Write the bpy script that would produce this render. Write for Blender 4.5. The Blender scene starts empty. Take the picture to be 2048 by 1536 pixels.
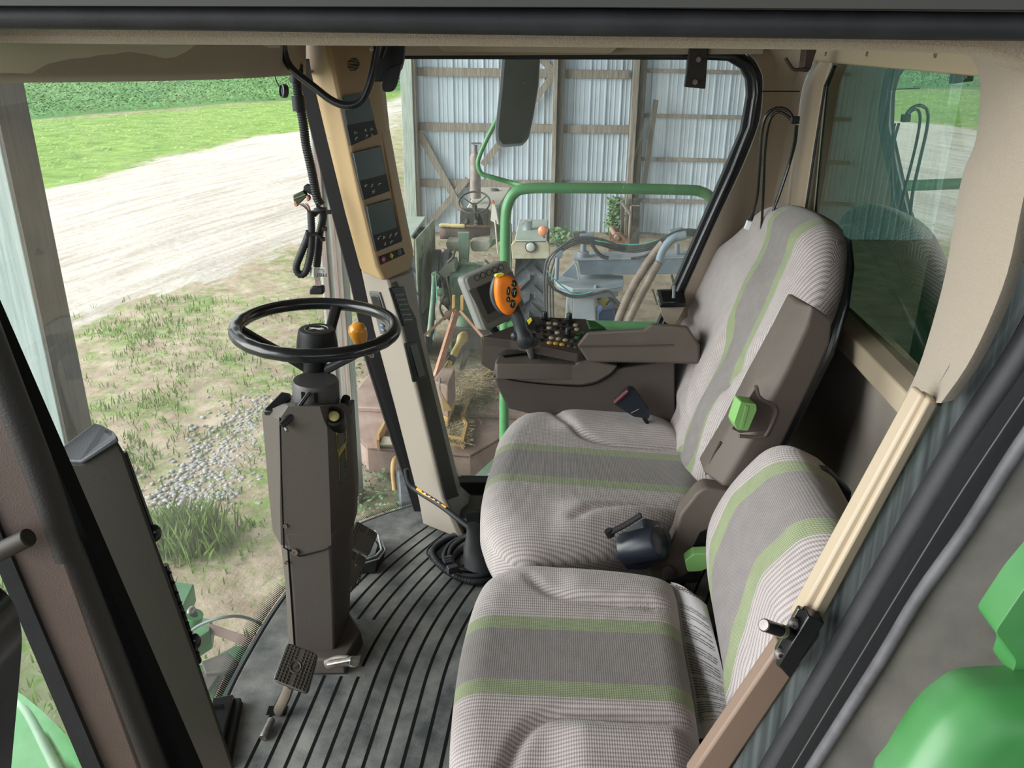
import bpy, bmesh, math, random
from mathutils import Vector as V, Matrix
from math import sin, cos, tan, pi, radians as R, atan2, sqrt
random.seed(7)
sc = bpy.context.scene
COL = sc.collection
# ---------------------------------------------------------------- camera
FPX = 1690.0
PITCH, YAW, ROLL = R(22.3), R(2.75), R(0.45)
CAMZ = 1.6
ROT = Matrix.Rotation(YAW, 3, 'Z') @ Matrix.Rotation(pi/2 - PITCH, 3, 'X') @ Matrix.Rotation(ROLL, 3, 'Z')
CAM = V((0, 0, CAMZ))
cd = bpy.data.cameras.new('camera'); co = bpy.data.objects.new('camera', cd); COL.objects.link(co)
cd.sensor_fit = 'HORIZONTAL'; cd.sensor_width = 36; cd.lens = FPX/2048*36
cd.clip_start = 0.02; cd.clip_end = 600
co.matrix_world = Matrix.Translation(CAM) @ ROT.to_4x4()
sc.camera = co
# ---------------------------------------------------------------- world, exposure
w = bpy.data.worlds.new('sky'); sc.world = w; w.use_nodes = True
nt = w.node_tree; nt.nodes.clear()
wo = nt.nodes.new('ShaderNodeOutputWorld'); bg = nt.nodes.new('ShaderNodeBackground')
tc = nt.nodes.new('ShaderNodeTexCoord'); sx = nt.nodes.new('ShaderNodeSeparateXYZ')
cr = nt.nodes.new('ShaderNodeValToRGB')
nt.links.new(tc.outputs['Generated'], sx.inputs[0]); nt.links.new(sx.outputs['Z'], cr.inputs[0])
cr.color_ramp.elements[0].position = 0.0; cr.color_ramp.elements[0].color = (.80, .86, .93, 1)
cr.color_ramp.elements[1].position = 0.5; cr.color_ramp.elements[1].color = (.97, .98, 1.0, 1)
nt.links.new(cr.outputs[0], bg.inputs['Color']); bg.inputs['Strength'].default_value = 1.0
nt.links.new(bg.outputs[0], wo.inputs[0])
sl = bpy.data.lights.new('sun', 'SUN'); sl.energy = 3.0; sl.angle = R(60); sl.color = (1, .99, .98)
so = bpy.data.objects.new('sun', sl); COL.objects.link(so)
so.rotation_euler = V((0.88, 0.30, -0.26)).to_track_quat('-Z', 'Y').to_euler()
vs = sc.view_settings; vs.view_transform = 'Standard'; vs.look = 'None'; vs.gamma = 1; vs.use_curve_mapping = False
vs.exposure = 1.25
sc.cycles.max_bounces = 7; sc.cycles.transparent_max_bounces = 16; sc.cycles.diffuse_bounces = 4
sc.cycles.caustics_reflective = False; sc.cycles.caustics_refractive = False
sc.cycles.sample_clamp_indirect = 6
GZ = CAMZ - 3.8      # ground level outside

# ---------------------------------------------------------------- pixel rays (photo frame 2048x1536) onto real planes
def ray(px, py):
    return ROT @ V(((px-1024)/FPX, -(py-768)/FPX, -1))
def aY(px, py, Y): d = ray(px, py); return CAM + d*(Y/d.y)
def aZ(px, py, Z): d = ray(px, py); return CAM + d*((Z-CAMZ)/d.z)
def aX(px, py, X): d = ray(px, py); return CAM + d*(X/d.x)
def aP(px, py, o, n): d = ray(px, py); return CAM + d*((V(o)-CAM).dot(V(n))/d.dot(V(n)))
def LY(pts, Y): return [aY(x, y, Y) for x, y in pts]
def LZ(pts, Z): return [aZ(x, y, Z) for x, y in pts]

# ---------------------------------------------------------------- materials
MATS = {}
def nodes(m):
    m.use_nodes = True; t = m.node_tree; return t, t.nodes, t.links
def mat(name, col, rough=.6, metal=0., spec=.5, bump=0., bscale=200., var=0., vscale=6., col2=None, coat=0., stretch=None, detail=3, sheen=0., emis=None):
    if name in MATS: return MATS[name]
    m = bpy.data.materials.new(name); t, N, L = nodes(m); b = N['Principled BSDF']
    b.inputs['Base Color'].default_value = (*col, 1); b.inputs['Roughness'].default_value = rough
    b.inputs['Metallic'].default_value = metal; b.inputs['Specular IOR Level'].default_value = spec
    b.inputs['Coat Weight'].default_value = coat
    if sheen: b.inputs['Sheen Weight'].default_value = sheen
    tcn = N.new('ShaderNodeTexCoord'); src = tcn.outputs['Object']
    if stretch:
        mp = N.new('ShaderNodeMapping'); mp.inputs['Scale'].default_value = stretch; L.new(src, mp.inputs[0]); src = mp.outputs[0]
    if var > 0 or col2:
        n = N.new('ShaderNodeTexNoise'); n.inputs['Scale'].default_value = vscale; n.inputs['Detail'].default_value = detail; n.inputs['Roughness'].default_value = .6
        L.new(src, n.inputs['Vector'])
        r = N.new('ShaderNodeValToRGB'); r.color_ramp.elements[0].position = .35; r.color_ramp.elements[1].position = .68
        c2 = col2 if col2 else tuple(min(1, c*(1+var)) for c in col)
        c1 = col if col2 else tuple(c*(1-var) for c in col)
        r.color_ramp.elements[0].color = (*c1, 1); r.color_ramp.elements[1].color = (*c2, 1)
        L.new(n.outputs['Fac'], r.inputs[0]); L.new(r.outputs[0], b.inputs['Base Color'])
    if bump > 0:
        n2 = N.new('ShaderNodeTexNoise'); n2.inputs['Scale'].default_value = bscale; n2.inputs['Detail'].default_value = 2
        L.new(src, n2.inputs['Vector'])
        bp = N.new('ShaderNodeBump'); bp.inputs['Strength'].default_value = bump; bp.inputs['Distance'].default_value = .002
        L.new(n2.outputs['Fac'], bp.inputs['Height']); L.new(bp.outputs[0], b.inputs['Normal'])
    MATS[name] = m; return m
def glass(name, tint, spec=1.5, extra=.0, rough=0., dust=0.):
    m = bpy.data.materials.new(name); t, N, L = nodes(m); N.remove(N['Principled BSDF']); o = N['Material Output']
    tr = N.new('ShaderNodeBsdfTransparent'); tr.inputs[0].default_value = (*tint, 1)
    gl = N.new('ShaderNodeBsdfGlossy'); gl.inputs['Roughness'].default_value = rough; gl.inputs[0].default_value = (.95, 1, .97, 1)
    fr = N.new('ShaderNodeLayerWeight'); fr.inputs[0].default_value = .5
    pw = N.new('ShaderNodeMath'); pw.operation = 'POWER'; pw.inputs[1].default_value = 5; L.new(fr.outputs['Facing'], pw.inputs[0])
    ad = N.new('ShaderNodeMath'); ad.operation = 'MULTIPLY_ADD'; ad.use_clamp = True; ad.inputs[1].default_value = .93-extra; ad.inputs[2].default_value = .04+extra
    mx = N.new('ShaderNodeMixShader'); L.new(pw.outputs[0], ad.inputs[0]); L.new(ad.outputs[0], mx.inputs[0])
    L.new(tr.outputs[0], mx.inputs[1]); L.new(gl.outputs[0], mx.inputs[2]); L.new(mx.outputs[0], o.inputs[0])
    if dust:
        df = N.new('ShaderNodeBsdfDiffuse'); df.inputs[0].default_value = (.75, .76, .74, 1); tl_ = N.new('ShaderNodeBsdfTranslucent'); tl_.inputs[0].default_value = (.75, .76, .74, 1)
        ms = N.new('ShaderNodeMixShader'); L.new(df.outputs[0], ms.inputs[1]); L.new(tl_.outputs[0], ms.inputs[2])
        tcn = N.new('ShaderNodeTexCoord'); ns = N.new('ShaderNodeTexNoise'); ns.inputs['Scale'].default_value = 3.5; ns.inputs['Detail'].default_value = 6; L.new(tcn.outputs['Object'], ns.inputs['Vector'])
        sp = N.new('ShaderNodeTexNoise'); sp.inputs['Scale'].default_value = 160; L.new(tcn.outputs['Object'], sp.inputs['Vector'])
        th = N.new('ShaderNodeMath'); th.operation = 'GREATER_THAN'; th.inputs[1].default_value = .79; L.new(sp.outputs['Fac'], th.inputs[0])
        am = N.new('ShaderNodeMath'); am.operation = 'MULTIPLY'; am.inputs[1].default_value = dust*2; L.new(ns.outputs['Fac'], am.inputs[0])
        a2 = N.new('ShaderNodeMath'); a2.operation = 'MULTIPLY_ADD'; a2.inputs[1].default_value = .5; L.new(th.outputs[0], a2.inputs[0]); L.new(am.outputs[0], a2.inputs[2])
        m2 = N.new('ShaderNodeMixShader'); L.new(a2.outputs[0], m2.inputs[0]); L.new(mx.outputs[0], m2.inputs[1]); L.new(ms.outputs[0], m2.inputs[2]); L.new(m2.outputs[0], o.inputs[0])
    MATS[name] = m; return m

M_black = mat('black_plastic', (.009, .009, .010), .5, spec=.3, bump=.15, bscale=600)
M_rubber = mat('black_rubber', (.020, .021, .024), .55, spec=.35, bump=.10, bscale=300, var=.25, vscale=14)
M_gloss = mat('gloss_black', (.010, .011, .013), .22)
M_taupe = mat('taupe_plastic', (.105, .085, .071), .55, bump=.35, bscale=900, var=.06, vscale=9)
M_taupel = mat('light_taupe_plastic', (.27, .235, .20), .5, bump=.2, bscale=900)
M_tan = mat('tan_plastic', (.38, .26, .13), .5, bump=.15, bscale=700)
M_carpet = mat('tan_carpet', (.37, .31, .23), .95, bump=.6, bscale=900, var=.18, vscale=700, sheen=.3)
M_carpetg = mat('grey_carpet', (.34, .30, .26), .95, bump=.6, bscale=900, var=.18, vscale=700)
M_shade = mat('shade_fabric', (.56, .54, .43), .9, bump=.3, bscale=900)
M_beige = mat('beige_trim', (.47, .39, .28), .5)
M_chrome = mat('chrome', (.75, .75, .74), .18, 1.)
M_steel = mat('worn_steel', (.26, .245, .23), .5, .8, var=.2, vscale=60)
M_dark = mat('dark_interior', (.008, .008, .009), .8, spec=.1)
M_green = mat('green_paint', (.030, .19, .045), .38, bump=.05, var=.12, vscale=8)
M_gplast = mat('bright_green_plastic', (.035, .20, .045), .40, col2=(.10, .26, .11), vscale=5, bump=.2, bscale=40)
M_lime = mat('light_green_plastic', (.20, .42, .13), .45)
M_orange = mat('orange_plastic', (.80, .20, .01), .38, bump=.05)
M_amber = mat('amber_plastic', (.75, .30, .02), .3, coat=.4)
M_yellow = mat('yellow_plastic', (.75, .60, .03), .4)
M_white = mat('white_plastic', (.75, .75, .75), .5)
M_ink = mat('white_ink', (.6, .6, .58), .6)
M_inkd = mat('dark_ink', (.01, .01, .01), .6)
M_red = mat('red_plastic', (.45, .03, .03), .5)

# ---------------------------------------------------------------- mesh helpers
def face(bm, vs):
    try: return bm.faces.new(vs)
    except ValueError: return None
def prism(bm, pts, ext):
    e = V(ext); a = [bm.verts.new(p) for p in pts]; b = [bm.verts.new(V(p)+e) for p in pts]; n = len(a)
    face(bm, a); face(bm, b[::-1])
    for i in range(n): face(bm, [a[i], b[i], b[(i+1) % n], a[(i+1) % n]])
def hexa(bm, A, B):
    a = [bm.verts.new(p) for p in A]; b = [bm.verts.new(p) for p in B]; n = len(a)
    face(bm, a[::-1]); face(bm, b)
    for i in range(n): face(bm, [a[i], a[(i+1) % n], b[(i+1) % n], b[i]])
def loft(bm, secs, closed=True, caps=True):
    rows = [[bm.verts.new(p) for p in s] for s in secs]; n = len(rows[0])
    for r0, r1 in zip(rows, rows[1:]):
        for i in range(n if closed else n-1):
            j = (i+1) % n; face(bm, [r0[i], r0[j], r1[j], r1[i]])
    if caps and closed: face(bm, rows[0][::-1]); face(bm, rows[-1])
    return rows
def box(bm, c, s, rot=None):
    c = V(c); h = V(s)/2; m = rot if rot else Matrix.Identity(3)
    P = [c + m @ V((x*h.x, y*h.y, z*h.z)) for z in (-1, 1) for x, y in ((-1, -1), (1, -1), (1, 1), (-1, 1))]
    hexa(bm, P[:4], P[4:])
def cat(pts, n=6, closed=False):
    P = [V(p) for p in pts]; out = []; N = len(P)
    rng = range(N) if closed else range(N-1)
    for i in rng:
        if closed: p0, p1, p2, p3 = P[i-1], P[i], P[(i+1) % N], P[(i+2) % N]
        else: p0 = P[i-1] if i else 2*P[0]-P[1]; p1 = P[i]; p2 = P[i+1]; p3 = P[i+2] if i+2 < N else 2*P[-1]-P[-2]
        for k in range(n):
            t = k/n; out.append(.5*((2*p1)+(p2-p0)*t+(2*p0-5*p1+4*p2-p3)*t*t+(3*p1-p0-3*p2+p3)*t**3))
    if not closed: out.append(P[-1])
    return out
def frame(t, up=V((0, 0, 1))):
    t = V(t).normalized()
    if abs(t.dot(up)) > .98: up = V((1, 0, 0))
    a = t.cross(up).normalized(); return a, a.cross(t).normalized()
def tube(bm, pts, r, seg=10, closed=False, caps=True, rib=None, sq=1.):
    P = [V(p) for p in pts]; n = len(P); rows = []; a = None
    for i, p in enumerate(P):
        if closed: t = P[(i+1) % n]-P[i-1]
        else: t = P[min(i+1, n-1)]-P[max(i-1, 0)]
        if t.length < 1e-9: t = V((0, 0, 1))
        t.normalize()
        if a is None: a, b = frame(t)
        else:
            a = (a - t*a.dot(t)); a = a.normalized() if a.length > 1e-6 else frame(t)[0]; b = a.cross(t)
        ri = r[i] if isinstance(r, (list, tuple)) else r
        if rib and i % 2: ri *= rib
        rows.append([bm.verts.new(p + a*cos(2*pi*k/seg)*ri + b*sin(2*pi*k/seg)*ri*sq) for k in range(seg)])
    m = n if closed else n-1
    for i in range(m):
        r0, r1 = rows[i], rows[(i+1) % n]
        for k in range(seg): face(bm, [r0[k], r0[(k+1) % seg], r1[(k+1) % seg], r1[k]])
    if caps and not closed: face(bm, rows[0][::-1]); face(bm, rows[-1])
def resample(pts, d):
    P = [V(p) for p in pts]; out = [P[0].copy()]; acc = 0
    for a, b in zip(P, P[1:]):
        L = (b-a).length
        if L < 1e-9: continue
        s = d-acc
        while s <= L: out.append(a+(b-a)*(s/L)); s += d
        acc = L-(s-d)
    return out
def lathe(bm, prof, o, ax=(0, 0, 1), seg=24, caps=True):
    ax = V(ax).normalized(); a, b = frame(ax, V((0, 1, 0)) if abs(ax.y) < .9 else V((1, 0, 0))); rows = []
    for r, z in prof: rows.append([bm.verts.new(V(o)+ax*z+(a*cos(2*pi*k/seg)+b*sin(2*pi*k/seg))*max(r, 1e-4)) for k in range(seg)])
    for r0, r1 in zip(rows, rows[1:]):
        for k in range(seg): face(bm, [r0[k], r0[(k+1) % seg], r1[(k+1) % seg], r1[k]])
    if caps: face(bm, rows[0][::-1]); face(bm, rows[-1])
def ell(bm, c, r, rot=None, u=14, v=9):
    m = rot if rot else Matrix.Identity(3); c = V(c); rows = []
    for j in range(1, v):
        th = pi*j/v
        rows.append([bm.verts.new(c+m @ V((r[0]*sin(th)*cos(2*pi*k/u), r[1]*sin(th)*sin(2*pi*k/u), r[2]*cos(th)))) for k in range(u)])
    t = bm.verts.new(c+m @ V((0, 0, r[2]))); b = bm.verts.new(c-m @ V((0, 0, r[2])))
    for r0, r1 in zip(rows, rows[1:]):
        for k in range(u): face(bm, [r0[k], r1[k], r1[(k+1) % u], r0[(k+1) % u]])
    for k in range(u): face(bm, [t, rows[0][k], rows[0][(k+1) % u]]); face(bm, [b, rows[-1][(k+1) % u], rows[-1][k]])
def basis(n, up=(0, 0, 1)):
    n = V(n).normalized(); x = V(up).cross(n).normalized(); y = n.cross(x); return Matrix((x, y, n)).transposed()
def rounded(pts, r, n=3):
    P = [V(p) for p in pts]; out = []; N = len(P)
    for i in range(N):
        a, b, c = P[i-1], P[i], P[(i+1) % N]; u = (a-b); v = (c-b)
        ru = min(r, u.length*.45); rv = min(r, v.length*.45); p = b+u.normalized()*ru; q = b+v.normalized()*rv
        for k in range(n+1):
            t = k/n; out.append((1-t)**2*p+2*t*(1-t)*b+t*t*q)
    return out
def obj(name, bm, m, parent=None, bevel=0., smooth=35, seg=2, sub=0, origin=None):
    bmesh.ops.recalc_face_normals(bm, faces=bm.faces[:])
    me = bpy.data.meshes.new(name)
    if origin is None:
        if parent is not None: origin = V(parent.get('_o', (0, 0, 0)))
        else:
            xs = [v.co for v in bm.verts]; lo = V([min(p[i] for p in xs) for i in range(3)]); hi = V([max(p[i] for p in xs) for i in range(3)])
            origin = V(((lo.x+hi.x)/2, (lo.y+hi.y)/2, lo.z))
    origin = V(origin)
    for v in bm.verts: v.co -= origin
    bm.to_mesh(me); bm.free()
    me.polygons.foreach_set('use_smooth', [bool(smooth)]*len(me.polygons))
    if smooth: me.set_sharp_from_angle(angle=R(smooth))
    for mm in (m if isinstance(m, (list, tuple)) else [m]): me.materials.append(mm)
    o = bpy.data.objects.new(name, me); COL.objects.link(o)
    if parent is not None:
        po = V(parent.get('_o', (0, 0, 0)))
        o.parent = parent; o.location = origin-po
    else: o.location = origin
    o['_o'] = tuple(origin)
    if bevel: md = o.modifiers.new('bevel', 'BEVEL'); md.width = bevel; md.segments = seg; md.limit_method = 'ANGLE'; md.angle_limit = R(32); md.harden_normals = False
    if sub: md = o.modifiers.new('sub', 'SUBSURF'); md.levels = md.render_levels = sub
    return o
def tag(o, label, cat_, group=None, kind=None):
    if label: o['label'] = label
    if cat_: o['category'] = cat_
    if group: o['group'] = group
    if kind: o['kind'] = kind
    return o
def thing(name, label, cat_, loc, group=None):
    o = bpy.data.objects.new(name, None); o.empty_display_size = .05; COL.objects.link(o); o.location = loc; o['_o'] = tuple(loc)
    return tag(o, label, cat_, group)
def struct(name, bm, m, label=None, **k):
    o = obj(name, bm, m, **k); o['kind'] = 'structure'
    if label: o['label'] = label
    return o
def B(): return bmesh.new()
def mk(fn, *a, **k): b = bmesh.new(); fn(b, *a, **k); return b
def text_bm(s, size, mtx, depth=.0004, spacing=1.):
    cu = bpy.data.curves.new('t', 'FONT'); cu.body = s; cu.size = size; cu.extrude = depth; cu.align_x = 'CENTER'; cu.align_y = 'CENTER'; cu.space_character = spacing
    ob = bpy.data.objects.new('t', cu); me = bpy.data.meshes.new_from_object(ob)
    b = bmesh.new(); b.from_mesh(me); b.transform(mtx); bpy.data.objects.remove(ob); bpy.data.curves.remove(cu); bpy.data.meshes.remove(me)
    return b
def m4(o, x, y, n=None):
    x = V(x).normalized(); y = (V(y)-x*V(y).dot(x)).normalized(); n = x.cross(y)
    m = Matrix((x, y, n)).transposed().to_4x4(); m.translation = V(o); return m
def grid_surf(bm, rows):
    r = [[bm.verts.new(p) for p in s] for s in rows]
    for a, b in zip(r, r[1:]):
        for i in range(len(a)-1): face(bm, [a[i], a[i+1], b[i+1], b[i]])
    return r
def slab(bm, rows, ext):
    """grid surface thickened by ext"""
    e = V(ext); A = [[bm.verts.new(p) for p in s] for s in rows]; C = [[bm.verts.new(V(p)+e) for p in s] for s in rows]
    n = len(A); m = len(A[0])
    for i in range(n-1):
        for j in range(m-1):
            face(bm, [A[i][j], A[i][j+1], A[i+1][j+1], A[i+1][j]]); face(bm, [C[i][j], C[i+1][j], C[i+1][j+1], C[i][j+1]])
    for i in range(n-1): face(bm, [A[i][0], A[i+1][0], C[i+1][0], C[i][0]]); face(bm, [A[i][-1], C[i][-1], C[i+1][-1], A[i+1][-1]])
    for j in range(m-1): face(bm, [A[0][j], C[0][j], C[0][j+1], A[0][j+1]]); face(bm, [A[-1][j], A[-1][j+1], C[-1][j+1], C[-1][j]])
def lerp(a, b, t): return a+(b-a)*t
# ================================================================ CAB SHELL
M_mat = mat('dusty_floor_rubber', (.055, .062, .066), .6, col2=(.27, .27, .255), vscale=7, detail=6, bump=.3, bscale=150)
M_wglass = glass('window_glass', (.93, .97, .94), 1.45, dust=.05)
M_rglass = glass('rear_green_glass', (.20, .36, .27), 1.5, .38)
front = [(405, 1536), (455, 1400), (505, 1302), (565, 1205), (640, 1112), (700, 1062), (760, 1035), (832, 1012)]
FE = [aZ(x, y, 0) for x, y in front]
FEs = cat([FE[0]+V((.02, -.45, 0))]+FE, 5)
# floor slab
out = FEs+[V((-.30, 2.78, 0)), V((.90, 2.78, 0)), V((.90, .93, 0))]
b = B(); prism(b, out, (0, 0, -.05)); struct('floor', b, M_dark)
def inside(p, poly):
    c = False; n = len(poly)
    for i in range(n):
        a, q = poly[i], poly[i-1]
        if (a.y > p.y) != (q.y > p.y) and p.x < (q.x-a.x)*(p.y-a.y)/(q.y-a.y)+a.x: c = not c
    return c
mt = thing('floor_mat', 'dusty dark grey ribbed rubber mat covering the cab floor', 'floor mat', (-.2, 1.9, 0))
moff = [p+V((.004, 0, .004)) for p in FEs]
b = B(); prism(b, [V((p.x, p.y, .007)) for p in moff]+[V((-.30, 2.70, .007)), V((.86, 2.70, .007)), V((.86, .97, .007))], (0, 0, -.0065)); obj('mat_sheet', b, M_mat, mt, bevel=.002)
inn = [V((p.x+.075, p.y-.02, 0)) for p in FEs]+[V((-.16, 2.53, 0)), V((.6, 2.6, 0)), V((.6, .95, 0))]
b = B()
for i in range(-14, 14):
    s0 = i*.0455+.004; run = []
    def flush(run):
        if len(run) > 2:
            a = [b.verts.new(p+V((-.0042, 0, 0))) for p in run]; c = [b.verts.new(p+V((.0042, 0, 0))) for p in run]
            for k in range(len(run)-1): face(b, [a[k], c[k], c[k+1], a[k+1]])
    for k in range(90):
        y = .96+k*.02; q = V((s0-.055+.045*(y-1.5)+(.36*(y-1.75)**2 if y > 1.75 else 0), y, .0074))
        if inside(q, inn) and not (q.x < -.49 and 1.79 < y < 2.02): run.append(q)
        else: flush(run); run = []
    flush(run)
o = obj('groove', b, M_dark, mt, smooth=0); o['kind'] = 'stuff'; o.name = 'rib_grooves'
# frit comb along the windscreen foot
b = B()
cum = resample([p+V((-.012, 0, .012)) for p in FEs], .0066)
for i, p in enumerate(cum[8:]):
    L = .045 if p.y < 2.15 else .022
    a = b.verts.new(p+V((0, -.0026, 0))); c = b.verts.new(p+V((0, .0026, 0))); d = b.verts.new(p+V((-L*.75, 0, L*.62))); face(b, [a, c, d])
struct('trim_1', b, M_inkd, 'comb of black marks along the foot of the windscreen', smooth=0)
# black lip at floor front
b = B(); tube(b, [p+V((-.004, 0, -.012)) for p in FEs], .018, 8); struct('trim_2', b, M_rubber)
# windscreen glass
tops = []
for p in FEs:
    t = min(1, max(0, (p.y-1.0)/1.7)); tops.append(V((p.x-.30+.10*t, p.y, 1.56)))
b = B(); grid_surf(b, [[p+V((-.02, 0, 0)) for p in FEs], [lerp(p, q, .5)+V((-.03, 0, 0)) for p, q in zip(FEs, tops)], tops]); struct('window_1', b, M_wglass, smooth=60)
# ---- right hand wall : seal ring and glass
YR = 2.74
inner = [(915, 962), (806, 700), (770, 500), (760, 118), (1414, 120), (1458, 122), (1483, 137), (1494, 159), (1496, 191), (1483, 263), (1443, 357), (1349, 571), (1275, 745), (1190, 968)]
outer = [(905, 990), (785, 700), (745, 500), (735, 92), (1414, 96), (1476, 99), (1505, 118), (1523, 151), (1524, 182), (1517, 242), (1486, 325), (1371, 574), (1300, 745), (1210, 992)]
I1, O1 = LY(inner, YR), LY(outer, YR)
n = len(I1)
b = B(); bot = V((0, .035, 0)); va = [b.verts.new(p) for p in I1]; vb = [b.verts.new(p) for p in O1]; vc = [b.verts.new(p+bot) for p in I1]; vd = [b.verts.new(p+bot) for p in O1]
for i in range(n):
    j = (i+1) % n; face(b, [va[i], va[j], vb[j], vb[i]]); face(b, [va[i], vc[i], vc[j], va[j]]); face(b, [vb[i], vb[j], vd[j], vd[i]])
struct('trim_3', b, M_rubber, 'black rubber seal around the side window', smooth=50)
b = B(); tube(b, [lerp(p, q, .5)+V((0, -.006, 0)) for p, q in zip(I1, O1)], .011, 8, closed=True); struct('trim_4', b, M_gloss, smooth=60)
b = B(); prism(b, [p+V((0, .03, 0)) for p in LY([(895, 995), (745, 500), (735, 92), (1414, 92), (1500, 110), (1525, 182), (1486, 335), (1300, 760), (1200, 995)], YR)], (0, .004, 0)); struct('window_2', b, M_wglass, smooth=0)
# carpeted rear corner post between the side window and the rear window
so_ = [(1440, 92), (1476, 96), (1507, 116), (1525, 150), (1526, 184), (1519, 245), (1488, 328), (1430, 450), (1373, 578), (1300, 745), (1212, 992)]
eo_ = [(1640, 96), (1636, 104), (1629, 125), (1614, 150), (1603, 183), (1595, 240), (1584, 320), (1570, 440), (1562, 560), (1554, 745), (1550, 992)]
rows = []
for (x0, y0), (x1, y1) in zip(so_, eo_):
    p = aY(x0, y0, YR-.006); q = aX(x1, y1, .772); m = lerp(p, q, .45)+V((.0, .07, 0)); m2 = lerp(p, q, .8)+V((.01, .06, 0))
    rows.append([p, lerp(p, m, .55)+V((.0, -.012, 0)), m, m2, q])
rr = []
for c in zip(*rows): rr.append(cat(c, 3))
b = B(); slab(b, rr, (-.004, .03, 0)); struct('wall_right', b, mat('brightened_tan_carpet', (.55, .47, .36), .95, bump=.6, bscale=900, var=.15, vscale=700, sheen=.3), 'tan carpeted corner post behind the side window', smooth=60)  # tan carpet with its colour lifted to make up for weak light
b = B(); prism(b, LY([(1526, 182), (1600, 182), (1600, 184), (1526, 184)], 2.545), (0, .012, 0)); struct('trim_5', b, M_dark)
# far header above the side window
b = B(); prism(b, [V((-.62, 2.70, 1.545)), V((.60, 2.70, 1.560)), V((.60, 2.70, 1.70)), V((-.62, 2.70, 1.70))], (0, .06, 0)); struct('trim_6', b, M_carpet)
b = B(); prism(b, rounded(LY([(872, 88), (1240, 90), (1222, 107), (888, 103)], 2.66), .01), (0, .04, 0)); struct('trim_7', b, M_beige, bevel=.004)
# sill and outer lower right wall
b = B(); prism(b, LY([(895, 985), (1215, 988), (1300, 760), (1700, 760), (1700, 1100), (880, 1080)], 2.76), (0, .03, 0)); struct('wall_right_1', b, M_taupe)
b = B(); s = LY([(917, 963), (1200, 968)], 2.70); prism(b, [s[0], s[1], s[1]+V((0, 0, -.05)), s[0]+V((0, 0, -.05))], (0, .05, 0)); struct('trim_8', b, M_black, bevel=.004)
# floor level ledge in the corner
lz = .085
L_ = [aZ(925, 1038, lz), aZ(905, 990, lz), aZ(1100, 990, lz), aZ(1100, 1042, lz)]
b = B(); hexa(b, [V((p.x, p.y, .005)) for p in L_], L_); struct('trim_9', b, M_taupe, 'dark plastic ledge at the foot of the side window', bevel=.006)
# ---- rear wall, X plane
XR = .80
def LX(pts, X=XR): return [aX(x, y, X) for x, y in pts]
fl = [(1662, 128), (1645, 172), (1609, 416), (1590, 520), (1655, 590)]
fo = [(1634, 100), (1599, 183), (1567, 409), (1540, 540), (1650, 650)]
g = aX(1655, 590, XR); g2 = aX(1845, 752, XR); zs = (g.z+g2.z)/2
yf = aX(1655, 590, XR).y; ZT = aX(1800, 135, XR).z
YN = 1.62
b = B()
# rear window frame: far jamb, top rail, sill
def qp(y0, z0, y1, z1, d=.03, xo=0): return [V((XR-xo, y0, z0)), V((XR-xo, y1, z0)), V((XR-xo, y1, z1)), V((XR-xo, y0, z1))]
yj0 = aX(1632, 275, XR).y; yj1 = aX(1590, 275, XR).y
prism(b, LX([(1664, 100), (1660, 133), (1646, 172), (1628, 290), (1609, 416), (1588, 640), (1545, 640), (1567, 409), (1582, 290), (1599, 183), (1630, 118), (1634, 90)], XR-.012), (.05, 0, 0)); o = struct('trim_10', b, M_beige, 'beige rear window frame jamb', bevel=.008)
b = B(); prism(b, qp(YN-.3, ZT, yj0+.14, 1.635, 0, .055), (.10, 0, 0)); struct('trim_11', b, M_beige, 'beige trim over the rear window', bevel=.006)
b = B(); prism(b, [V((XR+.02, yj1, zs)), V((XR-.05, yj1, zs-.012)), V((XR-.05, yj1, zs-.07)), V((XR+.02, yj1, zs-.07))], (0, 1.0-yj1, 0)); struct('trim_12', b, M_beige, 'beige sill under the rear window', bevel=.006)
sc_ = LX([(1652, 108), (1735, 108), (1872, 110)], XR-.055)
for k, p in enumerate(sc_): b = B(); lathe(b, [(.006, 0), (.005, .003), (.001, .003)], p, (-1, 0, 0), 10); struct('trim_%d' % (60+k), b, M_steel)
# green tinted glass and the grain tank wall behind
b = B(); grid_surf(b, [[V((XR-.017, .95, zs-.02)), V((XR+.018, yj1+.1, zs-.02))], [V((XR-.039, .95, 1.64)), V((XR-.004, yj1+.1, 1.64))]]); struct('window_3', b, M_rglass, 'green tinted rear window', smooth=0)
b = B(); tube(b, LX([(1668, 133), (1650, 172), (1631, 290), (1612, 416), (1592, 640)], XR-.010), .004, 8); struct('trim_14', b, M_rubber)
tw = thing('grain_tank_wall', 'dark green sheet metal wall seen through the rear window', 'grain tank', (1.5, 1.9, -.4))
b = B(); box(b, (1.52, 1.6, .8), (.04, 3.6, 2.6)); obj('tank_panel', b, mat('dark_green_paint', (.012, .045, .020), .5, var=.3, vscale=5), tw)
b = B(); box(b, (1.46, 1.9, 1.0), (.06, .09, 1.6)); box(b, (1.46, 1.2, 1.0), (.06, .09, 1.6)); obj('stiffener', b, MATS['dark_green_paint'], tw, bevel=.01)
# rear lower carpet wall
b = B(); prism(b, [V((XR-.005, .93, 0)), V((XR-.005, 2.78, 0)), V((XR-.005, 2.78, zs-.06)), V((XR-.005, .93, zs-.06))], (.04, 0, 0)); struct('wall_rear', b, M_carpetg, 'grey carpeted lower rear wall')
b = B(); tube(b, [V((XR-.008, 1.78, .02)), V((XR-.008, 1.78, zs-.08))], .004, 6); tube(b, [V((XR-.008, 1.50, .02)), V((XR-.008, 1.50, zs-.08))], .004, 6); struct('trim_15', b, M_dark)
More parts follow.
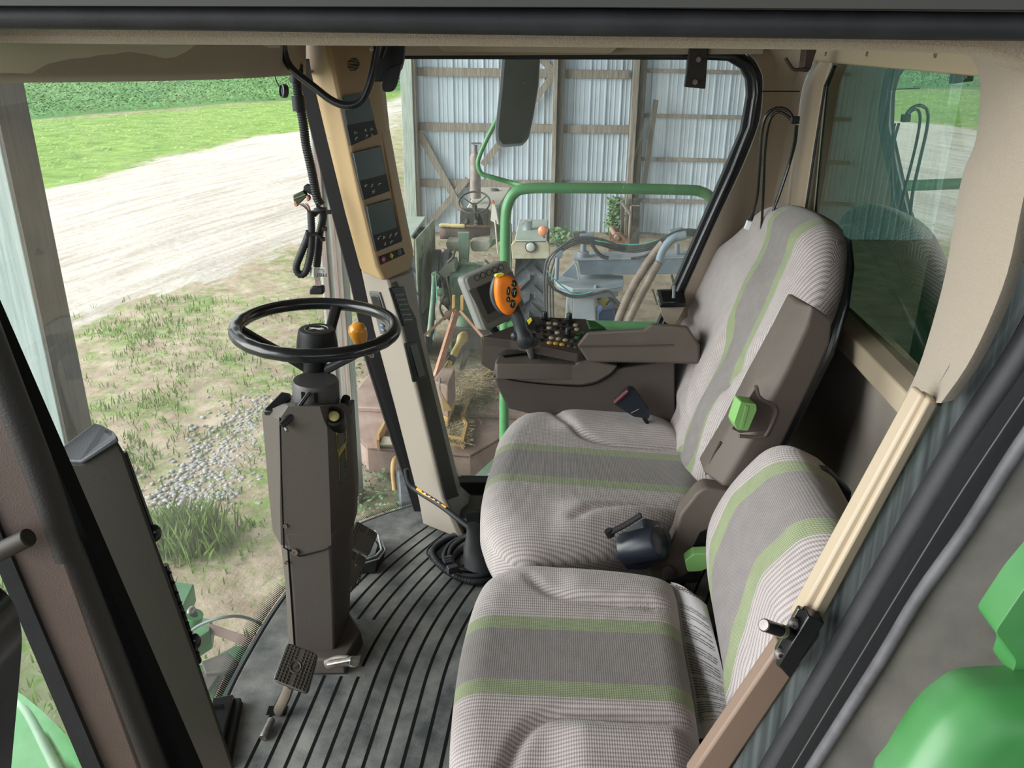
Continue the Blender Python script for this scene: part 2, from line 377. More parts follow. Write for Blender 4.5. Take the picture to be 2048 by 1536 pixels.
# ceiling
b = B(); box(b, (-.1, 1.86, 1.70), (2.1, 1.98, .05)); struct('ceiling', b, M_carpet)
# ---- tan carpet rear left pillar (between rear window and door)
pl = [(1905, 82), (1945, 118), (1964, 165), (1966, 230), (1961, 290), (1938, 345), (1921, 430), (1905, 540), (1880, 650), (1856, 740), (1834, 800)]
pr = [(2200, 60), (2170, 110), (2140, 170), (2110, 240), (2080, 300), (2058, 350), (2040, 430), (2015, 545), (1975, 650), (1932, 735), (1882, 806)]
rows = []
for (x0, y0), (x1, y1) in zip(pl, pr):
    p = aX(x0, y0, XR-.02); q = aY(x1, y1, .955); p = lerp(CAM, p, .86) if p.y > 1.5 else p; m = lerp(p, q, .5)+V((-.035, .0, 0)); rows.append([p+V((.06, .05, 0)), p, m, q])
rr = [cat(c, 3) for c in zip(*rows)]; rr = [list(r) for r in zip(*rr)]
b = B(); slab(b, [cat(r, 4) for r in rr], (.02, .01, 0)); struct('wall_left', b, M_carpet, 'fuzzy tan carpeted pillar beside the door opening', smooth=60)
# ---- near header
def band(name, pts_top, pts_bot, Y, m, ext=.06, **k):
    b = B(); A = LY(pts_top, Y); C = LY(pts_bot, Y); prism(b, A+C[::-1], (0, ext, 0)); return struct(name, b, m, **k)
band('trim_16', [(-200, 40), (500, 44), (1200, 54), (2250, 66)], [(-200, 84), (300, 89), (1000, 93), (1700, 100), (1960, 110), (2250, 200)], 1.02, M_carpet, .05, label='tan carpeted inner header over the door', bevel=.008)
b = B(); tube(b, cat(LY([(-300, 30), (300, 33), (1000, 42), (1700, 50), (2300, 56)], .93), 4), .0105, 12, sq=1.25); struct('trim_17', b, M_rubber, 'thick black bulb seal along the door header', smooth=60)
band('trim_18', [(-400, -140), (1200, -140), (2450, -140)], [(-400, 10), (1200, 14), (2450, 22)], .90, mat('roof_grey_plastic', (.05, .05, .045), .6), .10, label='dark grey roof edge above the door')
# ---- front roof visor : carpet plus hanging shade
db = [(-160, 168, 1.0), (0, 166, 1.12), (200, 164, 1.35), (400, 160, 1.75), (520, 155, 2.1), (612, 148, 2.5)]
rows = [[aY(x, y, Y), aY(x, y-14, Y-.03), aY(x, 60, Y-.05)] for x, y, Y in db]
b = B(); slab(b, [cat(c, 4) for c in zip(*rows)], (-.05, .01, .01)); struct('ceiling_1', b, M_carpet, 'tan carpeted front roof visor', smooth=60)
ds = [(-160, 150, .98), (0, 146, 1.08), (100, 147, 1.2), (180, 134, 1.3), (270, 133, 1.45), (350, 122, 1.6), (440, 101, 1.85), (560, 96, 2.2)]
rows = [[aY(x, y, Y), aY(x, (y+60)/2, Y-.03), aY(x, 60, Y-.04)] for x, y, Y in ds]
b = B(); slab(b, [cat(c, 4) for c in zip(*rows)], (-.012, .006, 0))
sh = obj('roller_shade', b, M_shade, smooth=60); tag(sh, 'loose tan fabric sun shade hanging under the front of the roof', 'sun shade')
# ================================================================ CORNER POST with displays
cp = thing('display_post', 'tan corner post housing with three grey displays and warning lights', 'instrument post', tuple(aZ(870, 1045, .01)))
def post(Lp, Mp, Rp, yl, ym, yr, back=.10):
    secs = []
    for l, m, r in zip(Lp, Mp, Rp):
        a, c, d = aY(*l, yl), aY(*m, ym), aY(*r, yr); e = V((0, back, 0)); a2 = lerp(c, a, .93); c1 = lerp(c, a, .09); c2 = lerp(c, d, .09)
        secs.append([a, a2, c1, c2, d, d+e*.6, a+e])
    b = B(); loft(b, secs); return b
obj('housing', post([(611, 70), (623, 150), (654, 280), (690, 425), (720, 536), (726, 545)], [(652, 70), (662, 130), (682, 222), (716, 385), (752, 532), (768, 562)], [(752, 70), (760, 150), (772, 262), (792, 370), (821, 512), (818, 540)], 2.50, 2.40, 2.54), M_tan, cp, bevel=.004)
obj('lower_cover', post([(722, 540), (748, 660), (790, 815), (838, 1002), (846, 1048)], [(776, 560), (804, 660), (845, 820), (888, 997), (926, 1080)], [(820, 545), (837, 660), (875, 815), (917, 988), (975, 1040)], 2.56, 2.44, 2.58), [M_taupel], cp, bevel=.004)
# face frame helper on the ridge / right edge plane
R0, R1, R2 = aY(682, 222, 2.40), aY(752, 532, 2.40), aY(821, 512, 2.54)
fn_ = (R1-R0).cross(R2-R1).normalized(); fn_ = fn_ if fn_.y < 0 else -fn_
def fp(x, y, off=.0): return aP(x, y, R0+fn_*off, fn_)
def panel(name, pts, m, off, dep, par, f=None, **k):
    f = f or fp; b = B(); P = [f(x, y, off) for x, y in pts]; prism(b, P, -fn_*dep); return obj(name, b, m, par, **k)
M_scr = mat('grey_screen', (.030, .052, .048), .35)
M_tand = mat('tan_recess', (.20, .13, .06), .6)
scr = [((684, 193), (718, 186), (744, 184), (758, 268), (701, 290)), ]
sets = [dict(r=[(682, 195), (734, 186), (756, 268), (703, 291)], s=[(683, 194), (735, 184), (749, 240), (695, 250)]),
        dict(r=[(706, 305), (762, 291), (780, 382), (729, 400)], s=[(707, 306), (761, 292), (772, 348), (718, 362)]),
        dict(r=[(733, 412), (783, 397), (804, 483), (754, 503)], s=[(734, 412), (783, 398), (794, 455), (745, 471)])]
kg = [[(710, 266), (731, 260), (742, 258), (712, 277), (733, 272), (744, 270)], [(731, 372), (744, 371), (746, 384), (758, 368)], [(757, 477), (768, 475), (780, 472), (791, 469), (771, 487), (782, 484)]]
for S, K in zip(sets, kg):
    d = panel('display', S['r'], M_black, .010, .010, cp, bevel=.001)
    panel('screen', S['s'], M_scr, .0112, .002, d)
    b = B()
    for (x, y) in K:
        c = fp(x, y, .0104); ux = (fp(x+5, y-1.6, .0104)-c).normalized(); uy = (fp(x+1, y-5, .0104)-c).normalized()
        s = random.randint(0, 2)
        for k in range(4): a = c+ux*random.uniform(-.006, .006)+uy*random.uniform(-.005, .005); prism(b, [a, a+ux*.005, a+ux*.005+uy*.0015, a+uy*.0015], fn_*.0004)
        prism(b, [c-ux*.001-uy*.005, c+ux*.001-uy*.005, c+ux*.001+uy*.004, c-ux*.001+uy*.004], fn_*.0004)
    o = obj('key_symbols', b, M_ink, d); o['kind'] = 'stuff'
wl = panel('warning_lights', [(757, 514), (806, 496), (811, 508), (762, 530)], M_black, .004, .003, cp, bevel=.001)
for (x, y), m, sg in (((767, 519), M_red, 16), ((783, 511.5), MATS['yellow_plastic'], 4), ((799, 504), mat('dim_grey', (.10, .13, .14), .5), 16)):
    b = B(); lathe(b, [(.0085, 0), (.0085, .001), (.0001, .001)], fp(x, y, .0042), fn_, sg); l = obj('lamp', b, m, wl)
    c = fp(x, y, .0056); ux = (fp(x+5, y-1.6, .0056)-c).normalized(); uy = (fp(x+1, y-5, .0056)-c).normalized()
    b = B(); q = (ux*.006, uy*.0012) if sg == 16 and m is M_red else (ux*.0012, uy*.005)
    prism(b, [c-q[0]-q[1], c+q[0]-q[1], c+q[0]+q[1], c-q[0]+q[1]], fn_*.0003); obj('mark', b, M_ink if m is M_red else M_inkd, l)
# right cheek ridge of the display face
b = B(); tube(b, [fp(764, 268, .002), fp(805, 480, .002)], .003, 6); obj('bezel_edge', b, M_tan, cp)
# speaker grille
b = B(); c = aY(706, 128, 2.43)
for i in range(-4, 5):
    hw = 12*sqrt(max(.12, 1-(i/4.6)**2)); y = 128+i*2.9
    P = LY([(706-hw, y+.9), (706+hw, y-.9), (706+hw, y+.9), (706-hw, y+2.4)], 2.415); prism(b, P, (0, .01, 0))
obj('speaker_grille', b, M_dark, cp)
for x, y in ((624, 143), (658, 274), (690, 397), (720, 515)): b = B(); lathe(b, [(.0045, 0), (.004, .003), (.0001, .003)], aY(x, y, 2.488), (-.25, -1, .1), 10); obj('screw', b, M_steel, cp)
# lower cover fittings
def lf(x, y, off=0): # left (light) face plane
    A, Bq, C = aY(748, 660, 2.56), aY(838, 1002, 2.56), aY(845, 820, 2.44); nn = (Bq-A).cross(C-A).normalized(); nn = nn if nn.y < 0 else -nn
    return aP(x, y, A+nn*off, nn), nn
def lpanel(name, pts, m, off, dep, par, **k):
    b = B(); nn = lf(0, 0)[1]; prism(b, [lf(x, y, off)[0] for x, y in pts], -nn*dep); return obj(name, b, m, par, **k)
rk = lpanel('switch_bezel', rounded([V((737, 584, 0)), V((758, 585, 0)), V((782, 664, 0)), V((760, 668, 0))], 4) and [(737, 584), (758, 585), (782, 664), (760, 668)], mat('bezel_grey', (.10, .10, .105), .4), .006, .008, cp, bevel=.002)
lpanel('rocker_switch', [(741, 592), (756, 592), (764, 616), (748, 618)], M_gloss, .009, .006, rk, bevel=.002)
b = B(); [ell(b, lf(x, y, .009)[0], (.012, .006, .006), basis(lf(0, 0)[1])) for x, y in ((764, 651), (766, 660))]; obj('push_button', b, mat('blue_grey_plastic', (.10, .13, .17), .4), rk)
def rf(x, y, off=0):
    A, Bq, C = aY(804, 660, 2.44), aY(888, 997, 2.44), aY(875, 815, 2.58); nn = (Bq-A).cross(C-A).normalized(); nn = nn if nn.y < 0 else -nn
    return aP(x, y, A+nn*off, nn), nn
def rpanel(name, pts, m, off, dep, par, **k):
    b = B(); nn = rf(0, 0)[1]; prism(b, [rf(x, y, off)[0] for x, y in pts], -nn*dep); return obj(name, b, m, par, **k)
vt = rpanel('air_vent', [(782, 575), (808, 572), (828, 644), (808, 652)], M_black, .006, .01, cp, bevel=.003)
for k in range(6):
    y = 590+k*10; x = 790+k*3.4
    b = B(); tube(b, [rf(x, y, .008)[0], rf(x+17, y-1, .008)[0]], .003, 6); obj('louver', b, M_gloss, vt)
sp = rpanel('switch_panel', [(812, 686), (838, 682), (856, 752), (830, 764)], M_black, .005, .01, cp, bevel=.003)
rpanel('display_window', [(820, 691), (834, 687), (851, 750), (838, 755)], mat('dark_teal', (.02, .035, .04), .3), .0068, .003, sp)
# dark side flank of lower cover (darker sheet over its right face)
b = B(); nn = rf(0, 0)[1]; prism(b, [rf(x, y, .002)[0] for x, y in [(786, 566), (819, 550), (836, 660), (874, 815), (915, 986), (968, 1040), (930, 1078), (893, 1000), (848, 820), (808, 660)]], -nn*.004); obj('dark_flank', b, mat('dark_flank_sheet', (.040, .034, .030), .6, spec=.3), cp)
# black screen pillar strip beside the post
b = B(); secs = []
for (x0, x1, y) in ((590, 618, 118), (612, 640, 230), (644, 669, 360), (700, 722, 570), (728, 752, 700), (768, 792, 840), (808, 836, 960), (828, 846, 1024)):
    a, c = aY(x0, y, 2.60), aY(x1+8, y, 2.60); e = V((0, .05, 0)); secs.append([a, c, c+e, a+e])
loft(b, secs); struct('trim_19', b, M_black, 'black windscreen pillar strip beside the display post', bevel=.004)
b = B(); tube(b, [aY(x, y, 2.57) for x, y in ((727, 700), (770, 835), (808, 950))], .006, 8); struct('trim_20', b, M_rubber)
# ================================================================ DOOR SIDE, rear edge strips
def P2(a, b_, t): return (a[0]+(b_[0]-a[0])*t, a[1]+(b_[1]-a[1])*t)
def strip(name, l0, l1, r0, r1, Y0, Y1, m, ext=.03, n=5, **k):
    b = B(); secs = []; up = V((0, ext, 0))
    for i in range(n+1):
        t = i/n; a = aY(*P2(l0, l1, t), Y0); c = aY(*P2(r0, r1, t), Y1); secs.append([a, c, c+up, a+up])
    loft(b, secs); return struct(name, b, m, **k)
def lin(x0, y0, x1, y1, y): t = (y-y0)/(y1-y0); return (x0+(x1-x0)*t, y)
strip('trim_21', (1842, 786), (1590, 1245), (1858, 795), (1612, 1248), .985, .985, M_beige, bevel=.004, label='beige door frame trim, upper length')
strip('trim_22', (1860, 796), (1614, 1248), (1880, 806), (1640, 1252), .975, .985, M_beige, bevel=.005)
strip('trim_23', (1560, 1290), (1375, 1560), (1602, 1330), (1440, 1570), .985, .99, mat('brown_trim', (.22, .155, .115), .5), bevel=.005, label='brown door frame trim, lower length')
strip('trim_24', (1602, 1330), (1440, 1575), (1625, 1345), (1480, 1580), 1.0, 1.01, MATS['brown_trim'])
strip('trim_25', (2062, 500), (1440, 1580), (2120, 500), (1520, 1580), .995, .985, mat('dull_steel', (.26, .30, .30), .22, .5, col2=(.10, .12, .12), vscale=3, stretch=(40, 4, .6)), label='shiny metal strip along the door frame')
strip('trim_26', (2095, 480), (1470, 1600), (2260, 480), (1640, 1600), 1.03, 1.03, M_dark, ext=.02)
def ln(pts, Y): return cat(LY(pts, Y), 4)
b = B(); tube(b, ln([(2360, 60), (2330, 200), (2200, 440), (2060, 690), (1928, 890), (1752, 1188), (1536, 1560), (1476, 1660)], .955), .0205, 12); struct('trim_27', b, M_rubber, 'thick black bulb seal on the door frame', smooth=60)
b = B(); tube(b, ln([(2230, 480), (2060, 760), (1915, 990), (1745, 1250), (1500, 1640)], .935), .009, 10); struct('trim_28', b, M_rubber, smooth=60)
b = B(); A = LY([(2300, 380), (1937, 900), (1792, 1132), (1560, 1517), (1500, 1640)], .925); C = LY([(2500, 380), (2048, 890), (1920, 1090), (1650, 1517), (1580, 1640)], .915); grid_surf(b, [A, C]); struct('trim_29', b, mat('door_jamb_black', (.018, .019, .021), .5, bump=.2, bscale=120))
b = B(); tube(b, ln([(2140, 660), (1978, 900), (1879, 1053), (1717, 1318), (1585, 1536), (1520, 1650)], .905), .0010, 6); struct('trim_30', b, mat('dim_steel', (.12, .12, .12), .5, .6))
b = B(); tube(b, ln([(2160, 720), (2032, 904), (1935, 1057), (1840, 1190), (1762, 1320), (1624, 1536), (1560, 1640)], .895), .0085, 12); struct('trim_31', b, mat('dusty_rubber', (.085, .085, .092), .6, var=.3, vscale=20), 'dusty black piping seal outside the door frame', smooth=60)
# grey outer side panel
M_outer = mat('grey_side_panel', (.13, .125, .115), .42, col2=(.22, .21, .19), vscale=7, detail=5, bump=.3, bscale=60)
rows = []
for (x, y) in ((2150, 740), (2040, 908), (1962, 1030), (1860, 1190), (1790, 1300), (1700, 1440), (1640, 1536), (1570, 1650)):
    p = aY(x, y, .90); rows.append([p, p+V((.05, -.008, -.005)), p+V((.18, -.012, -.02)), p+V((.40, .02, -.03)), p+V((.9, .12, -.02))])
b = B(); slab(b, rows, (0, .02, 0)); struct('wall_left_1', b, M_outer, 'grey outer side panel behind the door opening', smooth=60)
b = B(); box(b, (1.15, 1.09, .95), (1.05, .04, 1.6)); struct('wall_left_2', b, M_outer)
b = B(); box(b, (.2, 1.0, 1.72), (3.2, .30, .06)); struct('ceiling_3', b, MATS['roof_grey_plastic'])
# latch striker on the trim
lk = thing('door_striker', 'black steel door striker pin bolted on the door frame', 'door striker', tuple(aY(1590, 1310, .985)))
Yk = .972
b = B(); prism(b, rounded(LY([(1598, 1216), (1612, 1222), (1640, 1258), (1638, 1275), (1580, 1352), (1552, 1330), (1552, 1300)], Yk), .004), (0, .008, 0)); obj('plate', b, mat('dark_chrome', (.16, .16, .145), .22, .9), lk, bevel=.001)
b = B(); prism(b, LY([(1618, 1232), (1650, 1246), (1580, 1358), (1556, 1332)], .955), (0, .025, 0)); obj('side_plate', b, M_gloss, lk, bevel=.002)
b = B(); a0, a1 = aY(1528, 1250, .93), aY(1592, 1272, .972); tube(b, [a0, a1], .0088, 20); obj('pin', b, M_gloss, lk, bevel=.001)
b = B(); tube(b, [a0+(a0-a1).normalized()*.0012, a0], .0070, 20); obj('pin_face', b, M_steel, lk)
b = B(); tube(b, [lerp(a0, a1, .48), lerp(a0, a1, .60)], .0092, 20); obj('tape_mark', b, mat('dull_beige', (.25, .24, .17), .6), lk)
for x, y in ((1588, 1247), (1560, 1308)):
    b = B(); c = aY(x, y, .968); lathe(b, [(.0085, 0), (.0082, .003), (.005, .007), (.003, .0075), (.003, .004), (.0001, .004)], c, (-.15, -1, .35), 16); obj('bolt', b, M_steel, lk)
# ================================================================ DOOR SIDE, front edge
vc_ = thing('front_vent_column', 'tall dark taupe air vent column beside the front of the door', 'vent column', tuple(aY(380, 1500, 1.15)))
F = LY([(92, 922), (160, 925), (232, 878), (250, 908), (312, 1085), (393, 1311), (472, 1545), (500, 1640), (350, 1640), (318, 1545)], 1.10)
ex = aY(189, 848, 1.20)-aY(92, 922, 1.10)
bk_ = LY([(189, 848), (200, 852), (226, 866), (240, 906), (300, 1085), (381, 1311), (460, 1545), (488, 1640), (352, 1640), (330, 1545)], 1.22)
b = B(); hexa(b, F, bk_); obj('column_body', b, mat('dark_column_plastic', (.030, .024, .020), .55, spec=.3, bump=.3, bscale=900), vc_, bevel=.007, seg=3)
tp = LY([(88, 920), (160, 922), (236, 872), (232, 864)], 1.095)
b = B(); hexa(b, LY([(90, 926), (92, 918), (160, 921), (234, 872), (238, 884), (164, 930)], 1.094), LY([(187, 850), (188, 845), (205, 850), (228, 864), (230, 872), (205, 860)], 1.225)); obj('top_cap', b, mat('dusty_black', (.05, .053, .062), .5, bump=.3, bscale=400), vc_, bevel=.005)
b = B()
for k in range(9):
    x, y = 334+k*7.0, 1140+k*20; tube(b, LY([(x-8, y), (x+6, y+5), (x-6, y+14)], 1.17), .0035, 6)
tube(b, LY([(246, 905), (310, 1080)], 1.16), .006, 6); tube(b, LY([(328, 1130), (396, 1325)], 1.19), .007, 6)
obj('louver_edge', b, M_gloss, vc_)
for x, y in ((308, 1066), (388, 1283)):
    b = B(); ell(b, aY(x, y, 1.16), (.012, .012, .016)); obj('knob', b, M_gloss, vc_)
b = B(); tube(b, ln([(-130, 420), (-60, 590), (14, 780), (84, 960), (136, 1112)], .96), .0205, 12); struct('trim_32', b, mat('brown_black_rubber', (.026, .023, .022), .5, bump=.3, bscale=300), 'thick black bulb seal on the front door post, upper length', smooth=60)
b = B(); tube(b, ln([(132, 1092), (146, 1126), (228, 1330), (304, 1524), (360, 1660)], .965), .0200, 12); struct('trim_33', b, MATS['brown_black_rubber'], 'thick black bulb seal on the front door post, lower length', smooth=60)
strip('trim_34', (-120, 560), (360, 1640), (-52, 560), (425, 1640), .99, .99, M_dark, ext=.03)
M_dfr = mat('door_frame_taupe', (.13, .095, .080), .5, bump=.3, bscale=500, var=.08, vscale=10)
strip('door_1', (-150, 700), (240, 1640), (-18, 700), (318, 1640), .93, .945, M_dfr, ext=.02, label='taupe inner frame of the open cab door', bevel=.005)
strip('trim_35', (-190, 700), (208, 1640), (-155, 700), (246, 1640), .92, .925, M_rubber, ext=.015)
b = B(); tube(b, LY([(-10, 1108), (58, 1074)], .91), .0125, 14); o = obj('door_peg', b, MATS['dark_column_plastic'], bevel=.002); tag(o, 'short round taupe peg on the door frame', 'peg')
b = B(); prism(b, LY([(-200, 700), (-160, 700), (215, 1640), (-200, 1640)], .935), (0, .004, 0)); struct('window_4', b, glass('door_glass', (.80, .92, .84), 1.5, .04), 'glass of the open cab door', smooth=0)
mm = B(); prism(mm, rounded(LY([(-140, 1120), (-10, 1165), (18, 1185), (38, 1220), (47, 1270), (43, 1330), (22, 1560), (-140, 1560)], .56), .01), (0, -.05, 0))
o = obj('door_pull_handle', mm, M_gloss, bevel=.012, seg=4); tag(o, 'glossy black handle at the lower left edge of the view', 'door handle')
# ================================================================ CAB CONTENTS
# ---- steering column
WY = 2.0
wc = aY(633, 655, WY); wr = .196
up = V((.045, -.012, 1)).normalized(); wx = V((1, 0, 0)); wx = (wx-up*wx.dot(up)).normalized(); wy = up.cross(wx)
col = thing('steering_column', 'dark taupe steering column with a black three spoke wheel on top', 'steering column', tuple(aZ(640, 1335, .01)))
def wp(a, r=wr, h=0): return wc+wx*cos(a)*r+wy*sin(a)*r+up*h
sw = None
b = B(); pts = [wp(2*pi*i/96) for i in range(96)]
tube(b, pts, [.0165+(.0007 if (i//2) % 2 else 0)*(1 if i > 45 else 0) for i in range(96)], 14, closed=True)
rim = obj('steering_wheel', b, M_gloss, col, smooth=60)
def tip(px, py): return aP(px, py, wc, up)
hubc = wc-up*.045
for (x, y), wd in (((676, 607), .015), ((478, 655), .016), ((768, 690), .015)):
    t = tip(x, y); d = (t-wc).normalized(); t = wc+d*(wr-.006); p = [t, lerp(t, wc, .30)-up*.040, lerp(t, wc, .66)-up*.084, hubc-up*.062+d*.03]
    sd = up.cross(d)
    b = B(); secs = []
    for k, q in enumerate(cat(p, 4)):
        wdk = wd*(1.05 if k < 3 else 1); th = .0085+.006*k/12
        secs.append([q+sd*wdk+up*th*.3, q+sd*wdk*.6+up*th, q-sd*wdk*.6+up*th, q-sd*wdk+up*th*.3, q-sd*wdk*.8-up*th, q+sd*wdk*.8-up*th])
    loft(b, secs); obj('spoke', b, M_black, rim, smooth=50, bevel=.002)
b = B(); lathe(b, [(.053, -.060), (.051, -.036), (.046, -.006), (.043, -.002), (.030, -.001), (.030, -.0025), (.0001, -.0025)], wc-up*.002, up, 32); obj('hub', b, M_black, rim, smooth=40)
b = B(); lathe(b, [(.0295, 0), (.0300, .0012), (.0285, .0018), (.0275, .0005)], wc-up*.0045, up, 32, caps=False); e = obj('emblem_ring', b, M_steel, rim)
# leaping animal emblem
b = B(); eo = wc-up*.0035; E = [(-.018, .003), (-.010, .0055), (-.002, .004), (.006, .005), (.011, .008), (.012, .005), (.018, -.001), (.012, .001), (.006, -.001), (.014, -.004), (.005, -.0035), (-.004, -.001), (-.010, -.004), (-.017, -.007), (-.009, .000), (-.014, .001)]
prism(b, [eo+wx*x*1.1+wy*y*1.3 for x, y in E], up*.0006); obj('emblem', b, M_white, rim, smooth=0)
b = B(); a = aY(628, 692, WY); c = aY(630, 752, WY); tube(b, [a, lerp(a, c, .2), lerp(a, c, .8), c], [.036, .033, .031, .028], 28); tube(b, [c, c-up*.03], .015, 16); obj('hub_shaft', b, M_black, rim, smooth=40)
b = B(); c0 = aY(631, 762, 1.93); lathe(b, [(.0001, .004), (.054, .004), (.0575, -.002), (.0585, -.052), (.050, -.062), (.050, -.10)], c0, up, 36); obj('switch_collar', b, mat('dark_grey_plastic', (.045, .043, .042), .5, bump=.2, bscale=500), col, smooth=40)
# boot/housing
M_th = mat('column_taupe', (.066, .053, .045), .55, bump=.35, bscale=900)
Yn, Yf = 1.84, 2.08
def csec(y, xl, xm, xr, d=0., Yf=2.00):
    # left strip, near face left, near face right, right flank
    a = aY(xl[0], xl[1], Yn+.05); b1 = aY(xm[0], xm[1], Yn-.015); c = aY(xr[0], xr[1], Yn-.01); e = aY(y[0], y[1], Yn+.09)
    zc = (b1.z+c.z)/2
    P = [V((a.x, Yf-.03, zc-d)), V((a.x, a.y, zc-d*.4)), V((lerp(a, b1, .85).x, lerp(a, b1, .85).y, zc)), V((b1.x, b1.y, zc)), V((c.x, c.y, zc)), V((e.x, e.y, zc-d*.6)), V((e.x-.005, Yf, zc-d)), V((a.x+.03, Yf+.02, zc-d))]
    return P
b = B()
loft(b, [csec((690, 1300), (580, 1330), (592, 1348), (672, 1352)), csec((697, 1170), (572, 1180), (584, 1200), (668, 1200)), csec((703, 1060), (563, 1098), (575, 1102), (662, 1085)),
         csec((703, 1010), (556, 1080), (568, 1085), (665, 1045))])
obj('lower_housing', b, M_th, col, bevel=.008, seg=3)
b = B(); loft(b, [csec((704, 1012), (548, 1085), (563, 1102), (662, 1080)), csec((708, 960), (540, 1010), (561, 1030), (660, 1010)), csec((702, 850), (524, 830), (560, 850), (655, 858)), csec((700, 835), (524, 818), (558, 838), (648, 842), .02), csec((692, 822), (566, 800), (576, 812), (640, 814), .055)])
obj('upper_housing', b, M_th, col, bevel=.006, seg=3)
b = B(); hexa(b, LY([(526, 820), (556, 822), (560, 832), (528, 832)], Yn+.02), LY([(562, 782), (582, 786), (584, 800), (560, 800)], Yn+.10)); obj('top_flap', b, M_gloss, col, bevel=.004)
b = B(); tube(b, LY([(560, 835), (563, 960), (568, 1095), (576, 1100), (592, 1340)], Yn-.014), .0022, 6); obj('housing_seam', b, M_dark, col)
b = B(); P = LY([(578, 1100), (600, 1113), (650, 1100), (664, 1092)], Yn-.018); tube(b, P, .0018, 6); obj('lower_seam', b, M_dark, col)
# foot flare
b = B(); hexa(b, [aZ(620, 1350, .008), aZ(692, 1350, .008), aZ(728, 1290, .008), aZ(690, 1240, .008), aZ(600, 1262, .008)], [aZ(598, 1318, .05), aZ(690, 1318, .05), aZ(722, 1262, .06), aZ(700, 1225, .06), aZ(600, 1235, .06)]); obj('foot', b, M_th, col, bevel=.006)
# controls on the column
b = B(); A = aY(618, 786, 1.868); C = aY(592, 822, 1.842); D = aY(563, 851, 1.812); tube(b, [A, C], .0055, 10); tube(b, [C, lerp(C, D, .15), D], [.008, .0095, .009], 14); obj('signal_lever', b, M_gloss, col, smooth=50)
b = B(); b2 = B(); prism(b2, LY([(602, 784), (636, 786), (635, 806), (603, 803)], 1.8735), (0, .006, 0)); obj('collar_slot', b2, M_dark, col)
c = aY(571, 856, Yn-.03); tube(b, [c, c+V((.008, -.012, -.002))], .004, 10); obj('lever_tip', b, M_steel, col)
b = B(); c = aY(668, 835, Yn+.02); ax = V((.25, -.8, .75)); lathe(b, [(.032, -.06), (.028, -.01), (.025, .012), (.019, .014), (.018, .004), (.0001, .004)], c, ax, 24); obj('button_boss', b, M_black, col, smooth=45)
b = B(); lathe(b, [(.013, 0), (.013, .006), (.010, .008), (.0001, .008)], c+ax.normalized()*.006, ax, 20); obj('push_button', b, mat('dull_yellow', (.45, .38, .15), .5), col)
b = B(); c = aY(690, 805, Yn+.10); ax = V((.35, -.3, 1)); lathe(b, [(.030, -.07), (.022, -.02), (.012, -.004), (.012, .004), (.010, .018), (.0001, .019)], c, ax, 20); obj('tilt_knob', b, M_black, col, smooth=45)
b = B(); a0 = aY(735, 720, 2.12); a1 = aY(718, 700, 2.12); a2 = aY(716, 660, 2.12); a3 = aY(712, 650, 2.12); dv = (a3-aY(723, 692, 2.12)).normalized(); base = aY(723, 692, 2.12)
lathe(b, [(.014, -.004), (.018, .012), (.0235, .032), (.0250, .045), (.020, .059), (.010, .065), (.0001, .066)], base, dv, 24); kn = obj('orange_lever_knob', b, M_amber, col, smooth=60)
b = B(); tube(b, [base+dv*.004, base-dv*.015, aY(736, 704, 2.13), aY(744, 712, 2.2)], [.015, .012, .007, .006], 12); obj('lever_rod', b, M_gloss, col, smooth=50)
for x, y, r in ((571, 1052, .006), (590, 1104, .0095), (573, 1125, .006)):
    b = B(); lathe(b, [(r, 0), (r*.9, .003), (r*.4, .003), (r*.35, .0015), (.0001, .0015)], aY(x, y, Yn-.018 if y > 1060 else Yn-.016), (-.05, -1, .1), 16); obj('screw', b, mat('brown_steel', (.16, .12, .10), .4, .6), col)
# warning decals on flank
D = [(672, 862), (692, 840), (694, 884), (675, 905)]; D2 = [(677, 906), (692, 884), (694, 950), (680, 974)]
fl0, fl1, fl2 = aY(655, 858, Yn-.01), aY(662, 1080, Yn-.01), aY(702, 850, Yn+.09); nn_ = (fl1-fl0).cross(fl2-fl0).normalized(); nn_ = nn_ if nn_.x > 0 else -nn_
def flp(x, y, o=0): return aP(x, y, fl0+nn_*o, nn_)
M_dec = mat('decal_black', (.02, .022, .02), .5); M_decy = mat('decal_yellow', (.35, .30, .04), .5)
for dd, nl in ((D, 8), (D2, 10)):
    b = B(); prism(b, [flp(x, y, .0012) for x, y in dd], -nn_*.001); d1 = obj('warning_decal', b, M_decy, col)
    c = [(dd[0][0]+1.5, dd[0][1]+9), (dd[1][0]-1, dd[1][1]+11), (dd[2][0]-1, dd[2][1]-2), (dd[3][0]+1, dd[3][1]-4)]
    b = B(); prism(b, [flp(x, y, .0018) for x, y in c], -nn_*.0005); obj('decal_field', b, M_dec, d1)
    b = B()
    for k in range(nl):
        t = (k+.7)/(nl+.6); l = P2(c[0], c[3], t); r = P2(c[1], c[2], t); r = P2(l, r, random.uniform(.6, .95)); l = P2(l, r, .1)
        prism(b, [flp(l[0], l[1], .0021), flp(r[0], r[1], .0021), flp(r[0], r[1]+1.1, .0021), flp(l[0], l[1]+1.1, .0021)], nn_*.0002)
    obj('decal_lines', b, mat('dim_ink', (.22, .24, .22), .6), d1)['kind'] = 'stuff'
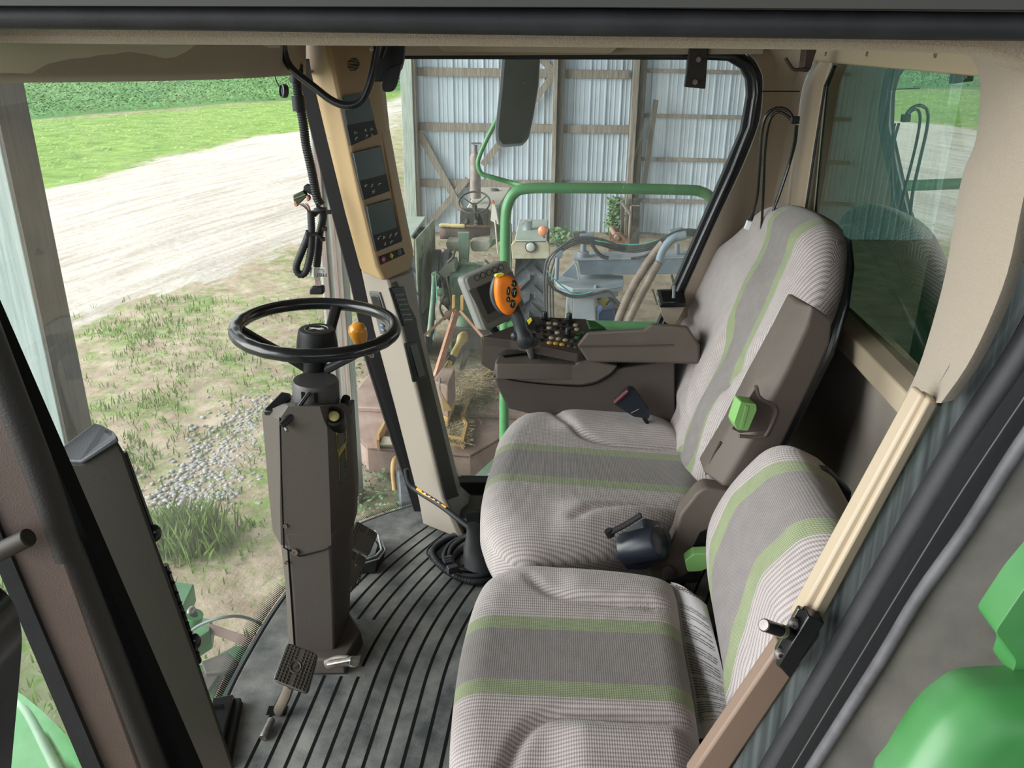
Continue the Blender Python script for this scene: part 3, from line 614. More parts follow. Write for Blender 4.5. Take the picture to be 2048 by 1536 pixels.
# ---- pedals
M_ped = mat('pedal_rubber', (.050, .044, .036), .35, bump=.1)
def pedal(name, label, cn, stem, th=.014, rows_=12, cols_=9, ribs=False, m=None, ring=True):
    """cn: four corners of the face (tl, tr, br, bl) in space"""
    tl, tr, br, bl = cn; ux = (tr-tl); uy = (bl-tl); n = ux.cross(uy).normalized(); n = n if (CAM-tl).dot(n) > 0 else -n
    t = thing(name, label, 'pedal', tuple(stem[-1])); b = B(); P = rounded([tl, tr, br, bl], .012); prism(b, P, -n*th); pad = obj('pedal_pad', b, m or M_ped, t, bevel=.003)
    b = B()
    if ribs:
        for k in range(6): f_ = (k+.5)/6; a = tl+uy*f_+ux*.06; c = a+ux*.88; tube(b, [a, c], .0016, 6)
        o = obj('tread', b, m or M_ped, pad)
    else:
        for i in range(rows_):
            for j in range(cols_):
                u, v_ = (j+.7)/(cols_+.4), (i+.7)/(rows_+.4)
                if sqrt(((u-.5)*ux.length)**2+((v_-.5)*uy.length)**2) < .0175 or (abs(u-.5) < .09): continue
                c = tl+ux*u+uy*v_; s = min(ux.length/cols_, uy.length/rows_)*.36
                e1, e2 = ux.normalized()*s, uy.normalized()*s
                hexa(b, [c-e1-e2, c+e1-e2, c+e1+e2, c-e1+e2], [c-e1*.5-e2*.5+n*.003, c+e1*.5-e2*.5+n*.003, c+e1*.5+e2*.5+n*.003, c-e1*.5+e2*.5+n*.003])
        o = obj('tread', b, M_ped, pad); o['kind'] = 'stuff'
        c = tl+ux*.5+uy*.5; b = B(); tube(b, [c+n*.001+(ux.normalized()*cos(a)+uy.normalized()*sin(a))*.0135 for a in [2*pi*k/24 for k in range(24)]], .0016, 6, closed=True)
        if ring: obj('ring_mark', b, M_ped, pad)
    b = B(); secs = []
    sd = ux.normalized()*.012
    tube(b, cat(stem, 4), .010, 10, sq=1.6); obj('pedal_arm', b, mat('taupe_steel', (.12, .095, .075), .5), t)
    return t
c = [aY(574, 1284, 1.66), aY(636, 1308, 1.64), aY(614, 1388, 1.56), aY(545, 1360, 1.58)]
pd = pedal('foot_pedal', 'square studded pedal marked with a letter in a ring, in front of the column foot', c, [aY(580, 1368, 1.60), aY(572, 1390, 1.62), aZ(556, 1424, .01)])
ux = (c[1]-c[0]).normalized(); uy = (c[3]-c[0]).normalized(); n = ux.cross(uy); cc = (c[0]+c[1]+c[2]+c[3])/4; n = n if n.dot(CAM-cc) > 0 else -n
obj('letter_mark', text_bm('P', .016, m4(cc+n*.002, ux, -uy), .0008), M_ped, pd)
b = B(); prism(b, LZ([(538, 1412), (576, 1412), (570, 1430), (532, 1430)], .0078), (0, 0, .0004)); obj('floor_slot', b, M_dark, mt)
pedal('brake_pedal', 'upper studded brake pedal, farther of the pair right of the column', [aY(712, 1040, 2.33), aY(757, 1066, 2.33), aY(738, 1112, 2.25), aY(690, 1090, 2.25)], [aY(700, 1090, 2.30), aZ(690, 1140, .03), aZ(685, 1165, .01)])
pedal('brake_pedal', 'lower studded brake pedal, nearer of the pair right of the column', [aY(690, 1092, 2.20), aY(735, 1115, 2.20), aY(708, 1178, 2.08), aY(672, 1150, 2.10)], [aY(690, 1140, 2.16), aZ(676, 1200, .03), aZ(672, 1210, .01)])
pedal('release_pedal', 'small bare metal ribbed pedal at the foot of the steering column', [aY(703, 1312, 1.74), aY(724, 1310, 1.75), aY(718, 1334, 1.71), aY(695, 1332, 1.71)], [aY(700, 1322, 1.745), aY(676, 1322, 1.76), aY(655, 1330, 1.77)], th=.008, ribs=True, m=M_steel)
b = B(); tube(b, [aY(657, 1326, 1.75), aY(704, 1317, 1.735)], .0095, 10, sq=.5); o = obj('pedal_link', b, M_steel); tag(o, 'worn flat steel link beside the small ribbed pedal', 'lever')
b = B(); a = aY(543, 1440, 1.60); c = aZ(526, 1475, .018); tube(b, [a+(a-c).normalized()*.004, a, c, c+(c-a).normalized()*.002], [.006, .0095, .0095, .008], 18); o = obj('foot_switch_pin', b, M_steel, smooth=50); tag(o, 'round worn metal pin standing in the floor mat below the square pedal', 'foot switch')
# step plate left by the column
t = thing('step_plate', 'glossy black stepped plate at the left edge of the floor mat', 'plate', tuple(aZ(450, 1450, 0)))
b = B(); hexa(b, LZ([(400, 1545), (452, 1545), (478, 1410), (440, 1410)], .004), LZ([(400, 1500), (440, 1500), (466, 1388), (425, 1395)], .05)); obj('plate', b, M_gloss, t, bevel=.003)
b = B(); hexa(b, LZ([(445, 1545), (462, 1545), (486, 1405), (468, 1410)], .004), LZ([(440, 1520), (458, 1520), (482, 1395), (466, 1395)], .03)); obj('plate_rim', b, M_black, t, bevel=.003)
b = B(); tube(b, LZ([(420, 1412), (448, 1410)], .055), .0035, 8); obj('slot', b, M_dark, t)
# open black case by the pedals
t = thing('plastic_case', 'small black case with a clear lid behind the brake pedals', 'case', tuple(aZ(745, 1135, .008)))
b = B(); hexa(b, LZ([(716, 1148), (752, 1148), (768, 1118), (735, 1090)], .009), LZ([(706, 1122), (757, 1122), (772, 1098), (738, 1065)], .055)); obj('case_body', b, M_black, t, bevel=.005)
b = B(); tube(b, LZ([(722, 1122), (752, 1112), (763, 1100), (757, 1072), (750, 1062)], .062), .004, 8); tube(b, LZ([(722, 1128), (757, 1118), (770, 1100), (764, 1080)], .056), .003, 8); obj('lid_rim', b, mat('clear_grey', (.30, .32, .31), .25, coat=.5), t)
b = B(); prism(b, LZ([(722, 1120), (750, 1110), (755, 1092), (745, 1075), (725, 1085)], .058), (0, 0, .003)); obj('lid_window', b, mat('cloudy_plastic', (.20, .22, .22), .3), t)
# ---- black rod with orange label, boot, coiled harness
t = thing('parking_lever', 'bent black lever with an orange label rising from a rubber boot', 'lever', tuple(aZ(965, 1128, .008)))
b = B(); tube(b, cat([aY(812, 938, 2.40), aY(818, 965, 2.39), aY(836, 982, 2.37), aY(880, 1010, 2.30), aY(935, 1052, 2.22), aY(965, 1075, 2.18)], 5), [.009]*18+[.0095]*8, 12); obj('lever_arm', b, M_rubber, t, smooth=50)
def onl(x, y): return aY(x, y, 2.37+(x-836)/(935-836)*(2.22-2.37)-.0105)
b = B(); prism(b, [onl(*p) for p in ((834, 975), (893, 1014), (888, 1018), (832, 979))], (0, .0035, 0)); lb = obj('orange_label', b, mat('label_orange', (.85, .35, .03), .5), t)
b = B(); prism(b, [onl(*p)+V((0, -.0006, 0)) for p in ((844, 981), (884, 1007.5), (882, 1009.5), (843, 983.5))], (0, .001, 0)); obj('label_strip', b, M_inkd, lb)
for k in range(4): x, y = 850+k*9.0, 986.2+k*5.9; o = obj('label_mark', mk(lambda b: prism(b, [onl(x-2, y-1.6)+V((0, -.001, 0)), onl(x+2, y+.8)+V((0, -.001, 0)), onl(x+1, y+2.2)+V((0, -.001, 0)), onl(x-3, y-.2)+V((0, -.001, 0))], (0, .0004, 0))), M_ink, lb)
b = B(); sec = []
for (x, y, Y, w_) in ((962, 1128, 2.12, .052), (960, 1112, 2.13, .050), (957, 1095, 2.14, .045), (955, 1078, 2.16, .036), (952, 1058, 2.18, .028), (945, 1048, 2.20, .016)):
    c = aY(x, y, Y); sec.append([c+V((cos(a)*w_, sin(a)*w_*.9, 0)) for a in [2*pi*k/16 for k in range(16)]])
loft(b, sec); obj('rubber_boot', b, M_rubber, t, smooth=40)
b = B(); prism(b, rounded(LY([(930, 1026), (962, 1024), (962, 1060), (936, 1058)], 2.46), .006), (0, .02, 0)); fr = obj('lever_frame', b, M_black, t, bevel=.004)
def rz(x, y, z=.02): return aZ(x, y, z)
def hose(name, pts, r, par, z=None, m=M_rubber, rib=.86, d=.0028, n=8, label=None, **k):
    P = resample(cat(pts, n), d); b = B(); tube(b, P, r, 12, rib=rib); return obj(name, b, m, par, smooth=60)
t = thing('coiled_harness', 'coil of black corrugated cable lying on the mat under the driver seat', 'cable', tuple(aZ(930, 1150, .008)))
hose('conduit', [rz(1010, 1130, .03), rz(985, 1155, .024), rz(950, 1163, .022), rz(905, 1148, .022), rz(872, 1120, .022), rz(868, 1098, .024), rz(900, 1075, .024), rz(950, 1062, .03)], .0125, t)
hose('conduit', [rz(1020, 1110, .05), rz(985, 1135, .045), rz(930, 1140, .03), rz(900, 1122, .025), rz(905, 1095, .03), rz(935, 1072, .05), rz(958, 1062, .08)], .0110, t)
hose('conduit', [rz(1015, 1118, .04), rz(975, 1148, .040), rz(930, 1150, .035), rz(900, 1135, .03), rz(888, 1112, .03), rz(905, 1085, .03), rz(940, 1068, .05)], .0085, t)
b = B(); tube(b, cat([rz(890, 1140, .02), rz(862, 1118, .02), rz(855, 1100, .02), rz(880, 1078, .025), rz(920, 1066, .03)], 6), .0035, 8); obj('thin_wire', b, M_black, t)
b = B(); c = rz(905, 1138, .055); box(b, c, (.034, .022, .024), Matrix.Rotation(.5, 3, 'Z')); obj('connector', b, mat('violet_black', (.05, .045, .055), .4), t, bevel=.002)
b = B(); tube(b, [rz(892, 1122, .06), rz(906, 1120, .066)], .016, 14); obj('tape_wrap', b, M_gloss, t)
# ================================================================ SEATS
def fabric(name, v=1.0, band=(.073, .112)):
    m = bpy.data.materials.new(name); t, N, L = nodes(m); b = N['Principled BSDF']; b.inputs['Roughness'].default_value = .95; b.inputs['Specular IOR Level'].default_value = .1
    b.inputs['Sheen Weight'].default_value = .25
    uv = N.new('ShaderNodeUVMap'); uv.uv_map = 'UVMap'; s = N.new('ShaderNodeSeparateXYZ'); L.new(uv.outputs[0], s.inputs[0])
    def M(op, a, c=None, d=None):
        n = N.new('ShaderNodeMath'); n.operation = op
        for i, x in enumerate((a, c, d)):
            if x is None: continue
            if isinstance(x, (int, float)): n.inputs[i].default_value = x
            else: L.new(x, n.inputs[i])
        return n.outputs[0]
    u = s.outputs['X']; vv = s.outputs['Y']; au = M('ABSOLUTE', u)
    def step(a, c): return M('GREATER_THAN', a, c)
    g = M('MULTIPLY', step(au, band[0]), M('SUBTRACT', 1., step(au, band[1])))
    o = step(au, band[1])
    # ribs: outer
    rib = M('MULTIPLY_ADD', M('SINE', M('MULTIPLY', u, 2*pi/.0088)), .5, .5)
    ribs = M('SMOOTH_MIN', rib, 1., .01)
    knit = M('MULTIPLY_ADD', M('SINE', M('MULTIPLY', vv, 2*pi/.0042)), .5, .5)
    fine = M('MULTIPLY_ADD', M('SINE', M('MULTIPLY', u, 2*pi/.0044)), .5, .5)
    hgt = M('ADD', M('MULTIPLY', M('ADD', M('MULTIPLY', rib, o), M('MULTIPLY', fine, M('SUBTRACT', 1., o))), .8), M('MULTIPLY', knit, .5))
    def mix(f, a, c):
        n = N.new('ShaderNodeMix'); n.data_type = 'RGBA'
        if isinstance(f, float): n.inputs[0].default_value = f
        else: L.new(f, n.inputs[0])
        for i, x in ((6, a), (7, c)):
            if isinstance(x, tuple): n.inputs[i].default_value = (*x, 1)
            else: L.new(x, n.inputs[i])
        return n.outputs[2]
    k = v
    A = mix(knit, tuple(k*x for x in (.195, .176, .172)), tuple(k*x for x in (.29, .265, .26)))
    G = mix(fine, tuple(k*x for x in (.20, .245, .125)), tuple(k*x for x in (.34, .385, .24)))
    O = mix(M('POWER', rib, .5), tuple(k*x for x in (.215, .180, .172)), tuple(k*x for x in (.50, .455, .45)))
    O2 = mix(M('MULTIPLY', knit, .35), O, tuple(k*x for x in (.52, .46, .45)))
    c = mix(g, A, G); c = mix(o, c, O2)
    ns = N.new('ShaderNodeTexNoise'); ns.inputs['Scale'].default_value = 30; tcn = N.new('ShaderNodeTexCoord'); L.new(tcn.outputs['Object'], ns.inputs['Vector'])
    hs = N.new('ShaderNodeHueSaturation'); L.new(c, hs.inputs['Color']); L.new(M('MULTIPLY_ADD', ns.outputs['Fac'], .3, .85), hs.inputs['Value'])
    L.new(hs.outputs[0], b.inputs['Base Color'])
    bp = N.new('ShaderNodeBump'); bp.inputs['Strength'].default_value = .45; bp.inputs['Distance'].default_value = .0016; L.new(hgt, bp.inputs['Height']); L.new(bp.outputs[0], b.inputs['Normal'])
    return m
M_fab = fabric('seat_fabric', .92)
def pad(name, outline, o, U, W, N_, H, drop, parent, uc, m=M_fab, bol=None, n=150, under=None, us=1., curve=None, seams=(), uvf=None):
    """cushion: outline as px list on plane (o, N_); U = length axis, W = width axis, N_ = out of the face; H height profile; drop = thickness behind"""
    pts = [aP(x, y, o, N_) for x, y in outline]
    C = [p.copy() for p in cat(pts, 6, closed=True)]
    # resample evenly
    L_ = [0]
    for a, b in zip(C, C[1:]+C[:1]): L_.append(L_[-1]+(b-a).length)
    T = L_[-1]; out_ = []; i = 0
    for k in range(n):
        s = T*k/n
        while L_[i+1] < s: i += 1
        a, b = C[i], C[(i+1) % len(C)]; out_.append(lerp(a, b, (s-L_[i])/(L_[i+1]-L_[i]+1e-12)))
    out_ = [V(((p-o).dot(U), (p-o).dot(W), 0)) for p in out_]
    cx = sum((p for p in out_), V((0, 0, 0)))/n
    bm = B(); uvl = bm.loops.layers.uv.new('UVMap'); uvd = {}
    rings = []; R_ = [1, .997, .99, .98, .965, .945, .92]+[.92-.9*(k+1)/34 for k in range(33)]
    SM = [([V(((p-o).dot(U), (p-o).dot(W), 0)) for p in cat([aP(x, y, o+N_*H, N_) for x, y in l], 5)], dp, wd) for l, dp, wd in seams]
    def dl(x, y, line):
        d = 1e9
        for p, q_ in zip(line, line[1:]):
            a_, b_ = q_.x-p.x, q_.y-p.y; t = max(0, min(1, ((x-p.x)*a_+(y-p.y)*b_)/(a_*a_+b_*b_+1e-12))); d = min(d, (x-p.x-a_*t)**2+(y-p.y-b_*t)**2)
        return sqrt(d)
    def UVof(q): return uvf(q.x, q.y) if uvf else (q.y-uc)*us
    size = min(max(p.x for p in out_)-min(p.x for p in out_), max(p.y for p in out_)-min(p.y for p in out_))/2
    def place(q, h): return o+U*q.x+W*q.y+N_*h
    for r in R_:
        row = []
        for p in out_:
            q = cx+(p-cx)*r; d = (1-r)*size; e = min(1, d/(H*1.3)); h = H*sqrt(max(0, 1-(1-e)**2))
            if bol: h += bol(q.x, q.y, e)
            for l_, dp, wd in SM: h -= dp*e*math.exp(-(dl(q.x, q.y, l_)/wd)**2)
            v_ = bm.verts.new(place(q, h)); uvd[v_] = (UVof(q), q.x); row.append(v_)
        rings.append(row)
    vc = bm.verts.new(place(cx, H+(bol(cx.x, cx.y, 1) if bol else 0))); uvd[vc] = (UVof(cx), cx.x)
    lower = []
    for k_, (r, h) in enumerate(((1.0, -drop*.3), (.995, -drop*.7), (.97, -drop), (.6, -drop))):
        row = []
        for p in out_:
            q = cx+(p-cx)*r; v_ = bm.verts.new(place(q, h)); s = 1 if (p.y-uc) > 0 else -1
            fr_ = abs(p.x-cx.x) > abs(p.y-cx.y)*1.15
            uvd[v_] = (UVof(p)+(0 if fr_ else s*-h), p.x+(-h if fr_ else 0)); row.append(v_)
        lower.append(row)
    allr = lower[::-1]+rings
    for a, c in zip(allr, allr[1:]):
        for k in range(n): face(bm, [a[k], a[(k+1) % n], c[(k+1) % n], c[k]])
    for k in range(n): face(bm, [rings[-1][k], rings[-1][(k+1) % n], vc])
    face(bm, allr[0][::-1])
    for f_ in bm.faces:
        for l in f_.loops: l[uvl].uv = uvd[l.vert]
    return obj(name, bm, m, parent, smooth=0 and 60 or 75)
def interp(x, T_):
    if x <= T_[0][0]: return T_[0][1]
    for (a, b), (c, d) in zip(T_, T_[1:]):
        if x <= c: t = (x-a)/(c-a); t = .5*t+.5*t*t*(3-2*t); return b+(d-b)*t
    return T_[-1][1]
def smooth(x): x = max(0, min(1, x)); return x*x*(3-2*x)
def seam(d, w): return math.exp(-(d/w)**2)
X1, Y1, Z1 = V((1, 0, 0)), V((0, 1, 0)), V((0, 0, 1))
# ---- driver seat
ds_ = thing('driver_seat', 'larger striped driver seat with a tall backrest next to the control console', 'seat', (.25, 2.08, .01))
o1 = V((.15, 2.08, .455)); Nn = V((.05, 0, 1)).normalized(); U1 = V((1, 0, -.05)).normalized()
def bol1(x, y, e):
    a = abs(y+.0); h = .018*smooth((a-.17)/.07)*smooth((x+.16)/.10)*(1-.3*smooth((x-.20)/.1))
    h -= .010*seam(x+.205, .05)*0
    return h*e
pad('seat_cushion', [(962, 1045), (968, 985), (985, 930), (1000, 885), (1040, 845), (1125, 818), (1220, 822), (1300, 842), (1350, 868), (1395, 920), (1412, 990), (1408, 1045), (1330, 1090), (1230, 1118), (1120, 1132), (1040, 1135), (990, 1105)],
    o1, U1, Y1, Nn, .055, .095, ds_, -.012, bol=bol1, seams=[([(1108, 822), (1135, 848), (1165, 870), (1215, 886), (1290, 893), (1400, 898)], .013, .012), ([(1400, 1016), (1270, 1013), (1190, 1022), (1150, 1040)], .012, .014)])
U2 = V((.37, .0, .93)).normalized(); N2 = V((-.93, 0, .37)).normalized(); o2 = V((.455, 2.08, .53))
def bol2(x, y, e):
    a = abs(y-.005); w_ = .19-.10*smooth((x-.25)/.35)
    h = .022*smooth((a-w_+.01)/.06)*(1-smooth((x-.42)/.12))*smooth((x+.02)/.06)
    h += .02*smooth((-.13-y)/.06)*(1-smooth((x-.5)/.1))
    h += .02*seam(x-.12, .1)*(1-smooth((a-.1)/.08)); h += .022*smooth((x-.56)/.09)
    return h*e
pad('backrest', [(1325, 800), (1328, 720), (1340, 655), (1378, 600), (1450, 520), (1500, 470), (1545, 425), (1590, 412), (1640, 428), (1664, 455), (1666, 500), (1655, 570), (1625, 650), (1570, 740), (1490, 860), (1425, 960), (1372, 1010), (1365, 930), (1345, 870)],
    o2, U2, Y1, N2, .06, .05, ds_, -.01, bol=bol2, seams=[([(1378, 632), (1402, 664), (1406, 705), (1391, 759), (1372, 830), (1362, 900)], .012, .012), ([(1640, 545), (1560, 640), (1490, 722), (1450, 775), (1405, 860), (1376, 930), (1368, 1010)], .013, .018), ([(1446, 772), (1480, 782), (1520, 800)], .012, .010)],
    uvf=lambda x, y: (y-interp(x, ((0, .07), (.2, .097), (.4, .152), (.6, .235), (.75, .26))))/interp(x, ((0, .060), (.2, .067), (.4, .087), (.6, .115), (.75, .12)))*.0925)
# backrest shell
sp_ = [aP(x, y, o2-N2*.05, N2) for x, y in [(1385, 640), (1500, 500), (1575, 450), (1640, 440), (1680, 470), (1684, 520), (1672, 600), (1640, 700), (1560, 860), (1480, 980), (1400, 980), (1380, 850)]]
b = B(); prism(b, sp_, -N2*.045); obj('back_shell', b, mat('navy_black_plastic', (.010, .016, .022), .3), ds_, bevel=.018, seg=4)
b = B(); c = aP(1662, 468, o2-N2*.06, N2); lathe(b, [(.030, 0), (.030, .006), (.024, .010), (.024, .022), (.0001, .024)], c, U2, 20); obj('shell_knob', b, M_black, ds_, smooth=45)
b = B(); box(b, (.19, 2.08, .33), (.44, .44, .10)); obj('seat_pan', b, M_black, ds_, bevel=.02)
b = B(); secs = []
for z, s in ((.015, .52), (.06, .50), (.10, .40), (.16, .42), (.20, .36), (.29, .40)): secs.append([V((.17+x*s/2, 2.08+y*s/2, z)) for x, y in ((-1, -1), (1, -1), (1, 1), (-1, 1))])
loft(b, secs); obj('suspension_base', b, M_dark, ds_, bevel=.006)
# raised armrest
YA = 1.74
arm = None
top = [(1590, 601), (1626, 611), (1664, 642)]
A1 = [aY(1592, 600, YA+.05), aY(1622, 612, YA-.0), aY(1664, 642, YA+.02), aY(1660, 690, YA+.02), aY(1525, 960, YA+.03), aY(1508, 986, YA+.03), aY(1482, 980, YA+.005), aY(1405, 942, YA+.035), aY(1445, 880, YA+.05), aY(1520, 750, YA+.06)]
b = B(); e = V((.0, .085, .01))
L1 = [aY(x, y, YA+.055) for x, y in ((1592, 601), (1560, 664), (1505, 765), (1455, 862), (1405, 945))]
R1_ = [aY(x, y, YA+.0) for x, y in ((1624, 610), (1614, 650), (1573, 740), (1500, 880), (1445, 975))]
Q1 = [aY(x, y, YA+.02) for x, y in ((1666, 640), (1660, 690), (1628, 760), (1570, 880), (1520, 985))]
secs = []
for l, r, q in zip(L1, R1_, Q1): secs.append([l, r, q, q+V((-.01, .08, 0)), l+V((0, .07, 0))])
loft(b, secs); am = obj('armrest', b, M_taupe, ds_, bevel=.008, seg=3)
# recess with green knob
rc = [(1512, 774), (1545, 806), (1552, 822), (1532, 868), (1512, 872), (1476, 872), (1462, 858), (1490, 808), (1500, 790)]
def arp(x, y, o=0):
    a_, b_, c_ = R1_[1], R1_[3], Q1[2]; nn = (b_-a_).cross(c_-a_).normalized(); nn = nn if nn.y < 0 else -nn
    return aP(x, y, a_+nn*o, nn), nn
b = B(); nn = arp(0, 0)[1]; tube(b, cat([arp(x, y, .000)[0] for x, y in ((1512, 772), (1520, 796), (1547, 812), (1551, 828), (1534, 866), (1520, 874), (1478, 872))], 4), .0045, 8); obj('recess_rim', b, M_taupe, am)
b = B(); prism(b, [arp(x, y, .0015)[0] for x, y in ((1510, 778), (1540, 812), (1544, 826), (1530, 862), (1480, 866), (1464, 858), (1492, 806))], -nn*.002); obj('recess', b, mat('recess_taupe', (.075, .058, .05), .6), am)
b = B(); prism(b, rounded([arp(x, y, .032)[0] for x, y in ((1482, 804), (1512, 808), (1514, 820), (1496, 862), (1474, 860), (1468, 846))], .004), -nn*.032); obj('green_knob', b, M_lime, am, bevel=.003)
b = B(); prism(b, [arp(x, y, .034)[0] for x, y in ((1492, 812), (1498, 813), (1486, 856), (1480, 856))], -nn*.003); obj('knob_rib', b, M_lime, am)
b = B(); lp_ = lambda x, y: aP(x, y, L1[2]-V((0, .001, 0)), (R1_[3]-L1[3]).cross(L1[1]-L1[3]).normalized()); tube(b, [lp_(1442, 884), lp_(1437, 893), lp_(1428, 908), lp_(1416, 935), lp_(1411, 950)], [.004, .0035, .002, .0018, .0015], 8); obj('moulded_groove', b, mat('dark_brown_groove', (.03, .018, .015), .7), am)
# hinge arm below
b = B(); P = LY([(1395, 985), (1412, 975), (1468, 985), (1478, 1000), (1462, 1060), (1420, 1110), (1372, 1152), (1320, 1166), (1296, 1150), (1300, 1125), (1335, 1100), (1350, 1070), (1360, 1030)], 1.72); prism(b, rounded(P, .01), (0, .05, 0)); hg = obj('hinge_cover', b, M_taupe, ds_, bevel=.006, seg=3)
b = B(); prism(b, rounded(LY([(1400, 1066), (1440, 1050), (1436, 1085), (1392, 1118), (1380, 1108)], 1.716), .004), (0, .006, 0)); obj('hinge_recess', b, M_dark, hg)
b = B(); lathe(b, [(.016, 0), (.016, .004), (.013, .006), (.0001, .006)], aY(1336, 1143, 1.715), (0, -1, .1), 24); obj('pivot_cap', b, M_th, hg, smooth=40)
b = B(); hexa(b, LY([(1436, 1020), (1450, 1015), (1448, 1050), (1434, 1052)], 1.70), LY([(1436, 1020), (1450, 1015), (1448, 1050), (1434, 1052)], 1.72)); obj('green_lever', b, M_lime, ds_, bevel=.003)
b = B(); prism(b, rounded(LY([(1370, 1122), (1388, 1108), (1440, 1106), (1440, 1128), (1400, 1143), (1375, 1144)], 1.66), .006), (0, .03, 0)); obj('green_lever', b, M_lime, ds_, bevel=.004)
# belt retractor
br = thing('belt_retractor', 'black seat belt retractor hanging on the near side of the driver cushion', 'seat belt reel', tuple(aY(1285, 1140, 1.66)))
b = B(); ca, cb_ = aY(1248, 1098, 1.70), aY(1322, 1082, 1.66); tube(b, [ca, lerp(ca, cb_, .06), lerp(ca, cb_, .94), cb_], [.032, .040, .040, .034], 24, sq=.95); obj('reel_housing', b, mat('navy_plastic', (.012, .016, .026), .35), br, smooth=50)
b = B(); prism(b, rounded(LY([(1234, 1092), (1290, 1052), (1330, 1060), (1345, 1085), (1338, 1120), (1290, 1142), (1252, 1142), (1236, 1120)], 1.69), .008), (0, .04, 0)); obj('reel_body', b, mat('navy_plastic', (.012, .016, .026), .35), br, bevel=.006)
b = B(); tube(b, LY([(1218, 1066), (1250, 1050), (1282, 1030)], 1.68), .009, 10, sq=.7); tube(b, LY([(1216, 1060), (1222, 1072)], 1.68), .010, 8); obj('latch_tongue', b, M_black, br)
# seat belt buckle
t = thing('belt_buckle', 'black seat belt buckle between the driver cushion and the console', 'seat belt buckle', tuple(aY(1275, 850, 2.36)))
b = B(); prism(b, rounded(LY([(1227, 808), (1258, 778), (1270, 782), (1300, 826), (1298, 838), (1268, 834)], 2.33), .005), (0, .03, 0)); obj('buckle_body', b, mat('navy_plastic', (.012, .016, .026), .35), t, bevel=.004)
b = B(); tube(b, LY([(1229, 805), (1256, 781)], 2.325), .006, 8); obj('buckle_edge', b, mat('red_tint', (.12, .02, .02), .4), t)
b = B(); tube(b, LY([(1262, 826), (1278, 818)], 2.326), .0012, 6); obj('buckle_line', b, M_steel, t)
b = B(); tube(b, LY([(1285, 830), (1315, 880)], 2.35), .012, 8, sq=.5); obj('buckle_strap', b, M_black, t)
# ---- training seat
ts_ = thing('training_seat', 'smaller striped passenger seat nearest the door', 'seat', (.12, 1.25, .01))
o3 = V((.1, 1.3, .455))
def bol3(x, y, e):
    a = abs(y-.02); w_ = .165+.06*smooth((-.02-x)/.10)
    h = .022*smooth((-y-.145)/.05)*smooth((x+.10)/.08)+.012*smooth((y-.17)/.04)*smooth((x+.08)/.06)
    return h*e
pad('seat_cushion', [(898, 1560), (903, 1450), (915, 1350), (932, 1270), (955, 1200), (985, 1163), (1050, 1142), (1150, 1148), (1260, 1158), (1330, 1172), (1352, 1200), (1365, 1290), (1385, 1400), (1400, 1500), (1420, 1620), (1400, 1740), (1200, 1780), (1000, 1770), (905, 1700)],
    o3, X1, Y1, Z1, .045, .10, ts_, .012, bol=bol3, seams=[([(1056, 1146), (1075, 1168), (1110, 1188), (1190, 1203), (1352, 1216)], .010, .011), ([(1010, 1540), (1040, 1475), (1075, 1440), (1120, 1425), (1200, 1428), (1410, 1448)], .015, .013)])
U4 = V((.40, 0, .917)).normalized(); N4 = V((-.917, 0, .40)).normalized(); o4 = V((.40, 1.3, .50))
def bol4(x, y, e): return (.010*seam(x-.16, .12))*e
pad('backrest', [(1434, 1090), (1447, 1035), (1484, 975), (1530, 922), (1562, 896), (1596, 897), (1618, 925), (1650, 985), (1678, 1040), (1690, 1110), (1680, 1230), (1640, 1350), (1560, 1450), (1490, 1480), (1478, 1390), (1456, 1270), (1438, 1170)],
    o4, U4, Y1, N4, .055, .06, ts_, .0, bol=bol4,
    uvf=lambda x, y: (y-interp(x, ((-.02, .08), (.05, .155), (.16, .195), (.26, .165), (.36, .115))))/interp(x, ((-.02, .115), (.05, .138), (.16, .122), (.36, .105)))*.0925)
b = B(); P = [aP(x, y, o4-N4*.06, N4) for x, y in [(1470, 1010), (1590, 930), (1650, 955), (1700, 1040), (1710, 1130), (1560, 1430), (1480, 1430), (1450, 1200)]]; prism(b, P, -N4*.035); obj('back_shell', b, M_dark, ts_, bevel=.012)
b = B(); box(b, (.12, 1.25, .20), (.42, .46, .36)); obj('seat_box', b, M_dark, ts_, bevel=.015)
b = B(); A = LY([(1640, 940), (1662, 944), (1705, 985), (1698, 1030), (1660, 1000)], 1.55); prism(b, A, (0, .03, 0)); o = obj('back_hinge', b, M_black, ts_, bevel=.005)
# ---- papers between cushion and backrest
pp = thing('leaflet', 'white printed leaflet lying between the training seat cushion and backrest', 'paper', tuple(aZ(1410, 1300, .45)))
def ppt(x, y): return aP(x, y, V((.36, 1.35, .47)), V((-.45, -.1, .9)).normalized())
edge = [((1341, 1164), (1398, 1196)), ((1352, 1185), (1414, 1212)), ((1356, 1210), (1424, 1250)), ((1362, 1260), (1436, 1300)), ((1372, 1320), (1450, 1360)), ((1384, 1380), (1466, 1400)), ((1392, 1440), (1470, 1440)), ((1400, 1480), (1470, 1480))]
rows = []
for i, (l, r) in enumerate(edge):
    row = []
    for k in range(7): f_ = k/6; p = ppt(*P2(l, r, f_)); p += V((-.45, -.1, .9))*(.012*sin(pi*f_)+.004*sin(i)); row.append(p)
    rows.append(row)
M_pap = mat('paper', (.62, .60, .62), .7)
b = B(); slab(b, rows, (.0004, 0, -.0008)); pg = obj('page', b, M_pap, pp, smooth=60)
b = B(); slab(b, [[p+V((.001, 0, -.006)) + (V((-.008, .004, 0)) if k < 2 else V((0, 0, 0))) for k, p in enumerate(r)] for r in rows], (.0004, 0, -.003)); obj('under_pages', b, M_pap, pp, smooth=60)
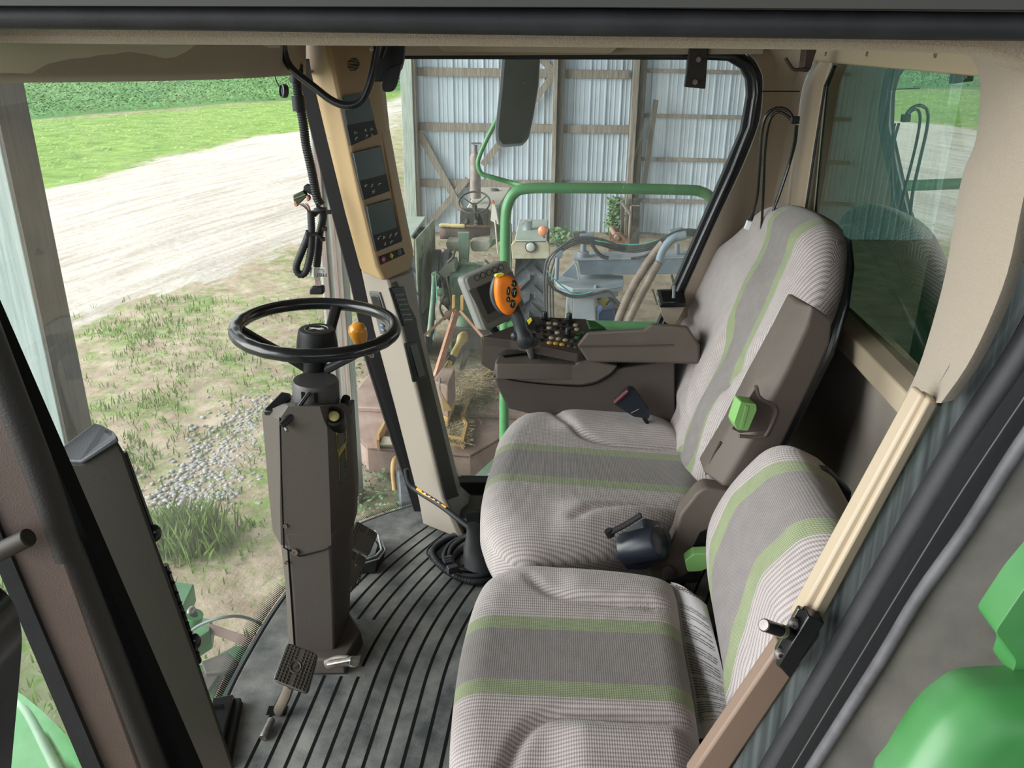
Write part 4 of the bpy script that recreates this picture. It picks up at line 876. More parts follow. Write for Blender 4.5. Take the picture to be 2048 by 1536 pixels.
def on(i_, f_): 
    i = max(0, min(len(rows)-1.001, i_)); a = int(i); k = f_*6; c = min(5, int(k)); 
    p = lerp(lerp(rows[a][c], rows[a][c+1], k-c), lerp(rows[a+1][c], rows[a+1][c+1], k-c), i-a); return p+V((-.45, -.1, .9))*.0012
b = B()
def tl(i0, f0, f1, w_):
    n = 5; a = [b.verts.new(on(i0, lerp(f0, f1, k/n))) for k in range(n+1)]; c = [b.verts.new(on(i0+w_, lerp(f0, f1, k/n))) for k in range(n+1)]
    for k in range(n): face(b, [a[k], a[k+1], c[k+1], c[k]])
for k in range(46):
    i0 = 1.9+k*.095; f0 = .08; 
    if k in (3, 7, 14, 15, 27, 36): continue
    while f0 < .88:
        f1 = min(.93, f0+random.uniform(.1, .35)); tl(i0, f0, f1-.025, .035); f0 = f1
        if random.random() < .12: break
obj('printed_lines', b, mat('grey_ink', (.16, .16, .17), .7), pg, smooth=0)['kind'] = 'stuff'
xa = (on(.9, .9)-on(.9, .2)); ya = (on(.3, .5)-on(1.2, .5)); tb = text_bm('NORTHMARK', .0135, m4(on(.75, .58)+V((-.45, -.1, .9))*.002, xa, ya), .0002); obj('heading', tb, M_inkd, pg)
b = B(); c = on(.62, .17); x_ = xa.normalized(); y_ = ya.normalized(); prism(b, [c, c+x_*.010+y_*.001, c+x_*.006-y_*.003, c+x_*.011-y_*.010, c+x_*.004-y_*.005], V((-.45, -.1, .9))*.0004); obj('logo', b, M_inkd, pg)
# ================================================================ CONSOLE
cs = thing('control_console', 'taupe armrest console with keypad beside the driver seat', 'control console', tuple(aY(1120, 830, 2.5)))
YC = 2.40
def fl(pts, Y=YC, e=.26, r=0.): b = B(); P = LY(pts, Y); P = rounded(P, r) if r else P; prism(b, P, (0, e, 0)); return b
obj('lower_body', fl([(990, 738), (1234, 738), (1350, 720), (1350, 900), (1240, 870), (1058, 828), (1016, 818), (994, 775), (987, 752)], YC+.012, .22), M_th, cs, bevel=.006, seg=3)
obj('side_panel', fl([(990, 728), (1150, 730), (1166, 717), (1236, 732), (1222, 748), (1195, 764), (1165, 771), (1110, 769), (1040, 762), (987, 751)], YC, .05), M_taupe, cs, bevel=.005, seg=3)
b = B(); tube(b, cat(LY([(987, 752), (1040, 763), (1110, 770), (1165, 772), (1196, 765), (1224, 748), (1238, 733)], YC+.006), 4), .0018, 6); obj('panel_seam', b, M_dark, cs)
tz = aY(1070, 727, YC).z
def top(x, y, z=0): return aZ(x, y, tz+z)
b = B(); P = rounded([top(x, y) for x, y in ((990, 728), (1150, 729), (1168, 714), (1160, 704), (1010, 698), (1000, 706))], .012); prism(b, P, (0, 0, -.05)); dk = obj('top_deck', b, M_taupe, cs, bevel=.004)
b = B(); tube(b, [top(x, y, .0015) for x, y in ((1007, 713), (1030, 710), (1112, 703), (1119, 705))], [.009, .0085, .006, .005], 12, sq=.3); obj('lever_slot', b, M_dark, dk, smooth=60)
b = B()
for Pp in ([(1088, 712), (1096, 711), (1100, 716), (1112, 716), (1112, 711), (1120, 711)], [(1080, 709), (1078, 720)]): tube(b, [top(x, y, .001) for x, y in Pp], .0008, 5)
lathe(b, [(.003, 0), (.003, .0006)], top(1089, 711, .001), (0, 0, 1), 10); obj('lever_symbol', b, mat('dim_pink', (.30, .22, .20), .6), dk)['kind'] = 'stuff'
# rear deck box
b = B(); hexa(b, LY([(960, 676), (985, 668), (1040, 668), (1180, 700), (1180, 745), (985, 742), (962, 728)], 2.555), LY([(962, 674), (985, 664), (1050, 660), (1180, 690), (1180, 745), (985, 740), (964, 726)], 2.70)); obj('rear_box', b, M_taupe, cs, bevel=.006, seg=3)
KN = V((0.03, -.22, 1)).normalized(); KO = aY(1110, 672, 2.47)
def kp(x, y, o=0): return aP(x, y, KO+KN*o, KN)
b = B(); prism(b, rounded([kp(*p) for p in ((965, 674), (1058, 640), (1066, 633), (1172, 638), (1190, 655), (1230, 662), (1180, 700), (1156, 708), (1066, 690), (1020, 680))], .006), -KN*.03); obj('keypad_deck', b, mat('dark_taupe', (.060, .046, .040), .5, bump=.3, bscale=900), cs, bevel=.004)
M_bb = mat('beige_key', (.33, .29, .21), .5); M_by = mat('amber_key', (.55, .33, .05), .4); M_bg = mat('green_key', (.04, .11, .04), .5); M_bd = mat('brown_key', (.045, .036, .032), .5)
KEYS = [(M_bb, [(1265, 937), (1350, 943), (1610, 960), (1270, 995), (1625, 1015), (1375, 1057), (1300, 1123), (1388, 1137), (1478, 1152)]),
        (M_black, [(1385, 897), (1435, 947), (1520, 955), (1185, 992), (1360, 995), (1440, 1002), (1110, 1040), (1195, 1048), (1288, 1053), (1200, 1110), (1160, 1152)]),
        (M_bd, [(1570, 1165), (1530, 1222), (1615, 1240), (1540, 1010)]), (M_by, [(1275, 1187), (1355, 1195), (1435, 1208)]), (M_bg, [(1650, 1070), (1630, 1120), (1700, 1060)])]
kx = (kp(1120, 670)-kp(1100, 669)).normalized(); ky = KN.cross(kx)
for m_, ps in KEYS:
    for x, y in ps:
        c = kp(900+x/6.4, 500+y/6.4+1); b = B(); sec = []
        for r, h in ((.0085, 0), (.0085, .0035), (.0062, .0052), (.0001, .0055)): sec.append([c+kx*cos(a)*r*1.05+ky*sin(a)*r*.80+KN*h for a in [2*pi*k/14 for k in range(14)]])
        loft(b, sec); obj('key', b, m_, cs, smooth=50)
for x, y in ((1210, 890), (1525, 910), (1505, 1102)):
    b = B(); lathe(b, [(.0165, 0), (.0165, .003), (.0095, .006), (.0090, .023), (.0080, .026), (.0001, .026)], kp(900+x/6.4, 500+y/6.4), (0, .02, 1), 18); obj('dial', b, M_gloss, cs, smooth=40)
b = B(); prism(b, rounded([aY(*p, 2.50) for p in ((1053, 645), (1063, 636), (1068, 640), (1073, 658), (1060, 668))], .003), (0, .02, 0)); s_ = obj('rocker', b, M_black, cs, bevel=.003)
b = B(); prism(b, [aY(*p, 2.498) for p in ((1054, 642), (1062, 635), (1065, 641), (1058, 650))], (0, .006, 0)); obj('rocker_cap', b, M_yellow, s_, bevel=.001)
b = B(); prism(b, [kp(*p, .002) for p in ((1172, 645), (1190, 648), (1212, 662), (1178, 662))], KN*.012); obj('green_corner', b, mat('dark_green_plastic', (.02, .075, .02), .5), cs, bevel=.004)
# armrest pad
YP = 2.365
b = B(); A = LY([(1153, 690), (1174, 664), (1288, 658), (1302, 648), (1375, 653), (1400, 690), (1400, 728), (1176, 724)], YP); hexa(b, A, LY([(1160, 688), (1178, 662), (1290, 656), (1303, 646), (1375, 651), (1398, 690), (1398, 722), (1180, 718)], YP+.15)); ap = obj('armrest_pad', b, M_taupe, cs, bevel=.008, seg=3)
b = B(); tube(b, LY([(1158, 693), (1250, 692), (1345, 690)], YP-.001), .0035, 8, sq=.6); obj('pad_crease', b, M_th, ap)
# ---- monitor
mo = thing('monitor', 'grey tilted monitor with five round buttons at the front of the console', 'monitor', tuple(aY(985, 662, 2.55)))
ma, mb_, mc = aY(931, 556, 2.50), aY(1012, 521, 2.60), aY(973, 660, 2.50)
mn = (mb_-ma).cross(mc-ma).normalized(); mn = mn if mn.y < 0 else -mn
def mp_(x, y, o=0): return aP(x, y, ma+mn*o, mn)
M_mon = mat('monitor_grey', (.23, .22, .19), .5, bump=.1); M_mons = mat('monitor_side_grey', (.46, .46, .44), .45)
F_ = rounded([mp_(*p) for p in ((930, 556), (1014, 519), (1056, 622), (972, 664))], .018, 5)
b = B(); prism(b, F_, -mn*.014); obj('front_case', b, M_mon, mo, bevel=.004)
bk = V((-.020, .010, -.002))
b = B(); prism(b, [p-mn*.015+bk*.15 for p in F_], bk); obj('rear_case', b, M_mons, mo, bevel=.004)
b = B(); prism(b, [mp_(*p, .0008) for p in ((937.5, 581), (1025, 542), (1048, 610), (975, 648))], -mn*.001); scn = obj('bezel', b, mat('bezel_olive', (.12, .115, .10), .5), mo)
b = B(); prism(b, [mp_(*p, .0016) for p in ((953, 576), (1012, 550), (1034, 602), (976, 629))], -mn*.001); obj('screen', b, mat('black_screen', (.004, .005, .006), .12), scn)
for k in range(5):
    x, y = 954+k*11.9, 555.5-k*5.1
    b = B(); lathe(b, [(.0095, -.001), (.0095, .0010), (.0085, .0015), (.0082, -.0003)], mp_(x, y, .001), mn, 20, caps=False); rg = obj('button_ring', b, M_inkd, mo)
    b = B(); lathe(b, [(.0078, 0), (.0074, .0018), (.0001, .0022)], mp_(x, y, .001), mn, 18); obj('button', b, M_mon, rg, smooth=50)
xa = mp_(1040, 627)-mp_(990, 647); ya = mp_(985, 640)-mp_(990, 652)
obj('maker_name', text_bm('GREENSTAR', .0075, m4(mp_(1003, 635, .002), xa, ya), .0002), mat('dim_ink', (.22, .24, .22), .6), mo)
b = B(); tube(b, [aY(985, 655, 2.55), aY(1000, 675, 2.55)], .012, 10); obj('mount', b, M_black, mo)
# ---- hydrostatic joystick
js = thing('joystick', 'joystick with an orange head full of black buttons on the console', 'joystick', tuple(top(1062, 718)))
def q(l): return [(900+x/6.4, 500+y/6.4) for x, y in l]
jo = aY(1018, 590, 2.33); jn = V((.35, -.93, .12)).normalized(); ju = V((.12, 0, 1)); ju = (ju-jn*ju.dot(jn)).normalized(); jw = jn.cross(ju)
pad('grip_back', q([(545, 400), (600, 335), (700, 330), (820, 400), (870, 520), (880, 660), (800, 780), (700, 820), (600, 770), (530, 640), (517, 520)]), jo-jn*.016, ju, jw, jn, .006, .012, js, 0, m=mat('slate_plastic', (.07, .08, .09), .35), n=48)
hd = pad('grip_head', q([(575, 420), (600, 350), (660, 320), (745, 320), (830, 370), (880, 450), (905, 560), (912, 640), (890, 668), (862, 705), (800, 812), (735, 832), (675, 800), (605, 705), (572, 560)]), jo, ju, jw, jn, .013, .012, js, 0, m=M_orange, n=72)
def jp(x, y, o=.014): return aP(900+x/6.4, 500+y/6.4, jo+jn*o, jn)
b = B(); prism(b, rounded([jp(*p, .010) for p in ((578, 345), (600, 312), (690, 296), (695, 322), (620, 355))], .003), -jn*.018); obj('top_tab', b, M_yellow, hd, bevel=.003)
for x, y, rx, ry in ((820, 430, .0095, .0095), (745, 525, .0055, .013), (822, 545, .0085, .0150), (742, 630, .006, .0085), (800, 690, .0085, .0125)):
    b = B(); c = jp(x, y, .0125); sec = []
    for r, h in ((1, -.002), (1, .002), (.8, .004), (.001, .0035)): sec.append([c+ju*cos(a)*ry*r+jw*sin(a)*rx*r+jn*h for a in [2*pi*k/16 for k in range(16)]])
    loft(b, sec); kb = obj('thumb_button', b, M_gloss, hd, smooth=50)
    b = B(); c2 = c+jn*.0045; tube(b, [c2-ju*ry*.4, c2+ju*ry*.35+jw*rx*.2], .0008, 5); obj('button_mark', b, mat('yellow_green_ink', (.35, .40, .12), .6), kb)
b = B(); H = [(aY(*q([(800, 690)])[0], 2.36), .016), (aY(*q([(850, 800)])[0], 2.355), .021), (aY(*q([(880, 900)])[0], 2.35), .020), (aY(*q([(908, 1030)])[0], 2.345), .020), (aY(*q([(940, 1105)])[0], 2.34), .027), (aY(*q([(962, 1160)])[0], 2.34), .030), (aY(*q([(982, 1205)])[0], 2.345), .024), (aY(*q([(995, 1232)])[0], 2.35), .010)]
tube(b, [h[0] for h in H], [h[1] for h in H], 18, sq=.95); obj('handle', b, mat('handle_rubber', (.024, .030, .034), .4), js, sub=1, smooth=60)
b = B(); ell(b, aY(*q([(1055, 1150)])[0], 2.36), (.019, .02, .022)); obj('palm_rest', b, mat('handle_rubber', (.024, .030, .034), .4), js, smooth=60)
b = B(); ell(b, aY(*q([(835, 1100)])[0], 2.335), (.014, .012, .014)); obj('trigger_boss', b, mat('handle_rubber', (.024, .030, .034), .4), js, smooth=60)
b = B(); tube(b, [aY(*q([(985, 1205)])[0], 2.36), top(1064, 714)], .0095, 16); obj('rod', b, mat('satin_steel', (.42, .40, .39), .35, .5), js)
# ================================================================ SMALL FITTINGS
t = thing('ashtray', 'beige wall cup with a black lid on the rear corner post', 'ashtray', tuple(aY(1344, 652, 2.66)))
YT = 2.62
b = B(); tp_ = LY([(1319, 607), (1372, 607)], YT); prism(b, rounded(LY([(1318, 603), (1373, 603), (1366, 623), (1352, 648), (1344, 652), (1330, 645), (1323, 628)], YT), .008), (0, .07, 0)); obj('cup', b, mat('pale_taupe', (.34, .28, .22), .5), t, bevel=.006, seg=3)
z_ = aY(1345, 604, YT).z; b = B(); P = [aZ(x, y, z_+.004) for x, y in ((1313, 579), (1367, 577), (1373, 606), (1320, 607))]; prism(b, rounded(P, .008), (0, 0, -.014)); ld = obj('lid', b, M_gloss, t, bevel=.003)
b = B(); P = [aZ(x, y, z_+.006) for x, y in ((1321, 582), (1349, 581), (1353, 600), (1326, 601))]; prism(b, P, (0, 0, -.002)); obj('inner_lid', b, M_dark, ld, bevel=.002)
b = B(); tube(b, [aZ(1347, 596, z_+.010), aY(1348, 571, 2.67)], .005, 8, sq=.4); obj('flap', b, mat('grey_clear', (.25, .28, .30), .2), ld)
# window latch bracket
t = thing('window_bracket', 'black flat bracket with two bolts at the top of the side window', 'bracket', tuple(aY(1390, 176, 2.68)))
b = B(); prism(b, LY([(1379, 92), (1417, 96), (1411, 178), (1369, 174)], 2.69), (0, .02, 0)); obj('plate', b, mat('brown_black_steel', (.030, .024, .020), .5, .3, bump=.2), t, bevel=.003)
for x, y in ((1397, 119), (1390, 164)):
    b = B(); c = aY(x, y, 2.688); lathe(b, [(.0085, 0), (.0085, .004)], c, (0, -1, 0), 6); lathe(b, [(.0055, .004), (.0055, .011), (.0001, .0115)], c, (0, -1, 0), 14); obj('bolt', b, M_steel, t)
# network cable hanging from a clip
t = thing('network_cable', 'black looped cable ending in a clear plug beside the side window', 'cable', tuple(aY(1590, 245, 2.42)))
def cabl(pts, Y0, Y1, r, nm='cable_run'):
    n = len(pts); P = [aY(x, y, lerp(Y0, Y1, i/(n-1))) for i, (x, y) in enumerate(pts)]; b = B(); tube(b, cat(P, 6), r, 8); return obj(nm, b, M_gloss, t, smooth=60)
cabl([(1590, 243), (1576, 222), (1556, 216), (1535, 228), (1524, 262), (1519, 330), (1514, 390), (1505, 430)], 2.44, 2.50, .0045)
cabl([(1588, 246), (1572, 230), (1555, 224), (1540, 240), (1531, 290), (1527, 370), (1524, 440), (1522, 466)], 2.45, 2.52, .0040)
cabl([(1592, 250), (1588, 285), (1577, 330), (1562, 375), (1548, 418), (1545, 430)], 2.45, 2.50, .0040)
cabl([(1595, 250), (1590, 290), (1574, 345), (1557, 395), (1547, 420)], 2.46, 2.48, .0034)
b = B(); box(b, aY(1590, 240, 2.43), (.022, .016, .020)); obj('clip', b, M_black, t, bevel=.002)
b = B(); tube(b, [aY(1505, 428, 2.50), aY(1500, 440, 2.50)], [.006, .008], 10); obj('plug_boot', b, M_black, t)
b = B(); box(b, aY(1496, 450, 2.50), (.015, .012, .026), Matrix.Rotation(.25, 3, 'Y')); obj('plug', b, M_white, t, bevel=.0015)
# coat hook
t = thing('coat_hook', 'dark brown coat hook at the top corner beside the rear window', 'coat hook', tuple(aY(1606, 145, 2.40)))
M_hk = mat('dark_brown_plastic', (.050, .030, .024), .45)
b = B(); prism(b, LY([(1612, 92), (1636, 92), (1622, 138), (1617, 144), (1606, 145)], 2.42), (0, .05, 0)); obj('hook_plate', b, M_hk, t, bevel=.003)
b = B(); tube(b, cat(LY([(1612, 138), (1598, 139), (1587, 139), (1578, 128), (1571, 117)], 2.41), 3), .006, 10, sq=.8); obj('hook', b, M_hk, t, smooth=60)
# grab handle
t = thing('grab_handle', 'bent black tube grab handle in front of the display post', 'grab handle', tuple(aY(566, 100, 2.2)))
b = B(); P = cat([aY(x, y, 2.25) for x, y in ((567, 60), (569, 108), (586, 140), (628, 174), (662, 200), (692, 211), (718, 205), (733, 184), (744, 150), (752, 110), (757, 70))], 6); tube(b, P, .0098, 14); obj('handle_tube', b, M_gloss, t, smooth=60)
b = B(); lathe(b, [(.006, 0), (.006, .006), (.003, .007)], aY(744, 98, 2.24), (0, -1, .1), 10); obj('fixing_bolt', b, M_steel, t)
# black pivot bracket
t = thing('pivot_bracket', 'black pivot bracket hanging from the roof beside the display post', 'bracket', tuple(aY(775, 184, 2.3)))
b = B(); prism(b, LY([(752, 80), (808, 80), (806, 120), (801, 140), (775, 150), (766, 163), (744, 164), (746, 130)], 2.33), (0, .03, 0)); obj('bracket_body', b, M_black, t, bevel=.003)
b = B(); prism(b, rounded(LY([(770, 140), (803, 126), (792, 172), (784, 184), (766, 184), (763, 172)], 2.30), .008), (0, .02, 0)); obj('bracket_tab', b, M_black, t, bevel=.003)
b = B(); tube(b, LY([(770, 92), (762, 116)], 2.29), .008, 12); obj('bracket_pin', b, M_gloss, t)
b = B(); [ell(b, aY(x, y, 2.325), (.003, .003, .003), u=8, v=5) for x, y in ((772, 145),)]; obj('rivet', b, M_steel, t)
# wiring harness on the windscreen pillar
t = thing('wiring_harness', 'black corrugated wiring harness with loose plugs along the windscreen pillar', 'wiring harness', tuple(aY(630, 590, 2.35)))
YH = 2.42
def hz(l): return [(560+x/6.4, 360+y/6.4) for x, y in l]
def hos(pts, r, Y=YH, d=.0034, nm='conduit'): b = B(); tube(b, resample(cat(LY(pts, Y), 6), d), r, 12, rib=.84); return obj(nm, b, M_rubber, t, smooth=60)
hos([(592, 118), (594, 170), (601, 215), (607, 250), (612, 290), (621, 330), (628, 365), (634, 395), (643, 412)], .0138)
hos(hz([(395, 400), (400, 520), (405, 650), (400, 850), (375, 1020), (330, 1170), (265, 1215), (215, 1160), (215, 1080), (290, 890), (350, 740), (375, 660)]), .0115, YH-.02)
hos(hz([(430, 440), (480, 390), (540, 380)]), .0105, YH-.01)
hos(hz([(560, 380), (545, 520), (505, 700), (490, 900), (470, 1110)]), .0120, YH+.01)
b = B(); tube(b, LY([(592, 128), (593, 165)], YH), .019, 14); obj('clamp', b, M_black, t)
b = B(); tube(b, LY([(596, 192), (599, 222)], YH), .018, 14); obj('clamp', b, M_black, t)
b = B(); tube(b, LY(hz([(345, 700), (470, 690), (530, 740)]), YH-.03), .006, 8); tube(b, LY(hz([(470, 320), (520, 370), (600, 370)]), YH-.025), .005, 8); obj('cable_tie', b, M_gloss, t)
for p in ((570, 628), (545, 757), (625, 410)): b = B(); box(b, LY(hz([p]), YH-.02)[0], (.014, .01, .011)); obj('tie_head', b, M_black, t, bevel=.001)
b = B(); prism(b, LY(hz([(165, 195), (290, 138), (332, 190), (335, 215), (240, 310), (175, 280)]), YH), (0, .02, 0)); pc = obj('plug_housing', b, mat('olive_black', (.035, .045, .03), .5), t, bevel=.002)
b = B(); tube(b, LY(hz([(172, 245), (325, 185)]), YH-.003), .0016, 6); obj('green_seal', b, mat('olive_green', (.14, .22, .04), .5), pc)
M_pnk = mat('salmon_plastic', (.50, .22, .15), .5)
for a_ in ([(172, 275), (200, 270), (230, 320), (215, 345), (185, 335), (170, 300)], [(330, 200), (360, 200), (380, 245), (365, 275), (340, 270)]): b = B(); prism(b, LY(hz(a_), YH-.002), (0, .02, 0)); obj('plug_end', b, M_pnk, t, bevel=.002)
b = B()
for x0, x1 in ((230, 370), (260, 375), (290, 378), (325, 385), (345, 392)): tube(b, cat(LY(hz([(x0, 300), ((x0+x1)/2+8, 345), (x1, 410)]), YH-.002), 4), .0014, 5)
obj('wires', b, mat('brown_wire', (.16, .09, .06), .5), t)['kind'] = 'stuff'
b = B(); prism(b, LY(hz([(300, 80), (330, 58), (435, 95), (455, 200), (430, 210), (295, 140)]), YH+.012), (0, .02, 0)); obj('second_plug', b, M_rubber, t, bevel=.002)
# white label flag
b = B(); P = [LY(hz([(x, y)]), YH-.012-(.012 if x < 470 else 0)*sin((x-385)/85*pi if x < 470 else 0))[0] for x in (385, 405, 430, 455, 480, 530, 583) for y in (1118, 1240)]
grid_surf(b, [P[0::2], P[1::2]]); lbl = obj('label_flag', b, mat('label_white', (.62, .62, .60), .6), t, smooth=60)
c_ = LY(hz([(500, 1212)]), YH-.0155)[0]; lx = LY(hz([(440, 1212)]), YH-.0155)[0]-LY(hz([(560, 1212)]), YH-.0155)[0]; ly = V((0, 0, -1))
obj('label_text', text_bm('PF8793', .0165, m4(c_, lx, ly), .0002), M_inkd, lbl)
c_ = LY(hz([(545, 1150)]), YH-.0155)[0]; obj('label_small_text', mk(lambda b: [box(b, c_+V((dx, 0, dz)), (w_, .0004, .002)) for dx, dz, w_ in ((0, 0, .010), (-.012, .001, .004), (.002, -.006, .008))]), M_inkd, lbl)['kind'] = 'stuff'
b = B()
for x0, x1 in ((440, 450), (455, 470), (470, 482), (485, 500), (500, 515)): tube(b, cat(LY(hz([(x0, 1235), (x0+12, 1310), (x1, 1400)]), YH), 4), .0018, 5)
obj('wires', b, mat('pale_wire', (.40, .30, .26), .5), t)['kind'] = 'stuff'
b = B(); prism(b, LY(hz([(375, 1400), (410, 1365), (540, 1365), (552, 1400), (550, 1470), (375, 1470)]), YH-.01), (0, .025, 0)); obj('lower_plug', b, M_black, t, bevel=.004)
# cap on lanyard
t = thing('dust_cap', 'round black cap dangling on a thin cord below the roof visor', 'cap', tuple(aY(570, 194, 2.35)))
b = B(); c = aY(568, 182, 2.35); lathe(b, [(.0001, -.007), (.0165, -.007), (.018, -.004), (.018, .007), (.0145, .008), (.0145, .003), (.004, .003), (.004, .006), (.0001, .006)], c, (-.75, -.6, .1), 24); obj('cap_disc', b, mat('cap_grey_black', (.035, .038, .042), .4), t, smooth=40)
b = B(); tube(b, cat(LY([(572, 131), (560, 131), (551, 145), (552, 160), (562, 178)], 2.36), 5), .0016, 6); obj('cord', b, M_black, t)
# ================================================================ OUTSIDE : ground
def Gp(x, y, z=0): return aZ(x, y, GZ+z)
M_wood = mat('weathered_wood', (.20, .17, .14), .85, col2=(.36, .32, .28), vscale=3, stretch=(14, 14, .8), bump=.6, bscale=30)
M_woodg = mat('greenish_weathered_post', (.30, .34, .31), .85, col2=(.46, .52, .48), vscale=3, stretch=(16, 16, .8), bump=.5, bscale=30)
M_woodd = mat('dark_weathered_wood_and_shade', (.075, .068, .058), .9, col2=(.13, .12, .10), vscale=4, stretch=(10, 10, .8), bump=.5, bscale=30)  # dark wood, also the painted shade on the near post
M_woodr = mat('reddish_wood', (.26, .20, .18), .85, col2=(.36, .29, .27), vscale=4, stretch=(16, 16, 1), bump=.4, bscale=30)
# region masks as vertex attributes (soil type, not light)
far_road = [Gp(x, y) for x, y in ((-900, 470), (-300, 425), (-60, 405), (60, 378), (170, 362), (300, 318), (400, 300), (500, 268), (600, 262), (760, 207), (900, 150))]
near_road = [Gp(x, y) for x, y in ((-900, 900), (-300, 800), (-60, 740), (60, 690), (200, 620), (350, 575), (480, 540), (640, 470), (720, 330), (800, 228), (960, 168))]
field_e = [Gp(x, y) for x, y in ((-900, 300), (-200, 258), (60, 241), (200, 232), (400, 214), (600, 200), (780, 184), (900, 174), (1100, 160))]
def pip(x, y, poly):
    c = False; n = len(poly)
    for i in range(n):
        p, q_ = poly[i], poly[i-1]
        if (p.y > y) != (q_.y > y) and x < (q_.x-p.x)*(y-p.y)/(q_.y-p.y)+p.x: c = not c
    return c
def dline(x, y, line):
    d = 1e9
    for p, q_ in zip(line, line[1:]):
        ux_, uy_ = q_.x-p.x, q_.y-p.y; t = max(0, min(1, ((x-p.x)*ux_+(y-p.y)*uy_)/(ux_*ux_+uy_*uy_+1e-9))); d = min(d, (x-p.x-ux_*t)**2+(y-p.y-uy_*t)**2)
    return sqrt(d)
FAR1 = [V((x, y, 0)) for x, y in ((300, 400), (-300, 400))]
roadP = far_road+near_road[::-1]; vergeP = far_road+field_e[::-1]; fieldP = field_e+[V((60, 300, 0)), V((-300, 300, 0))]
def sd(x, y, P, lines): d = min(dline(x, y, l) for l in lines); return d if pip(x, y, P) else -d
def zone(x, y):
    w_ = 2.0+.09*y
    return smooth(sd(x, y, roadP, (far_road, near_road))/w_+.5), smooth(sd(x, y, vergeP, (far_road, field_e))/w_+.5), smooth(sd(x, y, fieldP, (field_e,))-.3)
def yat(line, x):
    """northing of a roughly straight line at x"""
    L_ = sorted(line, key=lambda p: p.x); 
    if x <= L_[0].x: a, c = L_[0], L_[1]
    elif x >= L_[-1].x: a, c = L_[-2], L_[-1]
    else:
        for a, c in zip(L_, L_[1:]):
            if a.x <= x <= c.x: break
    return a.y+(c.y-a.y)*(x-a.x)/(c.x-a.x+1e-9)
xs = [-90+i*3 for i in range(19)]+[-34+i*.5 for i in range(90)]+[11+i*2 for i in range(12)]
ys = [-8+i*1. for i in range(10)]+[1.5+i*.35 for i in range(60)]+[22.5+i*1. for i in range(40)]+[63+i*6 for i in range(42)]
b = B(); lr = b.verts.layers.float_color.new('zone')
G = []
for x in xs:
    row = []
    for y in ys:
        h = 0.03*sin(x*.7+y*.4)+.03*sin(x*1.9-y*.8)*(1 if y > 9 else .3); v_ = b.verts.new((x, y, GZ+h-.03)); r_, g_, f_ = zone(x, y); v_[lr] = (r_, g_, f_, 1-smooth((x+3.6+(y-9)*.12)/2.2)*smooth((y-5.5)/2)); row.append(v_)
    G.append(row)
for a, c in zip(G, G[1:]):
    for j in range(len(ys)-1): face(b, [a[j], a[j+1], c[j+1], c[j]])
m = bpy.data.materials.new('ground_soil'); t_, N, L = nodes(m); bs = N['Principled BSDF']; bs.inputs['Roughness'].default_value = .95; bs.inputs['Specular IOR Level'].default_value = .15
at = N.new('ShaderNodeAttribute'); at.attribute_name = 'zone'; sp3 = N.new('ShaderNodeSeparateColor'); L.new(at.outputs['Color'], sp3.inputs[0])
tcn = N.new('ShaderNodeTexCoord')
def noise(sc_, det=5, stretch=None, dist=0, ro=.6):
    n = N.new('ShaderNodeTexNoise'); n.inputs['Scale'].default_value = sc_; n.inputs['Detail'].default_value = det; n.inputs['Roughness'].default_value = ro; n.inputs['Distortion'].default_value = dist
    s_ = tcn.outputs['Object']
    if stretch: mp = N.new('ShaderNodeMapping'); mp.vector_type = 'TEXTURE'; mp.inputs['Scale'].default_value = tuple(1/q_ for q_ in stretch[0]); mp.inputs['Rotation'].default_value = (0, 0, -stretch[1]); L.new(s_, mp.inputs[0]); s_ = mp.outputs[0]
    L.new(s_, n.inputs['Vector']); return n.outputs['Fac']
def ramp(f, a, c, ca=None, cb=None):
    r = N.new('ShaderNodeValToRGB'); r.color_ramp.elements[0].position = a; r.color_ramp.elements[1].position = c
    if ca: r.color_ramp.elements[0].color = (*ca, 1)
    if cb: r.color_ramp.elements[1].color = (*cb, 1)
    L.new(f, r.inputs[0]); return r.outputs[0]
def mixc(f, a, c):
    n = N.new('ShaderNodeMix'); n.data_type = 'RGBA'; L.new(f, n.inputs[0]); L.new(a, n.inputs[6]); L.new(c, n.inputs[7]); return n.outputs[2]
def mt_(op, a, c):
    n = N.new('ShaderNodeMath'); n.operation = op
    for i, x in enumerate((a, c)):
        if isinstance(x, (int, float)): n.inputs[i].default_value = x
        else: L.new(x, n.inputs[i])
    return n.outputs[0]
dirt = ramp(noise(3, 8), .35, .7, (.27, .21, .15), (.44, .37, .28))
grs = ramp(noise(6, 6), .3, .75, (.11, .18, .04), (.24, .32, .10))
rdir = atan2(far_road[6].y-far_road[1].y, far_road[6].x-far_road[1].x)
rd = ramp(noise(1.6, 6, ((.22, 3.2, 1), -rdir), .3), .35, .65, (.25, .205, .165), (.56, .53, .48))
rd2 = ramp(noise(8, 6), .3, .8, (.36, .33, .29), (.56, .54, .50))
rd3 = mixc(noise(.35, 2), rd, rd2)
